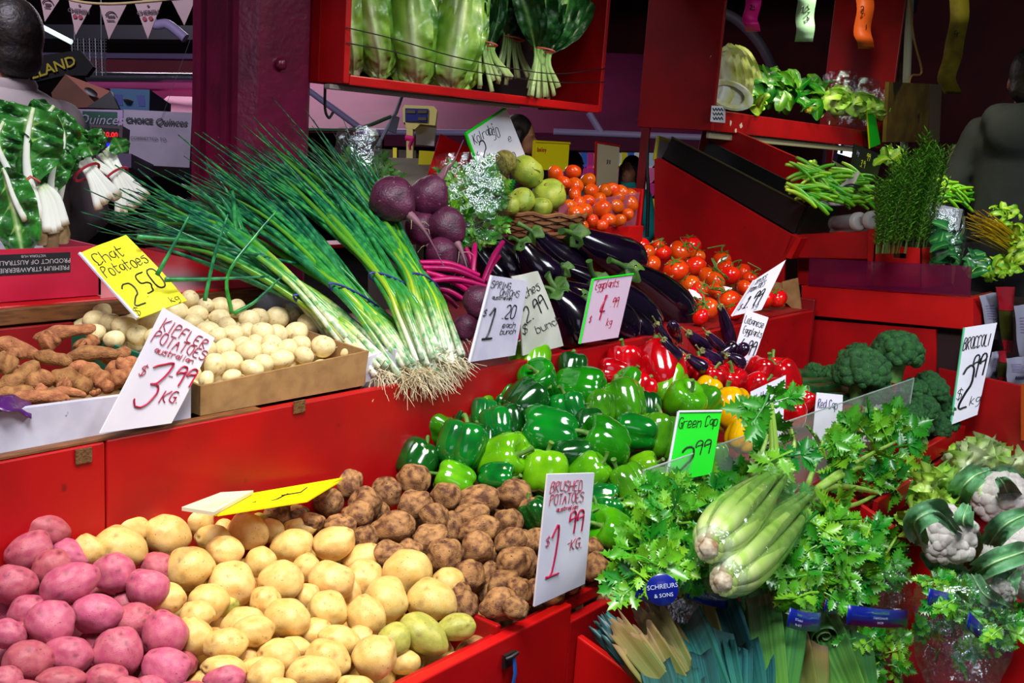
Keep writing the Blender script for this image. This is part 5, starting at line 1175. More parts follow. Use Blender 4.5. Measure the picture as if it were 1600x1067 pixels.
for k, (x, y) in enumerate(((62, 368), (80, 372), (95, 366), (40, 375))):
    MB().lathe([(0, -.02), (.014, -.018), (.018, 0), (.013, .02)], 10, Matrix.Translation(W(x, y, Y=2.0)-O), wob=lambda a, v: 1+.15*math.cos(4*a)).build('root_stub', mat('brown_root_stub', 'a08458', .8, '6c5030', 20, bump=.5), sbt)
stems2 = [((75, 362), (70, 320), (62, 290)), ((90, 360), (80, 315), (66, 288)), ((100, 352), (88, 310), (70, 290)), ((84, 364), (76, 320), (66, 295))]
for P in stems2:
    pts = cr([W(x, y, Y=1.985) for x, y in P], 5); k = len(pts); ob('rib', stalk_mesh([p-O for p in pts], [.013-.006*j/(k-1) for j in range(k)], 'rib', SBR, 9, .6), None, sbt)
for j, (l, dx, dy, Y) in enumerate((('white-stemmed greens bunch tied with a red band', 0, 0, 2.12), ('white-stemmed greens bunch lying behind the tied one', 45, 6, 2.2))):
    t = thing('choy_bunch', l, 'leafy greens', loc=W(170+dx, 320+dy, Y=Y), group='white stemmed greens'); O = t.matrix_world.translation; rr = random.Random(j)
    for k in range(11):
        a = rr.uniform(-1, 1); r0 = (165+dx+a*26, 318+dy-a*16+rr.uniform(-5, 5)); m0 = (140+dx+a*7, 268+dy-a*8); e0 = (112+dx+a*20, 234+dy-a*16)
        pts = cr([W(*r0, Y=Y-.02), W(*m0, Y=Y-.01), W(*e0, Y=Y+.02)], 6); q = len(pts)
        ob('stem', stalk_mesh([p-O for p in pts], [.009-.004*i/(q-1) for i in range(q)], 'stem', SBR, 8, .7), None, t)
    for k in range(14 if j == 0 else 4):
        x, y = 118+dx+rr.uniform(-26, 26), 228+dy+rr.uniform(-20, 14)
        bent_leaf(t, ((x+6, y+12), (x, y), (x-4+rr.uniform(-8, 14), y-14)), Y-.01+rr.uniform(-.03, .03), 34, SBL, k, ruffle=.3, cup=.3, name='leaf_blade')
    d = W(150+dx, 258+dy, Y=Y-.03)-W(122+dx, 280+dy, Y=Y-.03); c0 = W(136+dx, 269+dy, Y=Y-.012)
    MB().tube([c0+d*.6*math.cos(a)-FW*.03*math.sin(a)-O for a in np.linspace(0, 6.283, 24)], .003, 6, cap=False).build('rubber_band', mat('red_band', 'a01c30', .5), t)
# strawberry carton under the silverbeet
sc_ = thing('strawberry_carton', 'red strawberry carton turned upside down with black print panel', 'carton')
YS = 1.93; XS1 = W(157, 372, Y=YS).x; zs0, zs1 = SZ+.002, W(60, 388, Y=YS).z
REDC = mat('red_carton', 'c4123c', .5, 'a80c30', 5)
mb = MB().prism([(.35, YS, zs0), (XS1, YS, zs0), (XS1, YS, zs1), (.35, YS, zs1)], (0, .005, 0)); ob('front_wall', mb.mesh('front_wall', False), REDC, sc_)
mb = MB().prism([(XS1, YS, zs0), (XS1, 2.35, zs0), (XS1, 2.35, zs1), (XS1, YS, zs1)], (-.005, 0, 0)); ob('side_wall', mb.mesh('side_wall', False), REDC, sc_)
mb = MB().prism([(.35, YS+.006, zs1-.025), (XS1-.006, YS+.006, zs1-.025), (XS1-.006, 2.35, zs1-.025), (.35, 2.35, zs1-.025)], (0, 0, .004)); ob('paper_lining', mb.mesh('paper_lining', False), PAPER, sc_)
pa_, pb2 = W(0, 400, Y=YS-.001), W(110, 410, Y=YS-.001)
panel('print_panel', (.4, YS-.0012, W(50, 428, Y=YS).z), (pb2.x, YS, W(50, 396, Y=YS).z), mat('black_print', '14141c', .5), sc_, .0002)
# ================================================================ handwriting: single-stroke letters, x 0-4, y 0-9 (2 baseline, 6 small, 8 capital)
G = {'A': '0228 42;0.534.5', }
G = dict(A='022842;1535', B='020838473605;05364 3432202'.replace(' ', ''), C='473818070413022243', D='0208283742320 2'.replace(' ', ''), E='48080242;0535', F='480802;0535', G='4738180704133242454525', H='0208;4248;0545', I='2228', K='0208;480542',
 L='080242', M='0208254842', N='02084248', O='1807041332434738 18'.replace(' ', ''), P='020838473605', R='02083847360542', S='4738180706454332120 3'.replace(' ', ''), T='0848;2822', U='0804133343 48'.replace(' ', ''), Y='082548;2522', W='0812254248'[:10], J='48433212',
 a='3616050413334 6;464342'.replace(' ', ''), b='0802;0516364543321203', c='4516050412324 3'.replace(' ', ''), d='4642;3616050312334 5;4843'.replace(' ', ''), e='0444361605031243', f='481716 1 2'.replace(' ', '')+';0535', g='4516050413334 5;46413010'.replace(' ', ''), h='0802;05364542', i='2622;2728', k='0802;360442',
 l='1812', m='0602;0516252 2;25364542'.replace(' ', ''), n='0602;05364542', o='16050312324345361 6'.replace(' ', ''), p='0600;0516364543321203', r='0602;051646', s='4616053543321203', t='1813223 3;0646'.replace(' ', ''), u='0603123243;4642', w='0612253246'+'', v='062246', x='0642;4602', y='0603123345;46413010', z='06460242', j='46413010', q='3616050413334 6;4640'.replace(' ', ''))
G.update({'0': '1807031232434738 18'.replace(' ', ''), '1': '06282202;0242', '2': '0718384745240242', '3': '073848351535443 21203'.replace(' ', ''), '4': '38044 4;2822'.replace(' ', ''), '5': '480805354433 3202'.replace(' ', ''), '6': '38160312324344351504', '7': '08482212'[:6]+'22', '8': '1807164332120 31647381 8'.replace(' ', ''),
 '9': '47361605071838474 2'.replace(' ', ''), '.': '1222', '-': '0545', '$': '4738180706454332120 3;2921'.replace(' ', ''), '&': '4207183706031243', ',': '1201'})
G['7'] = '084822'; G['w'] = '0612253246'; G['W'] = '0812264248'
def glyph(ch):
    s = G.get(ch)
    if not s: return []
    out = []
    for part in s.split(';'):
        q = [(int(part[i]), int(part[i+1])-2) for i in range(0, len(part)-1, 2)]
        out.append(q)
    return out
def chaikin(p):
    if len(p) < 3: return p
    o = [p[0]]
    for a, b in zip(p, p[1:]): o += [(a[0]*.75+b[0]*.25, a[1]*.75+b[1]*.25), (a[0]*.25+b[0]*.75, a[1]*.25+b[1]*.75)]
    return o+[p[-1]]
def write(mb, fn, txt, u, v, h, asp, thick, slant=.12, rr=None, gap=.34, rot=0):
    """strokes of txt on a card: fn(u, v) gives the point; u, v of the first baseline corner; h capital height in v; asp = card height/width"""
    x = 0.0; c, s = math.cos(rot), math.sin(rot)
    for ch in txt:
        if ch == ' ': x += .55; continue
        wd = .30 if ch in 'il.I' else .44 if ch == '1' else .56
        for st in glyph(ch):
            st = chaikin(chaikin(st)); P = []
            for gx, gy in st:
                lx = (x+gx/4*wd+slant*gy/6)*h; ly = gy/6*h
                if rr: lx += rr.uniform(-.006, .006)*h; ly += rr.uniform(-.01, .01)*h
                lx, ly = lx*c-ly*s, lx*s+ly*c
                P.append(fn(u+lx*asp, v-ly))
            mb.tube(P, thick, 5)
        x += wd+gap*(.6 if ch in 'il.' else .5)
def sign(label, cor, plane, face, lines, edge=None, thick=.0035, cat='price card', name='price_card', ink=INKB, seed=0, curl=0, edgew=.0, stake=None):
    """card through four photo corners (TL TR BR BL) lying in one plane of the place"""
    C = [W(*c, **plane) if isinstance(plane, dict) else W(*c, **plane[i]) for i, c in enumerate(cor)]
    n = (C[1]-C[0]).cross(C[3]-C[0]).normalized()
    if n.dot(CAM-C[0]) < 0: n = -n
    t = thing(name, label, cat, loc=C[3]); O = C[3]
    def fn(u, v, lift=.0012):
        p = (C[0]*(1-u)+C[1]*u)*(1-v)+(C[3]*(1-u)+C[2]*u)*v
        return p-O+n*(lift+curl*(math.sin(v*math.pi)-.0)+curl*.6*math.sin(u*5+v*4))
    N1, N2 = (8, 10) if curl else (1, 1)
    mb = MB()
    def sheet(lift): return [fn(i/N1, j/N2, lift) for j in range(N2+1) for i in range(N1+1)]
    k = N1+1; A = sheet(0); B = sheet(-thick); m_ = len(A)
    Fc = [(j*k+i, j*k+i+1, (j+1)*k+i+1, (j+1)*k+i) for j in range(N2) for i in range(N1)]
    Fc += [tuple(m_+x for x in q[::-1]) for q in Fc]
    rim = [i for i in range(k)]+[j*k+N1 for j in range(1, N2+1)]+[N2*k+i for i in range(N1-1, -1, -1)]+[j*k for j in range(N2-1, 0, -1)]
    for a, b in zip(rim, rim[1:]+rim[:1]): Fc.append((a, m_+a, m_+b, b))
    mb.add(A+B, Fc); cdo = mb.build('card', face, t, bool(curl))
    asp = (C[3]-C[0]).length/(C[1]-C[0]).length
    if edge:
        e = MB(); w_ = edgew or .0035
        e.tube([fn(0, 0), fn(0, 1)], w_, 6)
        if edgew: e.tube([fn(0, 0), fn(1, 0)], w_*.8, 6)
        e.build('coloured_edge', edge, t)
    if stake:
        q = fn(.5, 1, -thick); MB().tube([q, q+Vector((0, 0, stake-(q+O).z))], .005, 6).build('stake', WOOD, t)
    rr = random.Random(seed)
    for L_ in lines:
        txt, u, v, h = L_[:4]; kw = L_[4] if len(L_) > 4 else {}
        b = MB(); th = kw.get('th', min(.0021*max(1, (C[3]-C[0]).length/.2), max(.0006, h*(C[3]-C[0]).length*.034)))
        write(b, lambda a_, b_: fn(a_, b_, .0012), txt, u, v, h, asp*kw.get('w', 1), th, kw.get('sl', .12), rr, kw.get('gap', .34), kw.get('rot', 0))
        b.build('lettering', kw.get('ink', ink), cdo)
    return t
Yc = YB-.03
def DP(x, y, Y): return dict(D=DEP(W(x, y, Y=Y)))
sign('white kipfler potato price card with crimson writing', ((256, 481), (336, 528), (268, 661), (157, 677)), dict(Y=Yc), PAPER, [('KIPFLER', .08, .155, .10, dict(w=.92)), ('POTATOES', .04, .265, .10, dict(w=.86)), ('australian', .16, .335, .055, dict(w=.95)), ('$', .10, .53, .08), ('3', .22, .80, .42, dict(w=.66, th=.0016)), ('-', .57, .53, .06), ('99', .66, .58, .20, dict(w=.62)), ('KG.', .62, .76, .12, dict(w=.75))], ink=INKR, seed=1, curl=.001)
sign('white brushed potato price card with crimson writing', ((856, 741), (929, 739), (914, 912), (835, 948)), dict(Y=YF-.026), PAPER, [('BRUSHED', .07, .14, .085, dict(w=.96)), ('POTATOES', .08, .24, .085, dict(w=.88)), ('australian', .24, .295, .04), ('$', .09, .55, .07), ('1', .16, .80, .46, dict(w=.75, th=.0017)), ('-', .54, .60, .05), ('99', .52, .50, .19, dict(w=.72)), ('KG.', .60, .64, .09)], ink=INKR, seed=2)
sign('white spring onions price card with black writing', ((767, 430), (825, 439), (805, 555), (732, 566)), dict(Y=Yc-.004), mat('lilac_white_card', 'd6cfe0', .55, 'c4bcd4', 12), [('SPRING', .06, .14, .085), ('ONIONS', .32, .225, .085), ('australian', .16, .27, .05), ('$', .05, .47, .075), ('1', .16, .74, .42, dict(w=.8)), ('-', .50, .52, .05), ('20', .56, .50, .17, dict(w=.75)), ('each', .56, .62, .075), ('bunch', .54, .70, .07)], seed=3, edge=PAPER)
sign('curled white bunches price card beside the spring onion card', ((800, 432), (842, 424), (880, 540), (818, 556)), dict(Y=Yc+.012), mat('cream_card', 'd8d6cc', .55, 'c4c2b4', 12), [('bunches', -.22, .34, .12, dict(rot=.2, w=.9)), ('$', .02, .72, .12), ('2.99', .16, .60, .20, dict(rot=.25, w=.7)), ('bunch', .42, .76, .10, dict(rot=.25))], seed=4, curl=.004)
sign('lilac eggplant price card with green edge', ((926, 436), (989, 428), (966, 527), (905, 537)), dict(Y=Yc-.002), PINKP, [('Eggplants.', .10, .17, .13, dict(w=.78)), ('4', .30, .66, .38, dict(w=.8)), ('.', .58, .48, .1), ('99', .62, .50, .16, dict(w=.8)), ('$', .12, .68, .09), ('kg', .58, .78, .12)], edge=LIME, ink=INKR, seed=5, edgew=.003)
sign('narrow white slender eggplant price card', ((1166, 484), (1201, 496), (1170, 586), (1138, 580)), DP(1150, 583, 1.36), PAPER, [('Lebanese', .06, .20, .12, dict(w=.46)), ('Eggplants', .12, .36, .12, dict(w=.42)), ('$', .06, .62, .08), ('6-99', .14, .68, .24, dict(w=.42)), ('kg', .50, .84, .11, dict(w=.7))], seed=6)
sign('steeply leaning white truss tomato price card', ((1178, 438), (1228, 406), (1190, 484), (1143, 494)), [DP(1160, 490, 1.44)]*4, PAPER, [('TRUSS', .14, .22, .13, dict(w=.72)), ('TOMATOES', .06, .40, .14, dict(w=.60)), ('1.99', .24, .84, .34, dict(w=.55)), ('$', .08, .85, .14), ('kg', .6, .92, .12)], seed=7, edge=PAPER)
sign('lime green capsicum price card', ((1060, 643), (1128, 642), (1112, 740), (1040, 755)), DP(1060, 750, YF+.02), LIME, [('Green', .05, .24, .16, dict(w=.55)), ('Cap', .66, .23, .16, dict(w=.5)), ('2', .20, .92, .40, dict(w=.72)), ('.', .48, .68, .1), ('99', .52, .66, .22, dict(w=.7)), ('$', .04, .9, .1)], ink=mat('dark_green_ink', '14300c', .5), edge=PAPER, seed=8, edgew=.003)
sign('white yellow-capsicum price card behind the celery sprig', ((1173, 612), (1228, 586), (1222, 690), (1170, 700)), DP(1195, 695, YF+.05), PAPER, [('Yellow', .10, .26, .17, dict(w=.5, ink=INKN)), ('C', .40, .50, .2, dict(ink=INKN)), ('Grown', .20, .60, .10, dict(ink=INKR, rot=.3))], seed=9)
sign('small white red-capsicum price card by the acrylic sheet', ((1276, 613), (1317, 617), (1314, 700), (1268, 700)), DP(1290, 690, YF+.06), PAPER, [('Red Cap', .08, .28, .17, dict(w=.42, ink=INKN))], seed=10)
sign('small card with a yellow edge seen through the acrylic sheet', ((1348, 628), (1387, 629), (1380, 690), (1342, 690)), DP(1360, 690, YF+.08), PAPER, [('Contnental', .08, .34, .18, dict(w=.42)), ('kg', .2, .6, .16)], edge=YELP, seed=11, edgew=.003)
sign('tall white broccoli price card with green edge', ((1506, 512), (1558, 504), (1527, 648), (1485, 664)), DP(1505, 656, YBR-.03), PAPER, [('BROCCOLI', .06, .24, .13, dict(w=.40)), ('2', .14, .86, .44, dict(w=.5)), ('.', .46, .66, .1), ('99', .46, .56, .24, dict(w=.46)), ('$', .08, .75, .1), ('kg', .6, .86, .1)], edge=mat('mint_edge', '5cc890', .5), seed=12)
sign('yellow chat potato price card leaning over the carton', ((124, 396), (197, 366), (292, 470), (215, 497)), [dict(Y=1.80), dict(Y=1.80), dict(Y=1.68), dict(Y=1.68)], YELP, [('Chat', .10, .24, .16, dict(w=.8)), ('Potatoes', .06, .42, .15, dict(w=.62)), ('2', .10, .86, .30, dict(w=.8)), ('.', .42, .80, .1), ('50', .48, .76, .26, dict(w=.72)), ('$', .02, .97, .10), ('kg', .72, .97, .08)], seed=13, curl=.003, edge=PAPER)
sign('white kohlrabi price card with green and yellow edges', ((727, 209), (791, 168), (822, 246), (752, 276)), dict(Y=2.2), PAPER, [('Kolrabi', .10, .30, .20, dict(w=.72)), ('2', .16, .66, .36, dict(w=.8)), ('.', .40, .50, .1), ('50', .50, .42, .20, dict(w=.8)), ('e', .78, .60, .16), ('$', .05, .62, .14), ('celeriac', .26, .84, .16, dict(w=.65)), ('50', .62, .98, .18)], edge=LIME, seed=14, edgew=.006)
sign('bright yellow card behind the oval tomatoes', ((834, 221), (890, 224), (887, 268), (832, 264)), dict(Y=2.5), YELP, [('Round George', .10, .36, .16, dict(w=.40, ink=mat('red_ink', 'c02010', .5)))], seed=15, edge=mat('yellow_frame', 'e8d000', .4), edgew=.006, stake=SZ)
sign('tan board with a red frame behind the oval tomatoes', ((931, 222), (968, 228), (965, 293), (929, 290)), dict(Y=2.52), mat('tan_board', 'b8a888', .6), [('$4.50', .48, .46, .09, dict(w=.5))], edge=RED, seed=16, edgew=.006, stake=SZ)
# stack of folded cards lying on the washed potatoes
fc = thing('fallen_card', 'yellow and white folded price cards lying on the potato heap', 'price card', loc=W(400, 780, Y=1.40)); O = fc.matrix_world.translation
def slab(name, pts, m, off):
    MB().prism([W(x, y, Y=Y)-O for x, y, Y in pts], off).build(name, m, fc, False)
slab('yellow_card', [(335, 803, 1.34), (395, 770, 1.42), (535, 746, 1.43), (465, 783, 1.36)], YELP, (0, 0, -.004))
slab('white_card', [(284, 792, 1.30), (345, 769, 1.40), (396, 766, 1.41), (334, 800, 1.33)], mat('beige_card', 'd8ccb4', .6), (0, 0, -.006))
slab('lower_card', [(340, 804, 1.325), (480, 782, 1.345), (530, 752, 1.41), (400, 790, 1.36)], YELP, (0, 0, -.003))
b = MB()
for P in (((400, 788), (430, 782), (450, 772)), ((440, 775), (470, 770), (480, 762)), ((360, 795), (400, 785))): b.tube([W(x, y-1, Y=1.375)-O for x, y in P], .0012, 5)
b.build('lettering', INKB, fc)
def ptext(txt, M, size, m, parent=None, name='printed_lettering', align='CENTER', shear=0, bold=0):
    cu = bpy.data.curves.new('t', 'FONT'); cu.body = txt; cu.size = size; cu.align_x = align; cu.align_y = 'CENTER'; cu.shear = shear; cu.offset = bold; cu.resolution_u = 2
    o = bpy.data.objects.new('t', cu); COL.objects.link(o); bpy.context.view_layer.update()
    me = bpy.data.meshes.new_from_object(o.evaluated_get(bpy.context.evaluated_depsgraph_get())); me.name = name
    bpy.data.objects.remove(o); me.materials.clear(); me.materials.append(m)
    r = ob(name, me, None, parent)
    r.matrix_local = (parent.matrix_world.inverted() @ M) if parent else M
    return r
def face_frame(p, right, up, lift=.0015):
    x = Vector(right).normalized(); u_ = Vector(up); y = (u_-x*u_.dot(x)).normalized(); z = x.cross(y); return frame(Vector(p)+z*lift, x, y, z)
PRINTW = mat('pale_print', 'b8b0b4', .6)
yz = YS-.0014
zc = W(50, 412, Y=YS).z
xc_ = W(52, 412, Y=YS).x
for k, (t_, dz, sz) in enumerate((('PREMIUM STRAWBERRIES', -.010, .0125), ('PRODUCT OF AUSTRALIA', .004, .0125), ('VICTORIA HUB', .015, .007))):
    ptext(t_, face_frame((xc_, yz, zc+dz), (-1, 0, 0), (0, 0, -1), .0006), sz, PRINTW, sc_)
# printed bands on the celery sleeves
def place_on(pts, i, tilt=0):
    p = pts[i]; t_ = (pts[min(len(pts)-1, i+1)]-pts[max(0, i-1)]).normalized(); up_ = (UP-t_*UP.dot(t_)).normalized(); return face_frame(p, t_, up_, .002)
TXTW = mat('band_print_white', 'c8d4e8', .5)
TXTG = mat('band_print_green', '60b030', .5)
o, P = band_on(c1, [(994, 918), (1020, 925), (1050, 922)], 24, .80, bulge=.03)
O = c1.matrix_world.translation
lbc = W(1035, 922, Y=.75)
MB().lathe([(0, 0), (.024, 0), (.026, -.002)], 24, face_frame(lbc-O, RT, UP, 0)).build('round_label', BLUEB, c1)
ptext('SCHREURS', face_frame(lbc+UP*.006, RT+UP*.12, UP), .0105, TXTW, c1); ptext('& SONS', face_frame(lbc-UP*.008+RT*.002, RT+UP*.12, UP), .009, TXTW, c1)
o, P = band_on(c2, [(1074, 918), (1100, 926), (1135, 936)], 26, .82, bulge=.03)
ptext('SCHREURS AND SONS', place_on(P, 6), .008, TXTW, c2)
o, P = band_on(c3, [(1318, 955), (1360, 955), (1412, 962)], 30, .60, bulge=.05)
for k, (t_, m_) in enumerate((('Grown and packed by SCHREURS & SONS', TXTG), ('30 Twyford Rd, Clyde Victoria 3978', TXTW), ('Ph +61 3 5998', TXTW))): ptext(t_, place_on(P, 6) @ Matrix.Translation((0, .009-.009*k, 0)), .0062, m_, c3)
o, P = band_on(c3, [(1230, 962), (1250, 966), (1280, 970)], 30, .66, bulge=.02)
for k, (t_, m_) in enumerate((('Grown', TXTG), ('30 Twyford', TXTW), ('Ph +61 3', TXTW))): ptext(t_, place_on(P, 4) @ Matrix.Translation((0, .009-.009*k, 0)), .0065, m_, c3)
o, P = band_on(c3, [(1288, 945), (1300, 948), (1318, 944)], 20, .68, bulge=.01)
o, P = band_on(c4, [(1448, 930), (1480, 938), (1508, 958)], 26, .50, bulge=.02)
ptext('Velvet crispy', place_on(P, 6), .010, TXTW, c4)
o, P = band_on(c4, [(1508, 965), (1530, 990), (1552, 1018)], 26, .45, bulge=.03)
ptext('Grown by SCHREURS', place_on(P, 6), .006, TXTW, c4)
# ================================================================ hung cabinet with cos lettuces
c1b = thing('hanging_cabinet', 'red open cabinet of cos lettuces hung over the counter', 'cabinet')
KX0, KX1, KY, KZ = 1.83, 3.01, 2.10, 1.720
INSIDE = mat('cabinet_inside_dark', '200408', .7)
panel('side_panel', (KX0, KY, KZ-.005), (KX0+.02, KY+.10, 2.75), REDL, c1b)  # brighter front strip: light on the one panel, put into its colour
panel('side_panel', (KX0+.0, KY+.10, KZ-.005), (KX0+.02, KY+.27, 2.75), RED, c1b)
panel('side_panel', (KX1-.02, KY, KZ-.005), (KX1, KY+.27, 2.75), RED, c1b)
panel('bottom_board', (KX0+.02, KY+.012, KZ), (KX1-.02, KY+.27, KZ+.012), REDD, c1b)
panel('front_lip', (KX0+.02, KY-.002, KZ-.008), (KX1-.02, KY+.01, KZ+.018), REDL, c1b)
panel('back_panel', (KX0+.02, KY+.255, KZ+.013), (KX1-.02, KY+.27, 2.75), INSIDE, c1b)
panel('top_board', (KX0, KY, 2.75), (KX1, KY+.27, 2.77), RED, c1b)
panel('underside_rail', (KX0-.02, KY+.03, KZ-.022), (2.6, KY+.055, KZ-.009), mat('dull_rail', '9a8c88', .6), c1b)
hg = thing('cabinet_hanger', 'steel rods holding the cabinet to the roof', 'rod')
for x in (1.95, 2.9): MB().tube([(x, 2.3, 2.77), (x, 2.3, 3.92)], .01, 8).build('rod', STEEL, hg)
for k, P in enumerate((((541, 43), (620, 62), (725, 92), (860, 115), (945, 107)), ((541, 67), (620, 82), (725, 109), (860, 128), (944, 128)))):
    tag(MB().tube(cr([W(x, y, Y=KY-.004-.05*math.sin(math.pi*i/4)) for i, (x, y) in enumerate(P)], 6), .0016, 6).build('guard_wire', DARK), ['upper thin wire strung across the lettuce cabinet', 'lower thin wire strung across the lettuce cabinet'][k], 'wire')
COS = matt('cos_lettuce_leaf', [(0, 'dce8b8'), (.18, 'c4dc88'), (.35, '7cac34'), (.75, '48881c'), (1, '2c6c14')], .4, 14, '94c040', bump=.7, bscale=22, rand=.1, coat=.15)
COSD = matt('kale_leaf', [(0, '8ab060'), (.12, '5c9040'), (.25, '184c1c'), (1, '0c3414')], .45, 30, '1f5a24', bump=1, bscale=50, rand=.15)
for i, (bx, by, w_, lean, dn) in enumerate(((552, 116, 46, -14, 0), (592, 120, 60, -24, 0), (650, 134, 74, -14, 1), (706, 142, 78, 22, 1))):
    Y = 2.24-.03*i; t = thing('cos_lettuce', ['cos lettuce at the edge of the cabinet, half cut off', 'slim pale cos lettuce standing second', 'fat cos lettuce with broad white ribs in the middle', 'tall cos lettuce leaning beside the kale'][i], 'lettuce', loc=W(bx, by, Y=Y), group='cos lettuces in the cabinet'); rr = random.Random(i)
    for k in range(9):
        a = (k-4)/4; o_ = rr.uniform(-.02, .02)
        P = [(bx+a*w_*.10, by), (bx+a*w_*.42, by-34), (bx+lean*.5+a*w_*.46, by-90), (bx+lean+a*w_*.62, by-165-rr.uniform(0, 30))]
        bent_leaf(t, P, [Y-.01, Y-.055+.09*abs(a)+.01*(k % 2), Y-.06+.10*abs(a), Y-.03+.06*abs(a)], w_*(.75 if abs(a) > .3 else .9), COS, k+i*10, ruffle=.16, cup=-.35, crinkle=.008, tl=.75, ns=9, wprof=[.3, .62, .8, 1, 1.05, .9], rib=.008, nrm=(CAM-W(bx, by, Y=Y))+RT*a*1.2)
    MB().lathe([(0, -.006), (.016, -.005), (.022, .01), (.02, .03)], 12).build('cut_base', mat('lettuce_base', 'd8d8b8', .6, 'b09a70', 40), t)
KST = matt('kale_stem', [(0, 'c8dc98'), (.5, '7ca850'), (1, '3c7028')], .4, rand=.1)
def kale(label, base, tie, tops, n, Y, seed, w_=26, bandc=BAND):
    t = thing('kale_bunch', label, 'leafy greens', loc=W(*base, Y=Y), group='dark leafy bunches in the cabinet'); O = t.matrix_world.translation; rr = random.Random(seed)
    for k in range(n):
        a = rr.uniform(-1, 1); u = (k+.5)/n
        b0 = (base[0]+(u-.5)*60+rr.uniform(-6, 6), base[1]+rr.uniform(-12, 6)-abs(u-.4)*24); t0 = (tie[0]+(u-.5)*26, tie[1]+(u-.5)*10); e0 = (tops[0]*(1-u)+tops[1]*u, tops[2]+rr.uniform(-30, 20))
        ys = [Y-.03+rr.uniform(-.02, .02), Y-.02, Y+rr.uniform(-.03, .03)]
        pts = cr([W(*b0, Y=ys[0]), W(*t0, Y=ys[1]), W(*e0, Y=ys[2])], 6); q = len(pts)
        ob('stem', stalk_mesh([p-O for p in pts], [.0095-.006*i/(q-1) for i in range(q)], 'stem', KST, 8, .55), None, t)
        bent_leaf(t, [t0, ((t0[0]+e0[0])/2+rr.uniform(-6, 6), (t0[1]+e0[1])/2), e0], [Y-.02, Y-.03, Y], w_*rr.uniform(.9, 1.4), COSD, k+seed*20, ruffle=.3, cup=.3, wprof=[.2, .7, 1, 1, .8, .5], name='leaf_blade', crinkle=.008, ns=9)
    c0 = W(*tie, Y=Y-.03); d = RT*.03*DEP(c0)/2.6
    MB().tube([c0+d*math.cos(a)-FW*.02*math.sin(a)-UP*.006*math.cos(a)-O for a in np.linspace(0, 6.283, 24)], .003, 6, cap=False).build('rubber_band', bandc, t)
kale('small dark green bunch with white-green stems beside the cos lettuce', (772, 140), (758, 68), (735, 790, -20), 7, 2.16, 1, 24)
kale('big dark kale bunch with a pink band hanging over the lip', (848, 158), (848, 78), (800, 930, -10), 12, 2.13, 2, 34)
kale('dark leafy bunch at the back of the cabinet', (800, 130), (800, 60), (770, 840, -20), 8, 2.24, 3, 30)

# ================================================================ second shelf unit, on the far right
s2 = thing('shelf_unit', 'red shelf unit of leafy greens beyond the tomatoes', 'shelf unit')
QX0, QX1, QY, QZ = 3.80, 5.80, 2.10, 1.692
panel('side_panel', (QX0, QY, QZ), (QX0+.02, QY+.36, 2.9), RED, s2)
panel('side_panel', (QX1-.02, QY, QZ+.05), (QX1, QY+.40, 2.9), RED, s2)
panel('shelf_board', (QX0+.02, QY+.014, QZ+.02), (QX1-.02, QY+.38, QZ+.034), REDD, s2)
panel('front_lip', (QX0+.02, QY, QZ), (QX1-.02, QY+.013, QZ+.085), RED, s2)
panel('lower_rail', (QX0+.02, QY+.02, QZ-.03), (QX1-.3, QY+.035, QZ-.002), mat('dull_cream_rail', 'a89c80', .6), s2)
for x in (QX0, QX1-.02): panel('post', (x+.002, QY+.30, 0), (x+.018, QY+.34, QZ if x == QX0 else QZ+.05), REDD, s2)
chips = mat('chipped_paint', 'd8c8c0', .7)
for (x, y, r) in ((1142, 192, 5), (1158, 197, 5), (1150, 204, 4), (1296, 192, 4)):
    p = W(x, y, Y=QY-.001); q = MB(); rr = random.Random(x); n_ = 9
    q.add([(p.x+math.cos(a)*r*.0028*rr.uniform(.5, 1.2), QY-.0006, p.z+math.sin(a)*r*.0028*rr.uniform(.5, 1.2)) for a in np.linspace(0, 6.28, n_, False)], [tuple(range(n_))]); ob('paint_chip', q.mesh('paint_chip', False), chips, s2)
st_ = sign('little white sticker on the shelf lip', ((1112, 165), (1134, 166), (1133, 192), (1110, 190)), dict(Y=QY-.002), PAPER, [], thick=.001, cat='sticker', name='sticker')
b = MB(); O = st_.matrix_world.translation
for k, y in enumerate((171, 178, 185)): b.tube([W(1114+j*2.2, y+(j % 2)*4-2, Y=QY-.004)-O for j in range(8)], .0022, 5)
b.build('lettering', INKB, st_)
# half wombok
WOM = matt('wombok_leaf', [(0, 'f0f0e0'), (.4, 'e8eccc'), (.8, 'd8dc70'), (1, 'c0cc40')], .4, 14, 'e4e0a0', bump=1, bscale=30, rand=.05)
wk = thing('wombok', 'halved pale wombok cabbage lying on the shelf', 'cabbage', loc=W(1138, 150, Y=2.14)); O = wk.matrix_world.translation
for k in range(7):
    dx = (k-3)*6
    bent_leaf(wk, [(1140+dx, 162), (1150+dx*1.1, 130), (1140+dx*.9, 95), (1130+dx*.6, 75+abs(dx)*.4)], [2.12+.01*k]*4, 42, WOM, k, ruffle=.25, cup=-.2, wprof=[.8, 1, 1, 1, .8, .5], rib=.004)
MB().lathe([(0, 0), (.055, .004), (.075, .012), (.08, .02), (.07, .026), (.05, .02)], 24, frame(W(1138, 150, Y=2.10)-O, camdir(1, -.35, 0)*1.3, camdir(.35, 1, 0)*.75, -FW)).build('cut_face', mat('wombok_cut', 'e8ead0', .5, 'd0d48a', 30), wk)
SPN = matt('spinach_leaf', [(0, '8ab848'), (.15, '3c8418'), (1, '1f6410')], .35, 20, '4a9020', rand=.3, hue=.03, coat=.2)
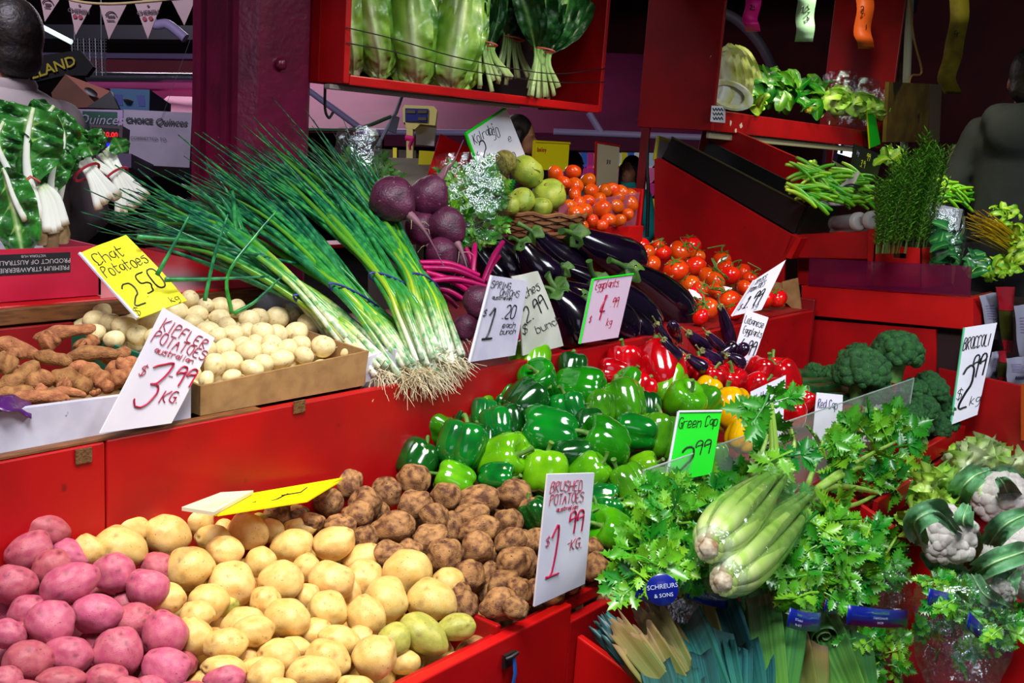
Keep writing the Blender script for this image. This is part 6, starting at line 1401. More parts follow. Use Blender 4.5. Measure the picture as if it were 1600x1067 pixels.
def ovate(seed, m, L_=.075, w_=.045, name='leaf'):
    rr = random.Random(seed); pts = cr([(0, -.03, 0), (0, L_*.3-.03, .006), (0, L_*.7-.03, .006*rr.uniform(-1, 1)), (0, L_-.03, -.012)], 3); k = len(pts)
    return blade_mesh(pts, [w_/2*math.sin(math.pi*min(.98, .06+i/(k-1)*.94))**.7 for i in range(k)], (0, 0, 1), name, m, 4, .15, 2, .25, seed)
OV = [ovate(i, SPN) for i in range(5)]
YGL = matt('yellow_green_leaf', [(0, 'd0e060'), (.3, '9ccc20'), (1, '6cac10')], .4, rand=.2, hue=.02)
OY = [ovate(20+i, YGL, .06, .035) for i in range(4)]
rr = random.Random(11)
for i, (l, x, y, rx, ry, Y, n, ms) in enumerate((('dark spinach bunch next to the wombok', 1195, 130, 32, 34, 2.2, 46, OV), ('spinach bunch in the middle of the shelf', 1235, 140, 36, 34, 2.2, 46, OV), ('dark leafy bunch with yellow buds', 1275, 148, 28, 34, 2.2, 40, OV), ('bright leaves hanging at the front of the shelf', 1185, 155, 18, 18, 2.14, 16, OY))):
    t = thing('spinach_bunch', l, 'leafy greens', loc=W(x, y+ry, Y=Y), group='leafy bunches on the shelf'); bush(t, (x, y, rx, ry, Y), n, rr, ms, (.9, 1.5), jit=.05)
    if i == 2:
        O = t.matrix_world.translation
        for k in range(14): MB().lathe([(0, -.012), (.010, -.006), (.012, .002), (.006, .011), (0, .013)], 8, Matrix.Translation(W(1268+rr.uniform(-12, 14), 165+rr.uniform(-14, 12), Y=2.12)-O)).build('bud', mat('yellow_bud', 'c8c030', .5), t)
for i, (l, x, y, rx, ry) in enumerate((('bagged pale green lettuce with a peaked film top', 1312, 158, 26, 30), ('bagged lettuce with shiny film folds', 1345, 165, 26, 26), ('bagged lettuce at the far end of the shelf', 1375, 172, 16, 20))):
    t = thing('bagged_lettuce', l, 'lettuce', loc=W(x, y+ry, Y=2.16), group='bagged lettuces'); s = DEP(W(x, y, Y=2.16))/F; c0 = W(x, y, Y=2.16)-t.matrix_world.translation; o_ = Vector((i*9, 0, 0))
    def fn(u, v, s=s, rx=rx, ry=ry, c0=c0, o_=o_):
        a = 2*math.pi*u; q = v*math.pi; e = Vector((math.sin(q)*math.cos(a), math.sin(q)*math.sin(a), math.cos(q))); k = 1+.18*noise.noise(e*2.2+o_)+.08*noise.noise(e*6+o_)
        return c0+RT*(e.x*rx*s*.85*k)+UP*(e.z*ry*s*.85*k)-FW*(e.y*rx*s*.7*k)
    mb = MB().surf(fn, 24, 16, True); ob('head', amesh(mb, [.4+.5*abs(noise.noise(Vector(p)*40)) for p in mb.v], 'head', LLEAF), None, t)
    for k in range(5): bent_leaf(t, [(x+rr.uniform(-.4, .4)*rx, y+ry*.4), (x+rr.uniform(-.6, .6)*rx, y-ry*.1), (x+rr.uniform(-.9, .9)*rx, y-ry*.7)], 2.16-.09, rx*1.1, LLEAF, k+i*6, ruffle=.3, cup=.3)
    film_bag(t, x, y-4, rx*1.05, ry*1.25, 2.16, i+20, .11)
# hanging price streamers
def streamer(label, P, w_, Y, m, marks, seed, name='price_streamer'):
    t = thing(name, label, 'price card', loc=W(*P[0], Y=Y)); O = t.matrix_world.translation; pts = cr([W(x, y, Y=Y) for x, y in P], 5); s = DEP(pts[0])/F*w_/2
    V = []; n_ = len(pts)
    for i, p in enumerate(pts): V += [p-RT*s-O+FW*.012*math.sin(i*.9), p+RT*s-O+FW*.012*math.sin(i*.9+.6)]
    o = MB().add(V, [(2*i, 2*i+1, 2*i+3, 2*i+2) for i in range(n_-1)]).build('paper_strip', m, t); o.modifiers.new('t', 'SOLIDIFY').thickness = .0012
    def f2(u, v): return W(*((P[0][0]+(u-.5)*w_*.8+(P[1][0]-P[0][0])*v), P[0][1]+v*(P[-1][1]-P[0][1])), Y=Y)-FW*.016-O
    for (tx, u, v, h) in marks:
        b = MB(); write(b, f2, tx, u, v, h, abs(P[-1][1]-P[0][1])/w_*.8, .0022, .1, random.Random(seed)); b.build('lettering', INKB, t)
    MB().tube([W(P[0][0], P[0][1], Y=Y)-O, W(P[0][0], P[0][1]-60, Y=Y)-O], .0015, 5).build('string', DARK, t)
streamer('hot pink price streamer hanging over the shelf', ((1180, -20), (1176, 10), (1172, 34), (1178, 48)), 24, 2.02, mat('hot_pink_paper', 'f0148c', .5), [('2.50', .1, .55, .11)], 1)
streamer('pale green price streamer hanging over the shelf', ((1261, -30), (1260, 0), (1258, 35), (1257, 64)), 29, 2.02, mat('pale_green_paper', '9cc0a0', .5), [('1.50', .1, .55, .13), ('bch', .45, .68, .07)], 2)
streamer('orange price streamer with a curled foot', ((1352, -20), (1351, 15), (1348, 55), (1355, 75)), 27, 2.04, mat('orange_paper', 'f0601c', .5), [('2.99', .1, .45, .12), ('kg', .5, .72, .09)], 3)
streamer('yellow fabric banner hanging from the roof', ((1500, -30), (1498, 30), (1490, 80), (1480, 120), (1488, 147)), 30, 2.3, mat('yellow_fabric', 'd8c02c', .7, 'a89020', 8), [('Fruit', .1, .5, .05)], 4, 'yellow_banner')
sign('lime green card clipped to the shelf end', ((1353, 163), (1368, 182), (1376, 225), (1358, 232)), dict(Y=2.06), LIME, [], edge=YELP, seed=21, edgew=.004)
# posts, pole, cable, carton beside the shelf
bp = tag(MB().tube([W(1402, 240, Y=2.15), W(1408, -60, Y=2.15)], .02, 10).build('rough_post', mat('rough_brown_post', '4a3026', .9, '2c1a14', 12, bump=.6)), 'rough brown post beside the shelf end', 'post')
wp = tag(MB().tube([W(1412, 240, Y=2.1), W(1424, -60, Y=2.1)], .022, 12).build('white_pole', mat('cream_pole', 'b0b09a', .5)), 'cream painted pole beside the brown post', 'pole')
tag(MB().tube(cr([W(1420, -10, Y=2.06), W(1428, 60, Y=2.06), W(1440, 112, Y=2.06), W(1425, 118, Y=2.06), W(1420, 130, Y=2.06)], 6), .006, 6).build('cable', mat('tan_cable', 'b08850', .6)), 'tan electrical cable hanging by the cream pole', 'cable')
cbx = thing('wall_carton', 'brown printed carton hung on the posts', 'carton', loc=W(1430, 228, Y=2.04)); O = cbx.matrix_world.translation
a, b_, c_, d_ = [W(*p, Y=2.04)-O for p in ((1389, 128), (1452, 131), (1450, 222), (1384, 222))]
TANC = mat('ochre_carton', '8a6a20', .8, '6c5018', 9, spots=('302408', 5, .62))
MB().prism([a, b_, c_, d_], (0, .02, 0)).build('front_face', TANC, cbx, False)
a, b_, c_, d_ = [W(*p, Y=2.045)-O for p in ((1453, 131), (1472, 132), (1468, 220), (1451, 222))]
MB().prism([a, b_, c_, d_], (0, .06, 0)).build('side_flap', mat('grey_tan_carton', '7c6a50', .8), cbx, False)
tag(MB().box((6.4, 2.62, 0), (6.5, 2.72, 3.9)).build('purple_post', mat('dusk_purple_paint', '2c1c38', .6), None, False), 'dark purple roof post behind the carton', 'post')
# ================================================================ right-hand herbs and packets on the cross counter
BEAN = matt('bean_pod', [(0, 'b0d840'), (.5, '5cb010'), (1, '7cc81c')], .35, rand=.3, hue=.03, coat=.2)
def bean_mesh(seed):
    rr = random.Random(seed); pts = cr([(-.045, 0, 0), (-.015, .004, .004), (.02, .003*rr.uniform(-1, 1), .003), (.048, -.004, -.002)], 4); k = len(pts)
    return stalk_mesh(pts, [.0016+.0050*math.sin(math.pi*(.08+.86*i/(k-1)))**.5 for i in range(k)], 'bean', BEAN, 7, .8)
BN = [bean_mesh(i) for i in range(4)]
rr = random.Random(3)
def beans(x0, x1, y0, y1, Y, n, what, group):
    P = []
    for k in range(n):
        x, y = rr.uniform(x0, x1), rr.uniform(y0, y1); P.append(W(x, y, Y=Y-(y-y0)*.002+rr.uniform(-.02, .02)))
    lab = rowlabels(P, 8)
    for k, p in enumerate(P):
        z = camdir(rr.uniform(-.4, .4), .8, .5); x = camdir(1, rr.uniform(-.9, .5), rr.uniform(-.3, .3)); y = z.cross(x).normalized(); s = rr.uniform(1.0, 1.5)
        put('green_bean', [('pod', BN[k % 4])], frame(p, x*s, y*s, x.cross(y)*s), '%s, %s row back, %s from the near end' % (what, *lab[k]), 'bean', group)
beans(1250, 1345, 262, 318, 1.62, 90, 'green bean by the sloping black crate', 'green beans beside the black crate')
beans(1330, 1365, 290, 318, 1.56, 16, 'green bean beside the rosemary', 'green beans by the rosemary')
beans(1450, 1575, 290, 318, 1.46, 60, 'green bean in the black tray', 'green beans in the far tray')
def crate(label, cor, X, th, m=BLACK, name='black_crate'):
    t = thing(name, label, 'crate', loc=W(*cor[0], X=X)); O = t.matrix_world.translation; C = [W(*c, X=X)-O for c in cor]
    MB().prism(C, (.012, 0, 0)).build('side_wall', m, t, False)
    MB().prism([C[-1], C[-2], C[-2]+Vector((th, 0, 0)), C[-1]+Vector((th, 0, 0))], (0, 0, .008)).build('bottom', m, t, False)
    MB().prism([C[1]+Vector((.013, 0, 0)), C[2]+Vector((.013, 0, 0)), C[2]+Vector((th, 0, 0)), C[1]+Vector((th, 0, 0))], (0, -.01, 0)).build('end_wall', m, t, False)
    MB().prism([C[0]+Vector((th, 0, 0)), C[1]+Vector((th, 0, 0)), C[2]+Vector((th, 0, 0)), C[3]+Vector((th, 0, 0))], (.012, 0, 0)).build('far_wall', m, t, False)
    MB().tube([C[0]+Vector((-.003, 0, .002)), C[1]+Vector((-.003, 0, .002))], .004, 6).build('rim', mat('crate_rim', '3a3a20', .5), t)
    return t
k1 = crate('black plastic crate tipped on the sloping display', ((1050, 215), (1258, 322), (1240, 368), (1034, 248)), XC+.02, .30)
panel('bean_tray_floor', (3.92, 1.30, 1.30), (4.9, 1.80, 1.315), BLACK, None); tag(bpy.data.objects['bean_tray_floor'], 'flat black tray under the loose green beans', 'tray'); bpy.data.objects['bean_tray_floor'].name = 'bean_tray'
tr = thing('far_bean_tray', 'black tray of beans in front of the hooded person', 'tray')
a = W(1452, 318, Y=1.44); b_ = W(1578, 322, Y=1.44)
panel('front_wall', (a.x, 1.43, a.z-.06), (b_.x, 1.445, a.z-.004), BLACK, tr); panel('bottom', (a.x, 1.446, a.z-.06), (b_.x, 1.62, a.z-.05), BLACK, tr)
panel('tray_leg', (a.x+.1, 1.46, 1.06), (a.x+.14, 1.6, a.z-.061), BLACK, tr); panel('tray_leg', (b_.x-.14, 1.46, .9), (b_.x-.1, 1.6, a.z-.061), BLACK, tr)
sign('grey-white bean price card tilted across the beans', ((1340, 267), (1343, 272), (1318, 321), (1276, 320)), [dict(Y=1.54), dict(Y=1.53), dict(Y=1.50), dict(Y=1.52)], mat('grey_card', 'a89c9c', .6), [('BEANS', .2, .55, .2, dict(w=.4))], seed=31)
sign('black price card with yellow chalk figures', ((1335, 224), (1380, 243), (1368, 285), (1328, 268)), dict(Y=1.62), BLACK, [('kg', .12, .34, .16, dict(ink=VIOLETG)), ('99', .46, .40, .26, dict(ink=mat('yellow_chalk', 'b8c020', .6))), ('3.9', .30, .70, .26, dict(ink=mat('yellow_chalk', 'b8c020', .6)))], seed=32)
sign('small white lit display beside the black card', ((1316, 226), (1337, 228), (1334, 246), (1314, 240)), dict(Y=2.3), mat('lit_white_screen', 'e0f4ff', .5, emis=2.5), [], edge=mat('cyan_bezel', '20607c', .4), cat='display', name='lit_display', edgew=.008, thick=.02)
sign('grey-green carton flap behind the beans', ((1300, 250), (1335, 268), (1375, 300), (1345, 310)), dict(Y=1.70), mat('grey_green_card', '5c6440', .8), [], cat='carton', name='carton_flap')
# jars of chutney lying on the red box
JAR = mat('clear_jar', 'c8c0c8', .08, alpha=.3, spec=.8); LIDM = mat('clear_lid', 'd0ccc8', .2, alpha=.75); CHUT = mat('dark_chutney', '3a1420', .4, '5c4020', 8)
for i, (x, y, lx) in enumerate(((1342, 346, 60), (1363, 344, 30))):
    p = W(x, y, X=XC+.06); s = DEP(p)/F; t = thing('jar', ['clear jar lying on its side with a pale lid toward the shopper', 'clear jar behind the first, nearly hidden by rosemary'][i], 'jar', M=axis_frame(p, camdir(-.34, .05, -.94), 0, 1))
    r = 12.5*s*1.08
    MB().lathe([(0, .004), (r*.8, .004), (r*.95, .012), (r*.95, lx*s), (r*.6, lx*s+.01), (0, lx*s+.01)], 24).build('glass_body', JAR, t)
    MB().lathe([(0, .014), (r*.78, .014), (r*.80, lx*s-.01), (0, lx*s-.01)], 20).build('contents', CHUT, t)
    MB().lathe([(0, -.006), (r*.45, -.006), (r*.5, -.012), (r*.9, -.012), (r*1.08, -.006), (r*1.08, .012), (r, .014)], 28).build('lid', LIDM, t)
# rosemary in a red carton
RSM = matt('rosemary_needle', [(0, '4a5c20'), (.3, '2c6414'), (1, '5ca020')], .45, rand=.25)
def rose_mesh(seed, H=.42):
    q = random.Random(seed); mb = MB(); T = []; a0 = q.random()*6
    pts = cr([(0, 0, 0), (.01*math.cos(a0), .01*math.sin(a0), H*.4), (.03*math.cos(a0), .03*math.sin(a0), H)], 6); mb.tube(pts, [.0028-.0018*i/(len(pts)-1) for i in range(len(pts))], 5); T += [.0]*(len(pts)*5)
    for k in range(90):
        t_ = .12+.88*k/90; p = Vector((.03*math.cos(a0)*t_*t_, .03*math.sin(a0)*t_*t_, H*t_)); a = k*2.4; L_ = q.uniform(.022, .036)
        d = Vector((math.cos(a), math.sin(a), .8)).normalized()*L_; s = Vector((-math.sin(a), math.cos(a), 0))*.0026
        mb.add([p-s, p+s, p+d*.6+s*1.1, p+d, p+d*.6-s*1.1], [(0, 1, 2, 4), (4, 2, 3)]); T += [.3, .3, .8, 1, .8]
    return amesh(mb, T, 'sprig', RSM, False)
RM = [rose_mesh(i) for i in range(5)]
rb = thing('rosemary_bunch', 'tall rosemary sprigs standing in a red carton', 'herb', loc=W(1412, 400, Y=1.22)); O = rb.matrix_world.translation
for k in range(64):
    x = rr.uniform(1368, 1448); top = 215+abs(x-1425)*.9+rr.uniform(-8, 50); p = W(x, 396, Y=1.22+rr.uniform(-.06, .06)); s = (396-top)/F*DEP(p)/.42
    ob('sprig', RM[k % 5], None, rb, axis_frame(p-O, Vector((rr.uniform(-.08, .08), rr.uniform(-.08, .08), 1)), rr.random()*6, 1) @ Matrix.Diagonal((1, 1, s, 1)))
rc = thing('rosemary_carton', 'small red carton with a hand hole holding rosemary', 'carton', loc=W(1405, 410, X=XC+.05)); O = rc.matrix_world.translation
C = [W(*p, X=XC+.05)-O for p in ((1366, 382), (1440, 388), (1440, 450), (1362, 446))]
hc = [W(*p, X=XC+.05)-O for p in ((1395, 395), (1416, 396), (1416, 404), (1395, 403))]
mb = MB(); off = Vector((.006, 0, 0)); V = C+hc; V2 = [v+off for v in V]
mb.add(V+V2, [(0, 1, 5, 4), (1, 2, 6, 5), (2, 3, 7, 6), (3, 0, 4, 7), (8, 12, 13, 9), (9, 13, 14, 10), (10, 14, 15, 11), (11, 15, 12, 8), (4, 5, 13, 12), (5, 6, 14, 13), (6, 7, 15, 14), (7, 4, 12, 15), (0, 8, 9, 1), (1, 9, 10, 2), (2, 10, 11, 3), (3, 11, 8, 0)])
mb.build('front_wall', REDL, rc, False)
for n_, (i, j) in enumerate(((1, 2), (0, 3))): MB().prism([C[i], C[j], C[j]+Vector((.26, 0, 0)), C[i]+Vector((.26, 0, 0))], (0, .005*(-1 if n_ else 1), 0)).build('side_wall', RED, rc, False)
MB().prism([C[3]+Vector((0, 0, .0)), C[2], C[2]+Vector((.26, 0, 0)), C[3]+Vector((.26, 0, 0))], (0, 0, .004)).build('bottom', RED, rc, False)
MINTM = matt('mint_leaf', [(0, '7cac58'), (.2, '2c7c38'), (1, '185c2c')], .3, rand=.25, coat=.3)
MN = [ovate(40+i, MINTM, .07, .04) for i in range(4)]; HB = [ovate(50+i, YGL, .05, .032) for i in range(4)]
mt = thing('mint_bag', 'clear bag of mint leaves beside the rosemary', 'herb', loc=W(1480, 412, Y=1.12), group='herbs on the cross counter'); bush(mt, (1478, 375, 24, 40, 1.14), 40, rr, MN, (.9, 1.3), jit=.03); film_bag(mt, 1478, 372, 30, 44, 1.14, 31, .05)
sign('white printed card behind the mint bag', ((1442, 314), (1505, 327), (1498, 360), (1440, 350)), dict(Y=1.24), PAPER, [], seed=33, cat='card', name='printed_card')
YR = matt('yellow_stem', [(0, '9cb020'), (.4, 'd8b808'), (1, 'b88c10')], .5, rand=.2)
yr = thing('yellow_stem_bunch', 'bunch of thin yellow wilted stems among the herbs', 'herb', loc=W(1550, 390, Y=1.1), group='herbs on the cross counter'); O = yr.matrix_world.translation
for k in range(70):
    b0 = (1592+rr.uniform(-8, 12), 392+rr.uniform(-14, 14)); e0 = (1520+rr.uniform(-12, 30), 345+rr.uniform(-18, 26))
    pts = cr([W(*b0, Y=1.08), W((b0[0]+e0[0])/2, (b0[1]+e0[1])/2-rr.uniform(0, 8), Y=1.09+rr.uniform(-.02, .02)), W(*e0, Y=1.12+rr.uniform(-.03, .03))], 4)
    ob('stem', stalk_mesh([p-O for p in pts], [.0034-.0024*i/(len(pts)-1) for i in range(len(pts))], 'stem', YR, 5), None, yr)
for i, (l, x, y, rx, ry, Y, n, ms) in enumerate((('bright parsley bunch above the yellow stems', 1580, 330, 40, 34, 1.2, 46, HB), ('bright green herb bunch before the yellow stems', 1560, 415, 44, 26, 1.02, 44, HB), ('yellow-green herb heap behind the rosemary', 1470, 285, 30, 22, 1.5, 34, HB), ('dull grey-green herb bunch beside the mint', 1525, 410, 22, 20, 1.04, 22, MN), ('tall leafy herb at the frame edge', 1592, 380, 20, 44, 1.1, 26, HB), ('yellow-green flower heads behind the rosemary', 1395, 240, 22, 18, 1.45, 26, OY), ('small herb tuft behind the beans', 1268, 258, 10, 14, 1.8, 10, HB))):
    t = thing('herb_bunch', l, 'herb', loc=W(x, y+ry, Y=Y), group='herbs on the cross counter'); bush(t, (x, y, rx, ry, Y), n, rr, ms, (.7, 1.25), jit=.04)
# packets hanging at the frame edge
PKW = mat('packet_white', 'c8c8e0', .3, coat=.3); PKR = mat('packet_red', 'c01428', .25, coat=.4); PKS = mat('packet_seaweed', '4a5010', .4, '2c300c', 12)
for i, (l, cor, Y, bar) in enumerate((('white labelled packet next to the red drawer', ((1530, 462), (1558, 456), (1568, 530), (1545, 530)), .93, 1), ('red topped packet of dried greens', ((1555, 448), (1585, 448), (1582, 552), (1568, 550)), .90, 0), ('white labelled packet at the frame edge', ((1584, 478), (1612, 474), (1620, 560), (1592, 556)), .86, 1), ('lower white packet behind the broccoli card', ((1550, 550), (1562, 548), (1558, 596), (1538, 594)), .92, 1), ('lower white packet at the frame edge', ((1572, 560), (1604, 556), (1608, 602), (1574, 600)), .86, 1), ('lower red topped packet in the row', ((1560, 548), (1572, 548), (1572, 598), (1560, 598)), .89, 0))):
    t = thing('packet', l, 'packet', loc=W(*cor[3], Y=Y), group='packets of dried greens'); O = t.matrix_world.translation; C = [W(*c, Y=Y)-O for c in cor]
    n_ = (C[1]-C[0]).cross(C[3]-C[0]).normalized(); n_ = n_ if n_.dot(CAM-O) > 0 else -n_
    def fn(u, v, C=C, n_=n_, k=1): return (C[0]*(1-u)+C[1]*u)*(1-v)+(C[3]*(1-u)+C[2]*u)*v+n_*(.014*k*math.sin(math.pi*u)*math.sin(math.pi*v)+.002*math.sin(9*u+7*v))
    mb = MB().surf(fn, 8, 10); mb.surf(lambda u, v: fn(u, v, k=-1), 8, 10); po = mb.build('pouch', PKW if bar else PKS, t)
    def strip(v0, v1, m, nm, u0=0, u1=1): MB().surf(lambda u, v: fn(u0+(u1-u0)*u, v0+(v1-v0)*v)+n_*.0015, 6, 4).build(nm, m, po)
    if bar:
        for k in range(7): strip(.66, .80, INKN, 'barcode_bar', .25+k*.075, .25+k*.075+.035)
        for k in range(6): strip(.22+k*.055, .24+k*.055, VIOLETG, 'print_line', .15, .55+.1*(k % 3))
    else: strip(0, .34, PKR, 'red_header'); strip(.8, 1, PKR, 'red_footer')
sign('bright orange card at the frame edge', ((1597, 600), (1630, 602), (1630, 690), (1597, 688)), dict(Y=.72), mat('orange_card', 'e06010', .5), [], cat='card', name='orange_card')

# ================================================================ people
SKIN = mat('skin', 'c08060', .5, 'a86848', 8); HAIRD = mat('dark_hair', '14100e', .5, '2a201a', 30, bump=.8, bscale=80); HAIRW = mat('dark_wavy_hair', '1c1410', .5, '2c2420', 20, bump=.8)
def capsule(mb, a, b, ra, rb, n=12):
    a, b = Vector(a), Vector(b); d = (b-a); L_ = max(1e-4, d.length); M = axis_frame(a, d if d.length > 1e-4 else (0, 0, 1))
    prof = [(ra*math.cos(t), ra*math.sin(t)) for t in np.linspace(-math.pi/2, 0, 5)]+[(rb*math.cos(t), L_+rb*math.sin(t)) for t in np.linspace(0, math.pi/2, 5)]
    mb.lathe([(max(r, 1e-4), z) for r, z in prof], n, M)
def remesh(o, vox, sm=6):
    m = o.modifiers.new('r', 'REMESH'); m.mode = 'VOXEL'; m.voxel_size = vox; m.use_smooth_shade = True
    s = o.modifiers.new('s', 'SMOOTH'); s.iterations = sm; s.factor = .5
def ell(mb, c, r, n=16):
    mb.surf(lambda u, v: Vector(c)+Vector((r[0]*math.sin(math.pi*v)*math.cos(2*math.pi*u), r[1]*math.sin(math.pi*v)*math.sin(2*math.pi*u), r[2]*math.cos(math.pi*v))), n, 10, True)
def person(label, head, face, H, top, trousers, hair, style, lean=0, hood=False):
    """standing figure; head = world place of the head's middle; face = direction faced"""
    head = Vector(head); H = max(1.5, min(1.9, head.z/1.63*1.75)); k = H/1.75; f = Vector((face[0], face[1], 0)).normalized(); x = f.cross(Vector((0, 0, 1)))
    t = thing('person', label, 'person', M=frame((head.x, head.y, head.z-1.63*k), x*k, f*k, Vector((0, 0, 1))*k))
    b = MB(); z = 1.63
    ell(b, (0, .0, z+.015), (.077, .098, .115)); ell(b, (0, .035, z-.05), (.058, .07, .07)); ell(b, (0, .102, z-.022), (.013, .02, .026)); ell(b, (0, .092, z-.062), (.026, .012, .008))
    for s in (-1, 1): ell(b, (s*.08, -.01, z-.01), (.012, .022, .034)); ell(b, (s*.032, .088, z+.022), (.02, .012, .008))
    capsule(b, (0, -.01, z-.17), (0, .0, z-.06), .058, .054); ell(b, (0, 0, 1.36), (.17, .11, .16)); capsule(b, (0, 0, 1.0), (0, 0, 1.3), .13, .15)
    for s in (-1, 1):
        capsule(b, (s*.17, 0, 1.40), (s*.26, -.0, 1.13), .052, .042); capsule(b, (s*.26, 0, 1.13), (s*.24, .17, .97), .04, .029)
        ell(b, (s*.238, .215, .94), (.038, .05, .02))
        for q in range(4): capsule(b, (s*.238+(q-1.5)*.021, .25, .94), (s*.238+(q-1.5)*.024, .315-.012*abs(q-1.3), .915), .0095, .008, 8)
        capsule(b, (s*.205, .20, .945), (s*.185, .255, .93), .011, .009, 8)
        capsule(b, (s*.09, 0, .95), (s*.10, .02, .50), .085, .058); capsule(b, (s*.10, .02, .50), (s*.10, -.01, .08), .055, .036); capsule(b, (s*.10, -.03, .045), (s*.11, .13, .035), .04, .032)
    o = b.build('body', SKIN, t); remesh(o, .0095*k, 3)
    c = MB(); ell(c, (0, -.005, 1.36), (.20, .135, .165)); capsule(c, (0, 0, .96), (0, 0, 1.32), .165, .165, 16); capsule(c, (-.17, 0, 1.425), (.17, 0, 1.425), .06, .06); capsule(c, (0, -.01, 1.42), (0, -.005, 1.50), .085, .068)
    for s in (-1, 1): capsule(c, (s*.17, 0, 1.40), (s*.265, 0, 1.12), .072, .06); capsule(c, (s*.265, 0, 1.12), (s*.243, .14, 1.0), .058, .044)
    if hood:
        capsule(c, (-.09, -.075, 1.47), (.09, -.075, 1.47), .07, .07); ell(c, (0, -.13, 1.42), (.13, .07, .12)); capsule(c, (-.10, .0, 1.49), (-.04, .075, 1.44), .04, .03); capsule(c, (.10, .0, 1.49), (.04, .075, 1.44), .04, .03)
    o = c.build('hooded_top' if hood else 'shirt', top, t); remesh(o, .013*k, 5)
    if not hood:
        MB().lathe([(.074, 1.475), (.078, 1.52), (.07, 1.535), (.064, 1.50)], 24, wob=lambda a, v: 1).build('collar', top, t)
    p = MB(); capsule(p, (0, 0, .9), (0, 0, 1.0), .16, .165, 16)
    for s in (-1, 1): capsule(p, (s*.09, 0, .93), (s*.10, .02, .50), .10, .075); capsule(p, (s*.10, .02, .50), (s*.10, -.01, .10), .073, .062)
    o = p.build('trousers', trousers, t); remesh(o, .016*k, 5)
    h = MB()
    if style == 'short': ell(h, (0, -.022, z+.04), (.088, .098, .108), 24); ell(h, (0, -.05, z-.03), (.074, .062, .07), 20)
    else:
        ell(h, (0, -.02, z+.04), (.094, .105, .112), 24); ell(h, (0, -.07, z-.06), (.09, .07, .13), 20)
        for s in (-1, 1): capsule(h, (s*.08, .0, z+.03), (s*.09, -.01, z-.16), .035, .03)
    o = h.build('hair', hair, t); remesh(o, .010*k, 3)
    return t
R1 = camdir(1, 0, 0)
person('man in a pale grey collared shirt turned away behind the silverbeet', W(14, 72, D=3.35), camdir(-.8, 0, -.6), 1.82, mat('pale_grey_shirt', 'a49a98', .8, '948a88', 4, bump=.3, bscale=20), mat('dark_trousers', '18181c', .8), HAIRD, 'short')
person('person in a dark grey hooded sweatshirt seen from behind', W(1612, 128, D=4.6), camdir(.55, 0, -.85), 1.80, mat('charcoal_fleece', '2c2c2e', .9, '242426', 6, bump=.4, bscale=30), mat('dark_trousers', '18181c', .8), HAIRD, 'short', hood=True)
person('dark haired woman in profile behind the kohlrabi card', W(812, 215, D=6.6), camdir(1, 0, .15), 1.66, mat('dark_plum_top', '3a1430', .8), mat('dark_trousers', '18181c', .8), HAIRW, 'long')
person('dark haired shopper far off behind the yellow card', W(897, 258, D=9.0), camdir(.8, 0, -.5), 1.60, mat('white_top', 'b8b8c4', .8), mat('dark_trousers', '18181c', .8), HAIRD, 'short')
person('shopper in a turquoise top far off by the tan board', W(985, 268, D=8.2), camdir(-.5, 0, .8), 1.58, mat('turquoise_top', '1cb0b8', .8), mat('dark_trousers', '18181c', .8), HAIRW, 'long')

# ================================================================ what stands behind the counter
def boxat(name, label, cor, D, depth, m, cat='carton', lid=None):
    t = thing(name, label, cat, loc=W(*cor[3], D=D)); O = t.matrix_world.translation; C = [W(*c, D=D)-O for c in cor]
    n_ = (C[1]-C[0]).cross(C[2]-C[0]).normalized(); n_ = n_ if n_.dot(FW) > 0 else -n_
    MB().prism(C, n_*depth).build('box_body', m, t, False)
    return t, O, C, n_
GREYW = mat('dull_white_carton', '8c8494', .7, '7c7484', 6)
qa, O, C, n_ = boxat('quince_carton', 'white carton printed with choice quinces beside the pillar', ((193, 171), (300, 176), (296, 262), (190, 256)), 3.4, .25, GREYW)
mid = (C[0]*.55+C[1]*.45)*.8+(C[3]*.5+C[2]*.5)*.2+O; rt = C[1]-C[0]; up_ = C[0]-C[3]
ptext('CHOICE', face_frame(mid-rt*.22, rt, up_, .004), .024, INKB, qa, bold=.0012); ptext('Quinces', face_frame(mid+rt*.24, rt, up_, .004), .032, INKB, qa, shear=.3, bold=.0006)
ptext('COMMITTED TO', face_frame(mid-rt*.08-up_*.32, rt, up_, .004), .016, mat('grey_print', '3c3440', .7), qa)
qb, O, C, n_ = boxat('quince_carton', 'white carton with a green printed panel behind the scale', ((105, 170), (192, 172), (190, 235), (105, 235)), 3.7, .25, mat('lilac_carton', 'a08cb0', .7))
rt = C[1]-C[0]; up_ = C[0]-C[3]
MB().prism([C[0]*.72+C[1]*.28-up_*.05, C[0]*.1+C[1]*.9-up_*.05, C[0]*.1+C[1]*.9-up_*.5, C[0]*.72+C[1]*.28-up_*.5], -n_*.003).build('green_panel', mat('green_print', '0c4c38', .6), qb, False)
ptext('Quinces', face_frame(C[0]+rt*.60-up_*.26+O, rt, up_, .006), .05, mat('lilac_print', 'b0a0c0', .6), qb, shear=.3)
sc2 = thing('counter_scale', 'dark counter scale with red digits and a blue key', 'scale', loc=W(160, 240, D=3.2)); O = sc2.matrix_world.translation
C = [W(*p, D=3.2)-O for p in ((140, 194), (192, 197), (190, 240), (146, 240))]; rt = C[1]-C[0]; up_ = C[0]-C[3]
MB().prism(C, FW*.06).build('head', mat('brown_grey_plastic', '3c3038', .5), sc2, False)
MB().prism([C[0]+rt*.05-up_*.1, C[1]-rt*.14-up_*.1, C[2]-rt*.14+up_*.06, C[3]+rt*.05+up_*.06], -FW*.003).build('screen', BLACK, sc2, False)
LED = mat('red_led', 'ff1010', .5, emis=3)
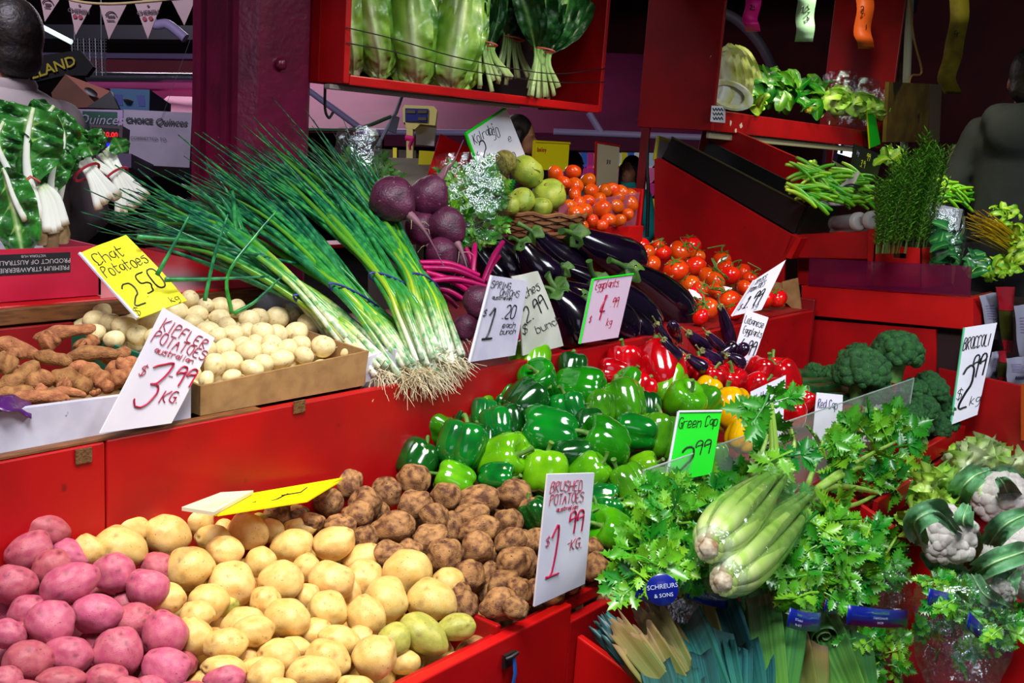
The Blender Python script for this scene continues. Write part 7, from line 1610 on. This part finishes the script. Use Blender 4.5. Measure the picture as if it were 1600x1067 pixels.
for k, (tx, a) in enumerate((('0.00', .66), ('0.00', .28))): ptext(tx, face_frame(C[0]+rt*a-up_*.34+O-FW*.005, rt, up_, .003), .022, LED, sc2)
MB().prism([C[0]+rt*.45-up_*.62, C[0]+rt*.8-up_*.62, C[0]+rt*.8-up_*.85, C[0]+rt*.45-up_*.85], -FW*.005).build('blue_key', mat('blue_lit_key', '1414e0', .5, emis=1.2), sc2, False)
MB().prism([W(*p, D=3.2)-O for p in ((150, 238), (205, 240), (205, 262), (150, 262))], FW*.2).build('base', mat('violet_grey_plastic', '4a3c58', .6), sc2, False)
bx, O, C, n_ = boxat('fruit_carton', 'teal fruit carton with a yellow pear print', ((172, 138), (234, 140), (233, 176), (178, 176)), 4.0, .25, mat('teal_carton', '0c4468', .6))
rt = C[1]-C[0]; up_ = C[0]-C[3]
MB().lathe([(0, -.05), (.022, -.046), (.03, -.025), (.018, .005), (.01, .03), (0, .034)], 14, face_frame(C[0]+rt*.42-up_*.5, rt, -n_, 0) @ Matrix.Rotation(-math.pi/2, 4, 'X') @ Matrix.Diagonal((1, .12, 1, 1))).build('pear_print', mat('pear_yellow', '8c7820', .6), bx)
for a in (.16, .72): MB().prism([C[0]+rt*(a-.08)-up_*.25, C[0]+rt*(a+.12)-up_*.25, C[0]+rt*(a+.10)-up_*.7, C[0]+rt*(a-.06)-up_*.7], -n_*.002).build('blue_print', mat('blue_print', '10246c', .6), bx, False)
oc = thing('open_carton', 'open brown carton with raised flaps behind the man', 'carton', loc=W(120, 170, D=3.9)); O = oc.matrix_world.translation
BRC = mat('brown_carton', '5c3424', .8, '4c2a1c', 6)
MB().prism([W(*p, D=3.9)-O for p in ((80, 145), (102, 116), (150, 162), (135, 168), (86, 170))], FW*.01).build('near_flap', BRC, oc, False)
MB().prism([W(*p, D=3.95)-O for p in ((102, 116), (172, 142), (150, 162))], FW*.01).build('side_flap', mat('pinkish_carton', '8c5444', .8), oc, False)
MB().prism([W(*p, D=3.88)-O for p in ((135, 168), (173, 142), (186, 170))], FW*.02).build('dark_side', BLACK, oc, False)
MB().prism([W(*p, D=4.0)-O for p in ((84, 165), (186, 168), (186, 200), (84, 200))], FW*.25).build('box_body', BRC, oc, False)
MB().lathe([(0, 0), (.02, 0), (.022, .001)], 16, face_frame(W(144, 145, D=3.93)-O-FW*.01, RT-UP*.6, UP, 0) @ Matrix.Diagonal((1.3, .6, 1, 1))).build('hand_hole', BLACK, oc)
bn = thing('black_banner', 'black folded banner with yellow capital letters', 'banner', loc=W(100, 125, D=4.3)); O = bn.matrix_world.translation
MB().prism([W(*p, D=4.3)-O for p in ((55, 88), (125, 78), (146, 104), (135, 118), (100, 118), (55, 128))], FW*.03).build('fabric', mat('black_fabric', '08080a', .9), bn, False)
q = W(100, 110, D=4.34)-O; MB().tube([q, q+Vector((0, 0, -(q+O).z))], .015, 6).build('pole', DARK, bn)
ptext('PELAND', face_frame(W(78, 108, D=4.29), RT+UP*.32, UP, .004), .062, mat('dull_yellow_print', '9c8c10', .7), bn, bold=.001)
tag(MB().tube([W(-10, -2, D=4.6), W(62, 40, D=4.6), W(112, 66, D=4.6)], .011, 10).build('fluorescent_tube', mat('tube_glow', 'e8fff8', .5, emis=.9)), 'thin fluorescent tube lamp under the dark roof', 'lamp')
tag(MB().tube(cr([W(226, 26, D=5.2)+Vector((0, 0, 1.6)), W(228, 26, D=5.2)+Vector((0, 0, .3)), W(236, 30, D=5.2), W(262, 38, D=5.2), W(290, 60, D=5.2)], 6), .025, 8).build('curved_pipe', VIOLETG), 'curved violet pipe under the roof beside the pillar', 'pipe')
tag(MB().tube(cr([W(1115, 15, D=8), W(1150, 30, D=8), W(1185, 65, D=8), W(1210, 110, D=8)], 6), .04, 8).build('arched_beam', mat('dusky_steel', '4a3c48', .6)), 'arched steel rib of the roof above the shelf', 'beam')
dm = mat('foil_duct', '9a98a8', .25, metal=.9, bump=1, bscale=12)
tag(MB().tube([W(136, 120, D=6.5), W(330, 122, D=6.5)], .03, 10).build('silver_duct', dm), 'shiny silver duct running over the pink fascia', 'duct')
tag(MB().prism([W(*p, D=6.9) for p in ((136, 92), (330, 96), (330, 119), (136, 117))], FW*.05).build('maroon_fascia', mat('maroon_fascia', '6a0c28', .6), None, False), 'maroon fascia board above the silver duct', 'fascia')
tag(MB().prism([W(*p, D=6.8) for p in ((136, 124), (330, 126), (330, 140), (136, 138))], FW*.05).build('pink_fascia', PINK, None, False), 'pale pink fascia strip below the silver duct', 'fascia')
tag(MB().prism([W(*p, D=7.2) for p in ((200, 138), (330, 138), (330, 260), (200, 250))], FW*.1).build('pink_stall_wall', mat('pink_stall', 'd84890', .6), None, False), 'bright pink stall wall glimpsed beside the pillar', 'wall panel')
tag(MB().prism([W(235, 172, D=6.4), W(262, 150, D=7.0), W(330, 152, D=7.0), W(330, 182, D=6.4)], Vector((0, 0, -.03))).build('pink_counter', PINK, None, False), 'sloping pink stall counter beside the pillar', 'counter')
ms = thing('wire_mesh', 'square wire mesh panel hung under the roof', 'mesh panel', loc=W(140, 115, D=5.4)); O = ms.matrix_world.translation
for k in range(12): MB().tube([W(112+k*4.6, 60, D=5.4)-O, W(114+k*4.6, 118, D=5.4)-O], .003, 4).build('wire', DARK if k % 2 else STEEL, ms)
for x_ in (116, 158): q = W(x_, 62, D=5.4)-O; MB().tube([q, q+Vector((0, 0, 4.05-(q+O).z))], .004, 5).build('hanger', STEEL, ms)
for k in range(12): MB().tube([W(110, 62+k*4.8, D=5.4)-O, W(166, 63+k*4.8, D=5.4)-O], .003, 4).build('wire', STEEL, ms)
for k, (y0, y1, m_) in enumerate(((84, 92, mat('violet_beam', '6a5c88', .5)), (40, 62, mat('grey_beam', '3a3a44', .6)))):
    tag(MB().prism([W(*p, D=7.5+k) for p in ((60, y0-2), (330, y0), (330, y1), (60, y1-2))], FW*.1).build('roof_beam', m_, None, False), ['thin violet roof beam above the maroon fascia', 'broad grey roof beam behind the bunting'][k], 'beam')
# bunting
FLAGM = mat('bunting_cloth', '9c8488', .8, '8c7478', 5)
br = tag(MB().tube(cr([W(x, y, D=3.3) for x, y in ((40, -14), (75, -10), (126, 3), (176, 6), (232, 2), (300, -4))], 5), .004, 6).build('bunting_rope', mat('cream_cord', 'a89468', .7)), 'cream cord carrying the triangular flags', 'cord')
for i, (a, b_, c_) in enumerate((((62, -9), (96, -5), (70, 34)), ((107, 0), (145, 5), (118, 55)), ((155, 6), (198, 7), (170, 62)), ((210, 4), (254, 1), (231, 61)), ((268, 1), (306, -3), (288, 40)))):
    t = thing('bunting_flag', ['first flag of the bunting, near the top edge', 'bunting flag with a cherry print, second along', 'bunting flag with a round emblem in the middle', 'bunting flag with a cherry print beside the last', 'bunting flag half hidden by the pillar'][i], 'flag', loc=W(*a, D=3.3), group='bunting flags'); O = t.matrix_world.translation
    A, B, C_ = [W(*p, D=3.3)-O for p in (a, b_, c_)]
    MB().prism([A, B, C_], FW*.003).build('cloth', FLAGM, t, False)
    m_ = (A+B)/2; up_ = (m_-C_); rt = B-A; INKF = mat('plum_print', '2c1020', .7); INKC = mat('cherry_print', '7c1028', .7)
    if i in (1, 3):
        ptext('CHERISH', face_frame(m_-up_*.30+O, rt, UP, .004), .018, INKF, t, bold=.0006)
        for q in (-.12, .10): MB().lathe([(0, 0), (.0065, 0), (.007, .0006)], 12, face_frame(m_-up_*.46+rt*q, rt, UP, .003)).build('cherry_print', INKC, t)
        MB().lathe([(0, 0), (.004, 0)], 8, face_frame(m_-up_*.13, rt, UP, .003)).build('leaf_print', INKF, t)
    elif i in (0, 2):
        MB().tube([m_-up_*.38+rt.normalized()*.018*math.cos(q)+UP*.018*math.sin(q)-FW*.004 for q in np.linspace(.2, 2.94, 14)], .0018, 5).build('arc_print', INKF, t)
        for q in (-.09, 0, .09): MB().lathe([(0, 0), (.0045, 0)], 8, face_frame(m_-up_*.36+rt*q, rt, UP, .003)).build('berry_print', INKF, t)
        MB().tube([m_-up_*.47-rt*.14-FW*.004, m_-up_*.47+rt*.14-FW*.004], .0016, 5).build('line_print', INKF, t)
# magenta awnings of the stalls across the aisle
def slab2(name, label, cor, m, th=.03, cat='awning'):
    C = [W(x, y, D=D) for x, y, D in cor]; n_ = (C[1]-C[0]).cross(C[3]-C[0]).normalized(); n_ = n_ if n_.dot(FW) > 0 else -n_
    return tag(MB().prism(C, n_*th).build(name, m, None, False), label, cat)
slab2('awning', 'big magenta canvas awning across the aisle', ((420, 60, 9.5), (1120, 90, 9.5), (1120, 212, 7.6), (420, 200, 7.6)), MAGENTA)
slab2('awning_valance', 'dark magenta valance hanging below the awning rail', ((600, 206, 7.6), (1120, 218, 7.6), (1120, 240, 7.6), (600, 228, 7.6)), mat('dark_magenta_canvas', '5c0838', .8))
for k, (P, l) in enumerate(((((470, 132), (565, 202)), 'violet awning strut slanting behind the cabinet'), (((920, 176), (941, 210)), 'short violet awning strut beyond the cabinet corner'), (((560, 206), (760, 208)), 'violet awning rail behind the yellow scale'), (((865, 206), (1120, 216)), 'violet awning rail beyond the kohlrabi'))):
    tag(MB().tube([W(*P[0], D=6.8), W(*P[1], D=6.8)], .022, 8).build('awning_rail', VIOLETG), l, 'rail')
fs = thing('far_stall', 'far stall with stacked bright goods seen between boxes', 'stall'); rr = random.Random(9)
pal = ['c83c8c', '3c6cc8', 'd8c83c', 'b8c8d8', '6c3cb8', '3cb8c8', 'e0e0e0', 'd86c9c']
for r_ in range(4):
    for q in range(15):
        x = 866+q*10.5; y = 238+r_*24; cc_ = rr.choice(pal)
        MB().prism([W(*p, D=10+r_*.1) for p in ((x, y), (x+9.5, y+.5), (x+9.5, y+rr.uniform(16, 21)), (x, y+20))], FW*.2).build('stacked_box', mat('glow_goods_'+cc_, cc_, .6, emis=.25), fs, False)  # goods glow faintly, standing in for light falling on the far stall
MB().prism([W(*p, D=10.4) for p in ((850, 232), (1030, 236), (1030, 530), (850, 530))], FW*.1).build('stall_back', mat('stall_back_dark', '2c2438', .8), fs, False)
slab2('far_counter', 'pale far counter between tomatoes and red display', ((860, 330, 9), (1022, 336, 9), (1022, 420, 9), (860, 420, 9)), mat('far_counter_tan', '5c5040', .8), .3, 'counter')
# yellow scale on its post
ys = thing('pole_scale', 'pale yellow scale head on a post with a pink tape', 'scale', loc=W(645, 250, D=4.4)); O = ys.matrix_world.translation; YP = mat('pale_yellow_plastic', 'd8cc70', .4)
def qd(name, cor, m, D=4.4, th=.05, par=ys, sm=False, sup=None):
    return MB().prism([W(*p, D=D)-(sup or par).matrix_world.translation for p in cor], FW*th).build(name, m, par, sm)
qd('head', ((632, 164), (678, 166), (683, 172), (680, 196), (650, 193), (630, 191), (629, 170)), YP); qd('neck', ((633, 190), (656, 194), (648, 202), (634, 200)), YP); qd('post', ((635, 200), (645, 202), (642, 760), (634, 760)), YP)
yso = qd('screen', ((633, 169), (669, 170), (668, 191), (633, 189)), mat('blue_screen', '0c1c6c', .3), 4.39, .01)
for (x, y, w_) in ((635, 172, 14), (653, 172, 14), (653, 183, 13)): qd('readout', ((x, y), (x+w_, y+.4), (x+w_, y+5), (x, y+5)), mat('brown_readout', '4c3c1c', .4), 4.385, .004, yso, False, ys)
qd('rear_panel', ((650, 198), (682, 196), (678, 228), (650, 226)), mat('translucent_white', 'b0a8a0', .4), 4.5, .02)
O = ys.matrix_world.translation
MB().tube([W(633, 215, D=4.37)-O, W(646, 217, D=4.37)-O], .012, 8, .4).build('pink_tape', mat('hot_pink_tape', 'e01478', .5), ys); MB().tube([W(646, 216, D=4.37)-O, W(640, 228, D=4.37)-O, W(641, 234, D=4.37)-O], .01, 8, .4).build('tape_tail', mat('hot_pink_tape', 'e01478', .5), ys)
sb2, O, C, n_ = boxat('scale_bench', 'brown bench under the yellow scale with tape', ((575, 232), (650, 235), (650, 800), (575, 800)), 4.6, .4, mat('bench_brown', '4c4034', .7), 'bench')
MB().prism([W(*p, D=4.59)-O for p in ((614, 231), (620, 231), (620, 249), (614, 249))], -FW*.004).build('yellow_tape', YELP, sb2, False)
slab2('tan_cloth', 'tan cloth cover slung behind the beetroot', ((600, 246, 3.6), (672, 248, 3.6), (690, 300, 3.1), (610, 300, 3.1)), mat('tan_canvas', '7c745c', .8, '6c644c', 8), .02, 'cloth')
slab2('red_back_panel', 'tilted red panel behind the celery bag', ((688, 209, 3.4), (736, 232, 3.4), (752, 300, 3.2), (670, 268, 3.2)), REDL, .02, 'panel')
slab2('yellow_rim_card', 'white card with a yellow rim behind the cloth', ((655, 235, 3.5), (685, 237, 3.5), (676, 280, 3.5), (652, 280, 3.5)), YELP, .01, 'card')
hk = thing('clamp_bracket', 'steel arm with a clamp hanging under the cabinet', 'bracket', loc=W(620, 165, D=3.2)); O = hk.matrix_world.translation
MB().tube([W(628, 150, D=3.2)-O, W(619, 175, D=3.2)-O, W(590, 228, D=3.2)-O], .006, 7).build('rod', STEEL, hk); MB().prism([W(*p, D=3.19)-O for p in ((614, 180), (624, 183), (618, 208), (606, 204))], FW*.012).build('clamp', STEEL, hk, False)
MB().tube(cr([W(480, 203, D=3.2)-O, W(555, 202, D=3.2)-O, W(612, 182, D=3.2)-O], 5), .006, 7).build('green_arm', mat('green_rod', '2c5c34', .5), hk)
tag(MB().tube(cr([W(508, 128, Y=2.2), W(508, 170, Y=2.2), W(514, 184, Y=2.2), W(520, 176, Y=2.2)], 5), .004, 6).build('hook', DARK), 'dark wire hook hanging under the cabinet', 'hook')
tag(MB().tube(cr([W(1013, 196, X=3.81), W(1011, 260, X=3.81), W(1013, 300, X=3.81), W(1011, 370, X=3.81)], 5), .008, 6).build('chain', DARK), 'dark chain hanging beside the red display', 'chain')
hb = thing('herb_bag', 'grey clear bag of herbs behind the spring onions', 'herb', loc=W(570, 300, Y=2.12)); bush(hb, (575, 278, 40, 24, 2.1), 30, rr, [sprig_mesh(60+i, mat('dull_herb', '4c7c2c', .5, '2c5420', 8)) for i in range(3)], (.6, .9)); film_bag(hb, 560, 255, 38, 52, 2.1, 41, .06)
# printed celery bag between beetroot and kohlrabi
cbg = thing('printed_greens_bag', 'clear printed bag of leafy greens between beetroot and kohlrabi', 'leafy greens', loc=W(745, 400, Y=1.98)); bush(cbg, (735, 320, 52, 60, 2.0), 110, rr, CSP, (.5, .9), jit=.04); film_bag(cbg, 735, 318, 62, 72, 1.98, 42, .09)
for k, (tx, x, y) in enumerate((('PRODUCT OF AUSTRALIA', 715, 266), ('Packed fresh', 722, 284), ('AUSTRALIA', 730, 300), ('AUSTRALIA', 745, 316))): ptext(tx, face_frame(W(x, y, Y=1.86), RT+UP*.42, UP, .002), .02, mat('film_print', 'b8d0c0', .5), cbg)
sign('yellow rimmed clip board beside the black crate', ((1028, 214), (1046, 220), (1036, 252), (1022, 250)), dict(Y=2.4), mat('greyish_card', 'a8a0a8', .6), [], edge=YELP, edgew=.008, seed=40, cat='card', name='clip_board')
hs = thing('screen_scale', 'cream scale with a dark blue screen behind the herbs', 'scale', loc=W(1500, 262, D=6.0)); 
qd('frame', ((1488, 226), (1530, 227), (1528, 262), (1485, 260)), mat('cream_plastic', 'b0a878', .5), 6.0, .06, hs); qd('screen', ((1492, 231), (1526, 232), (1524, 257), (1490, 255)), mat('dark_blue_screen', '0c1440', .3), 5.99, .01, hs)
qd('post', ((1500, 262), (1512, 262), (1490, 720), (1480, 720)), mat('cream_plastic', 'b0a878', .5), 6.0, .05, hs)
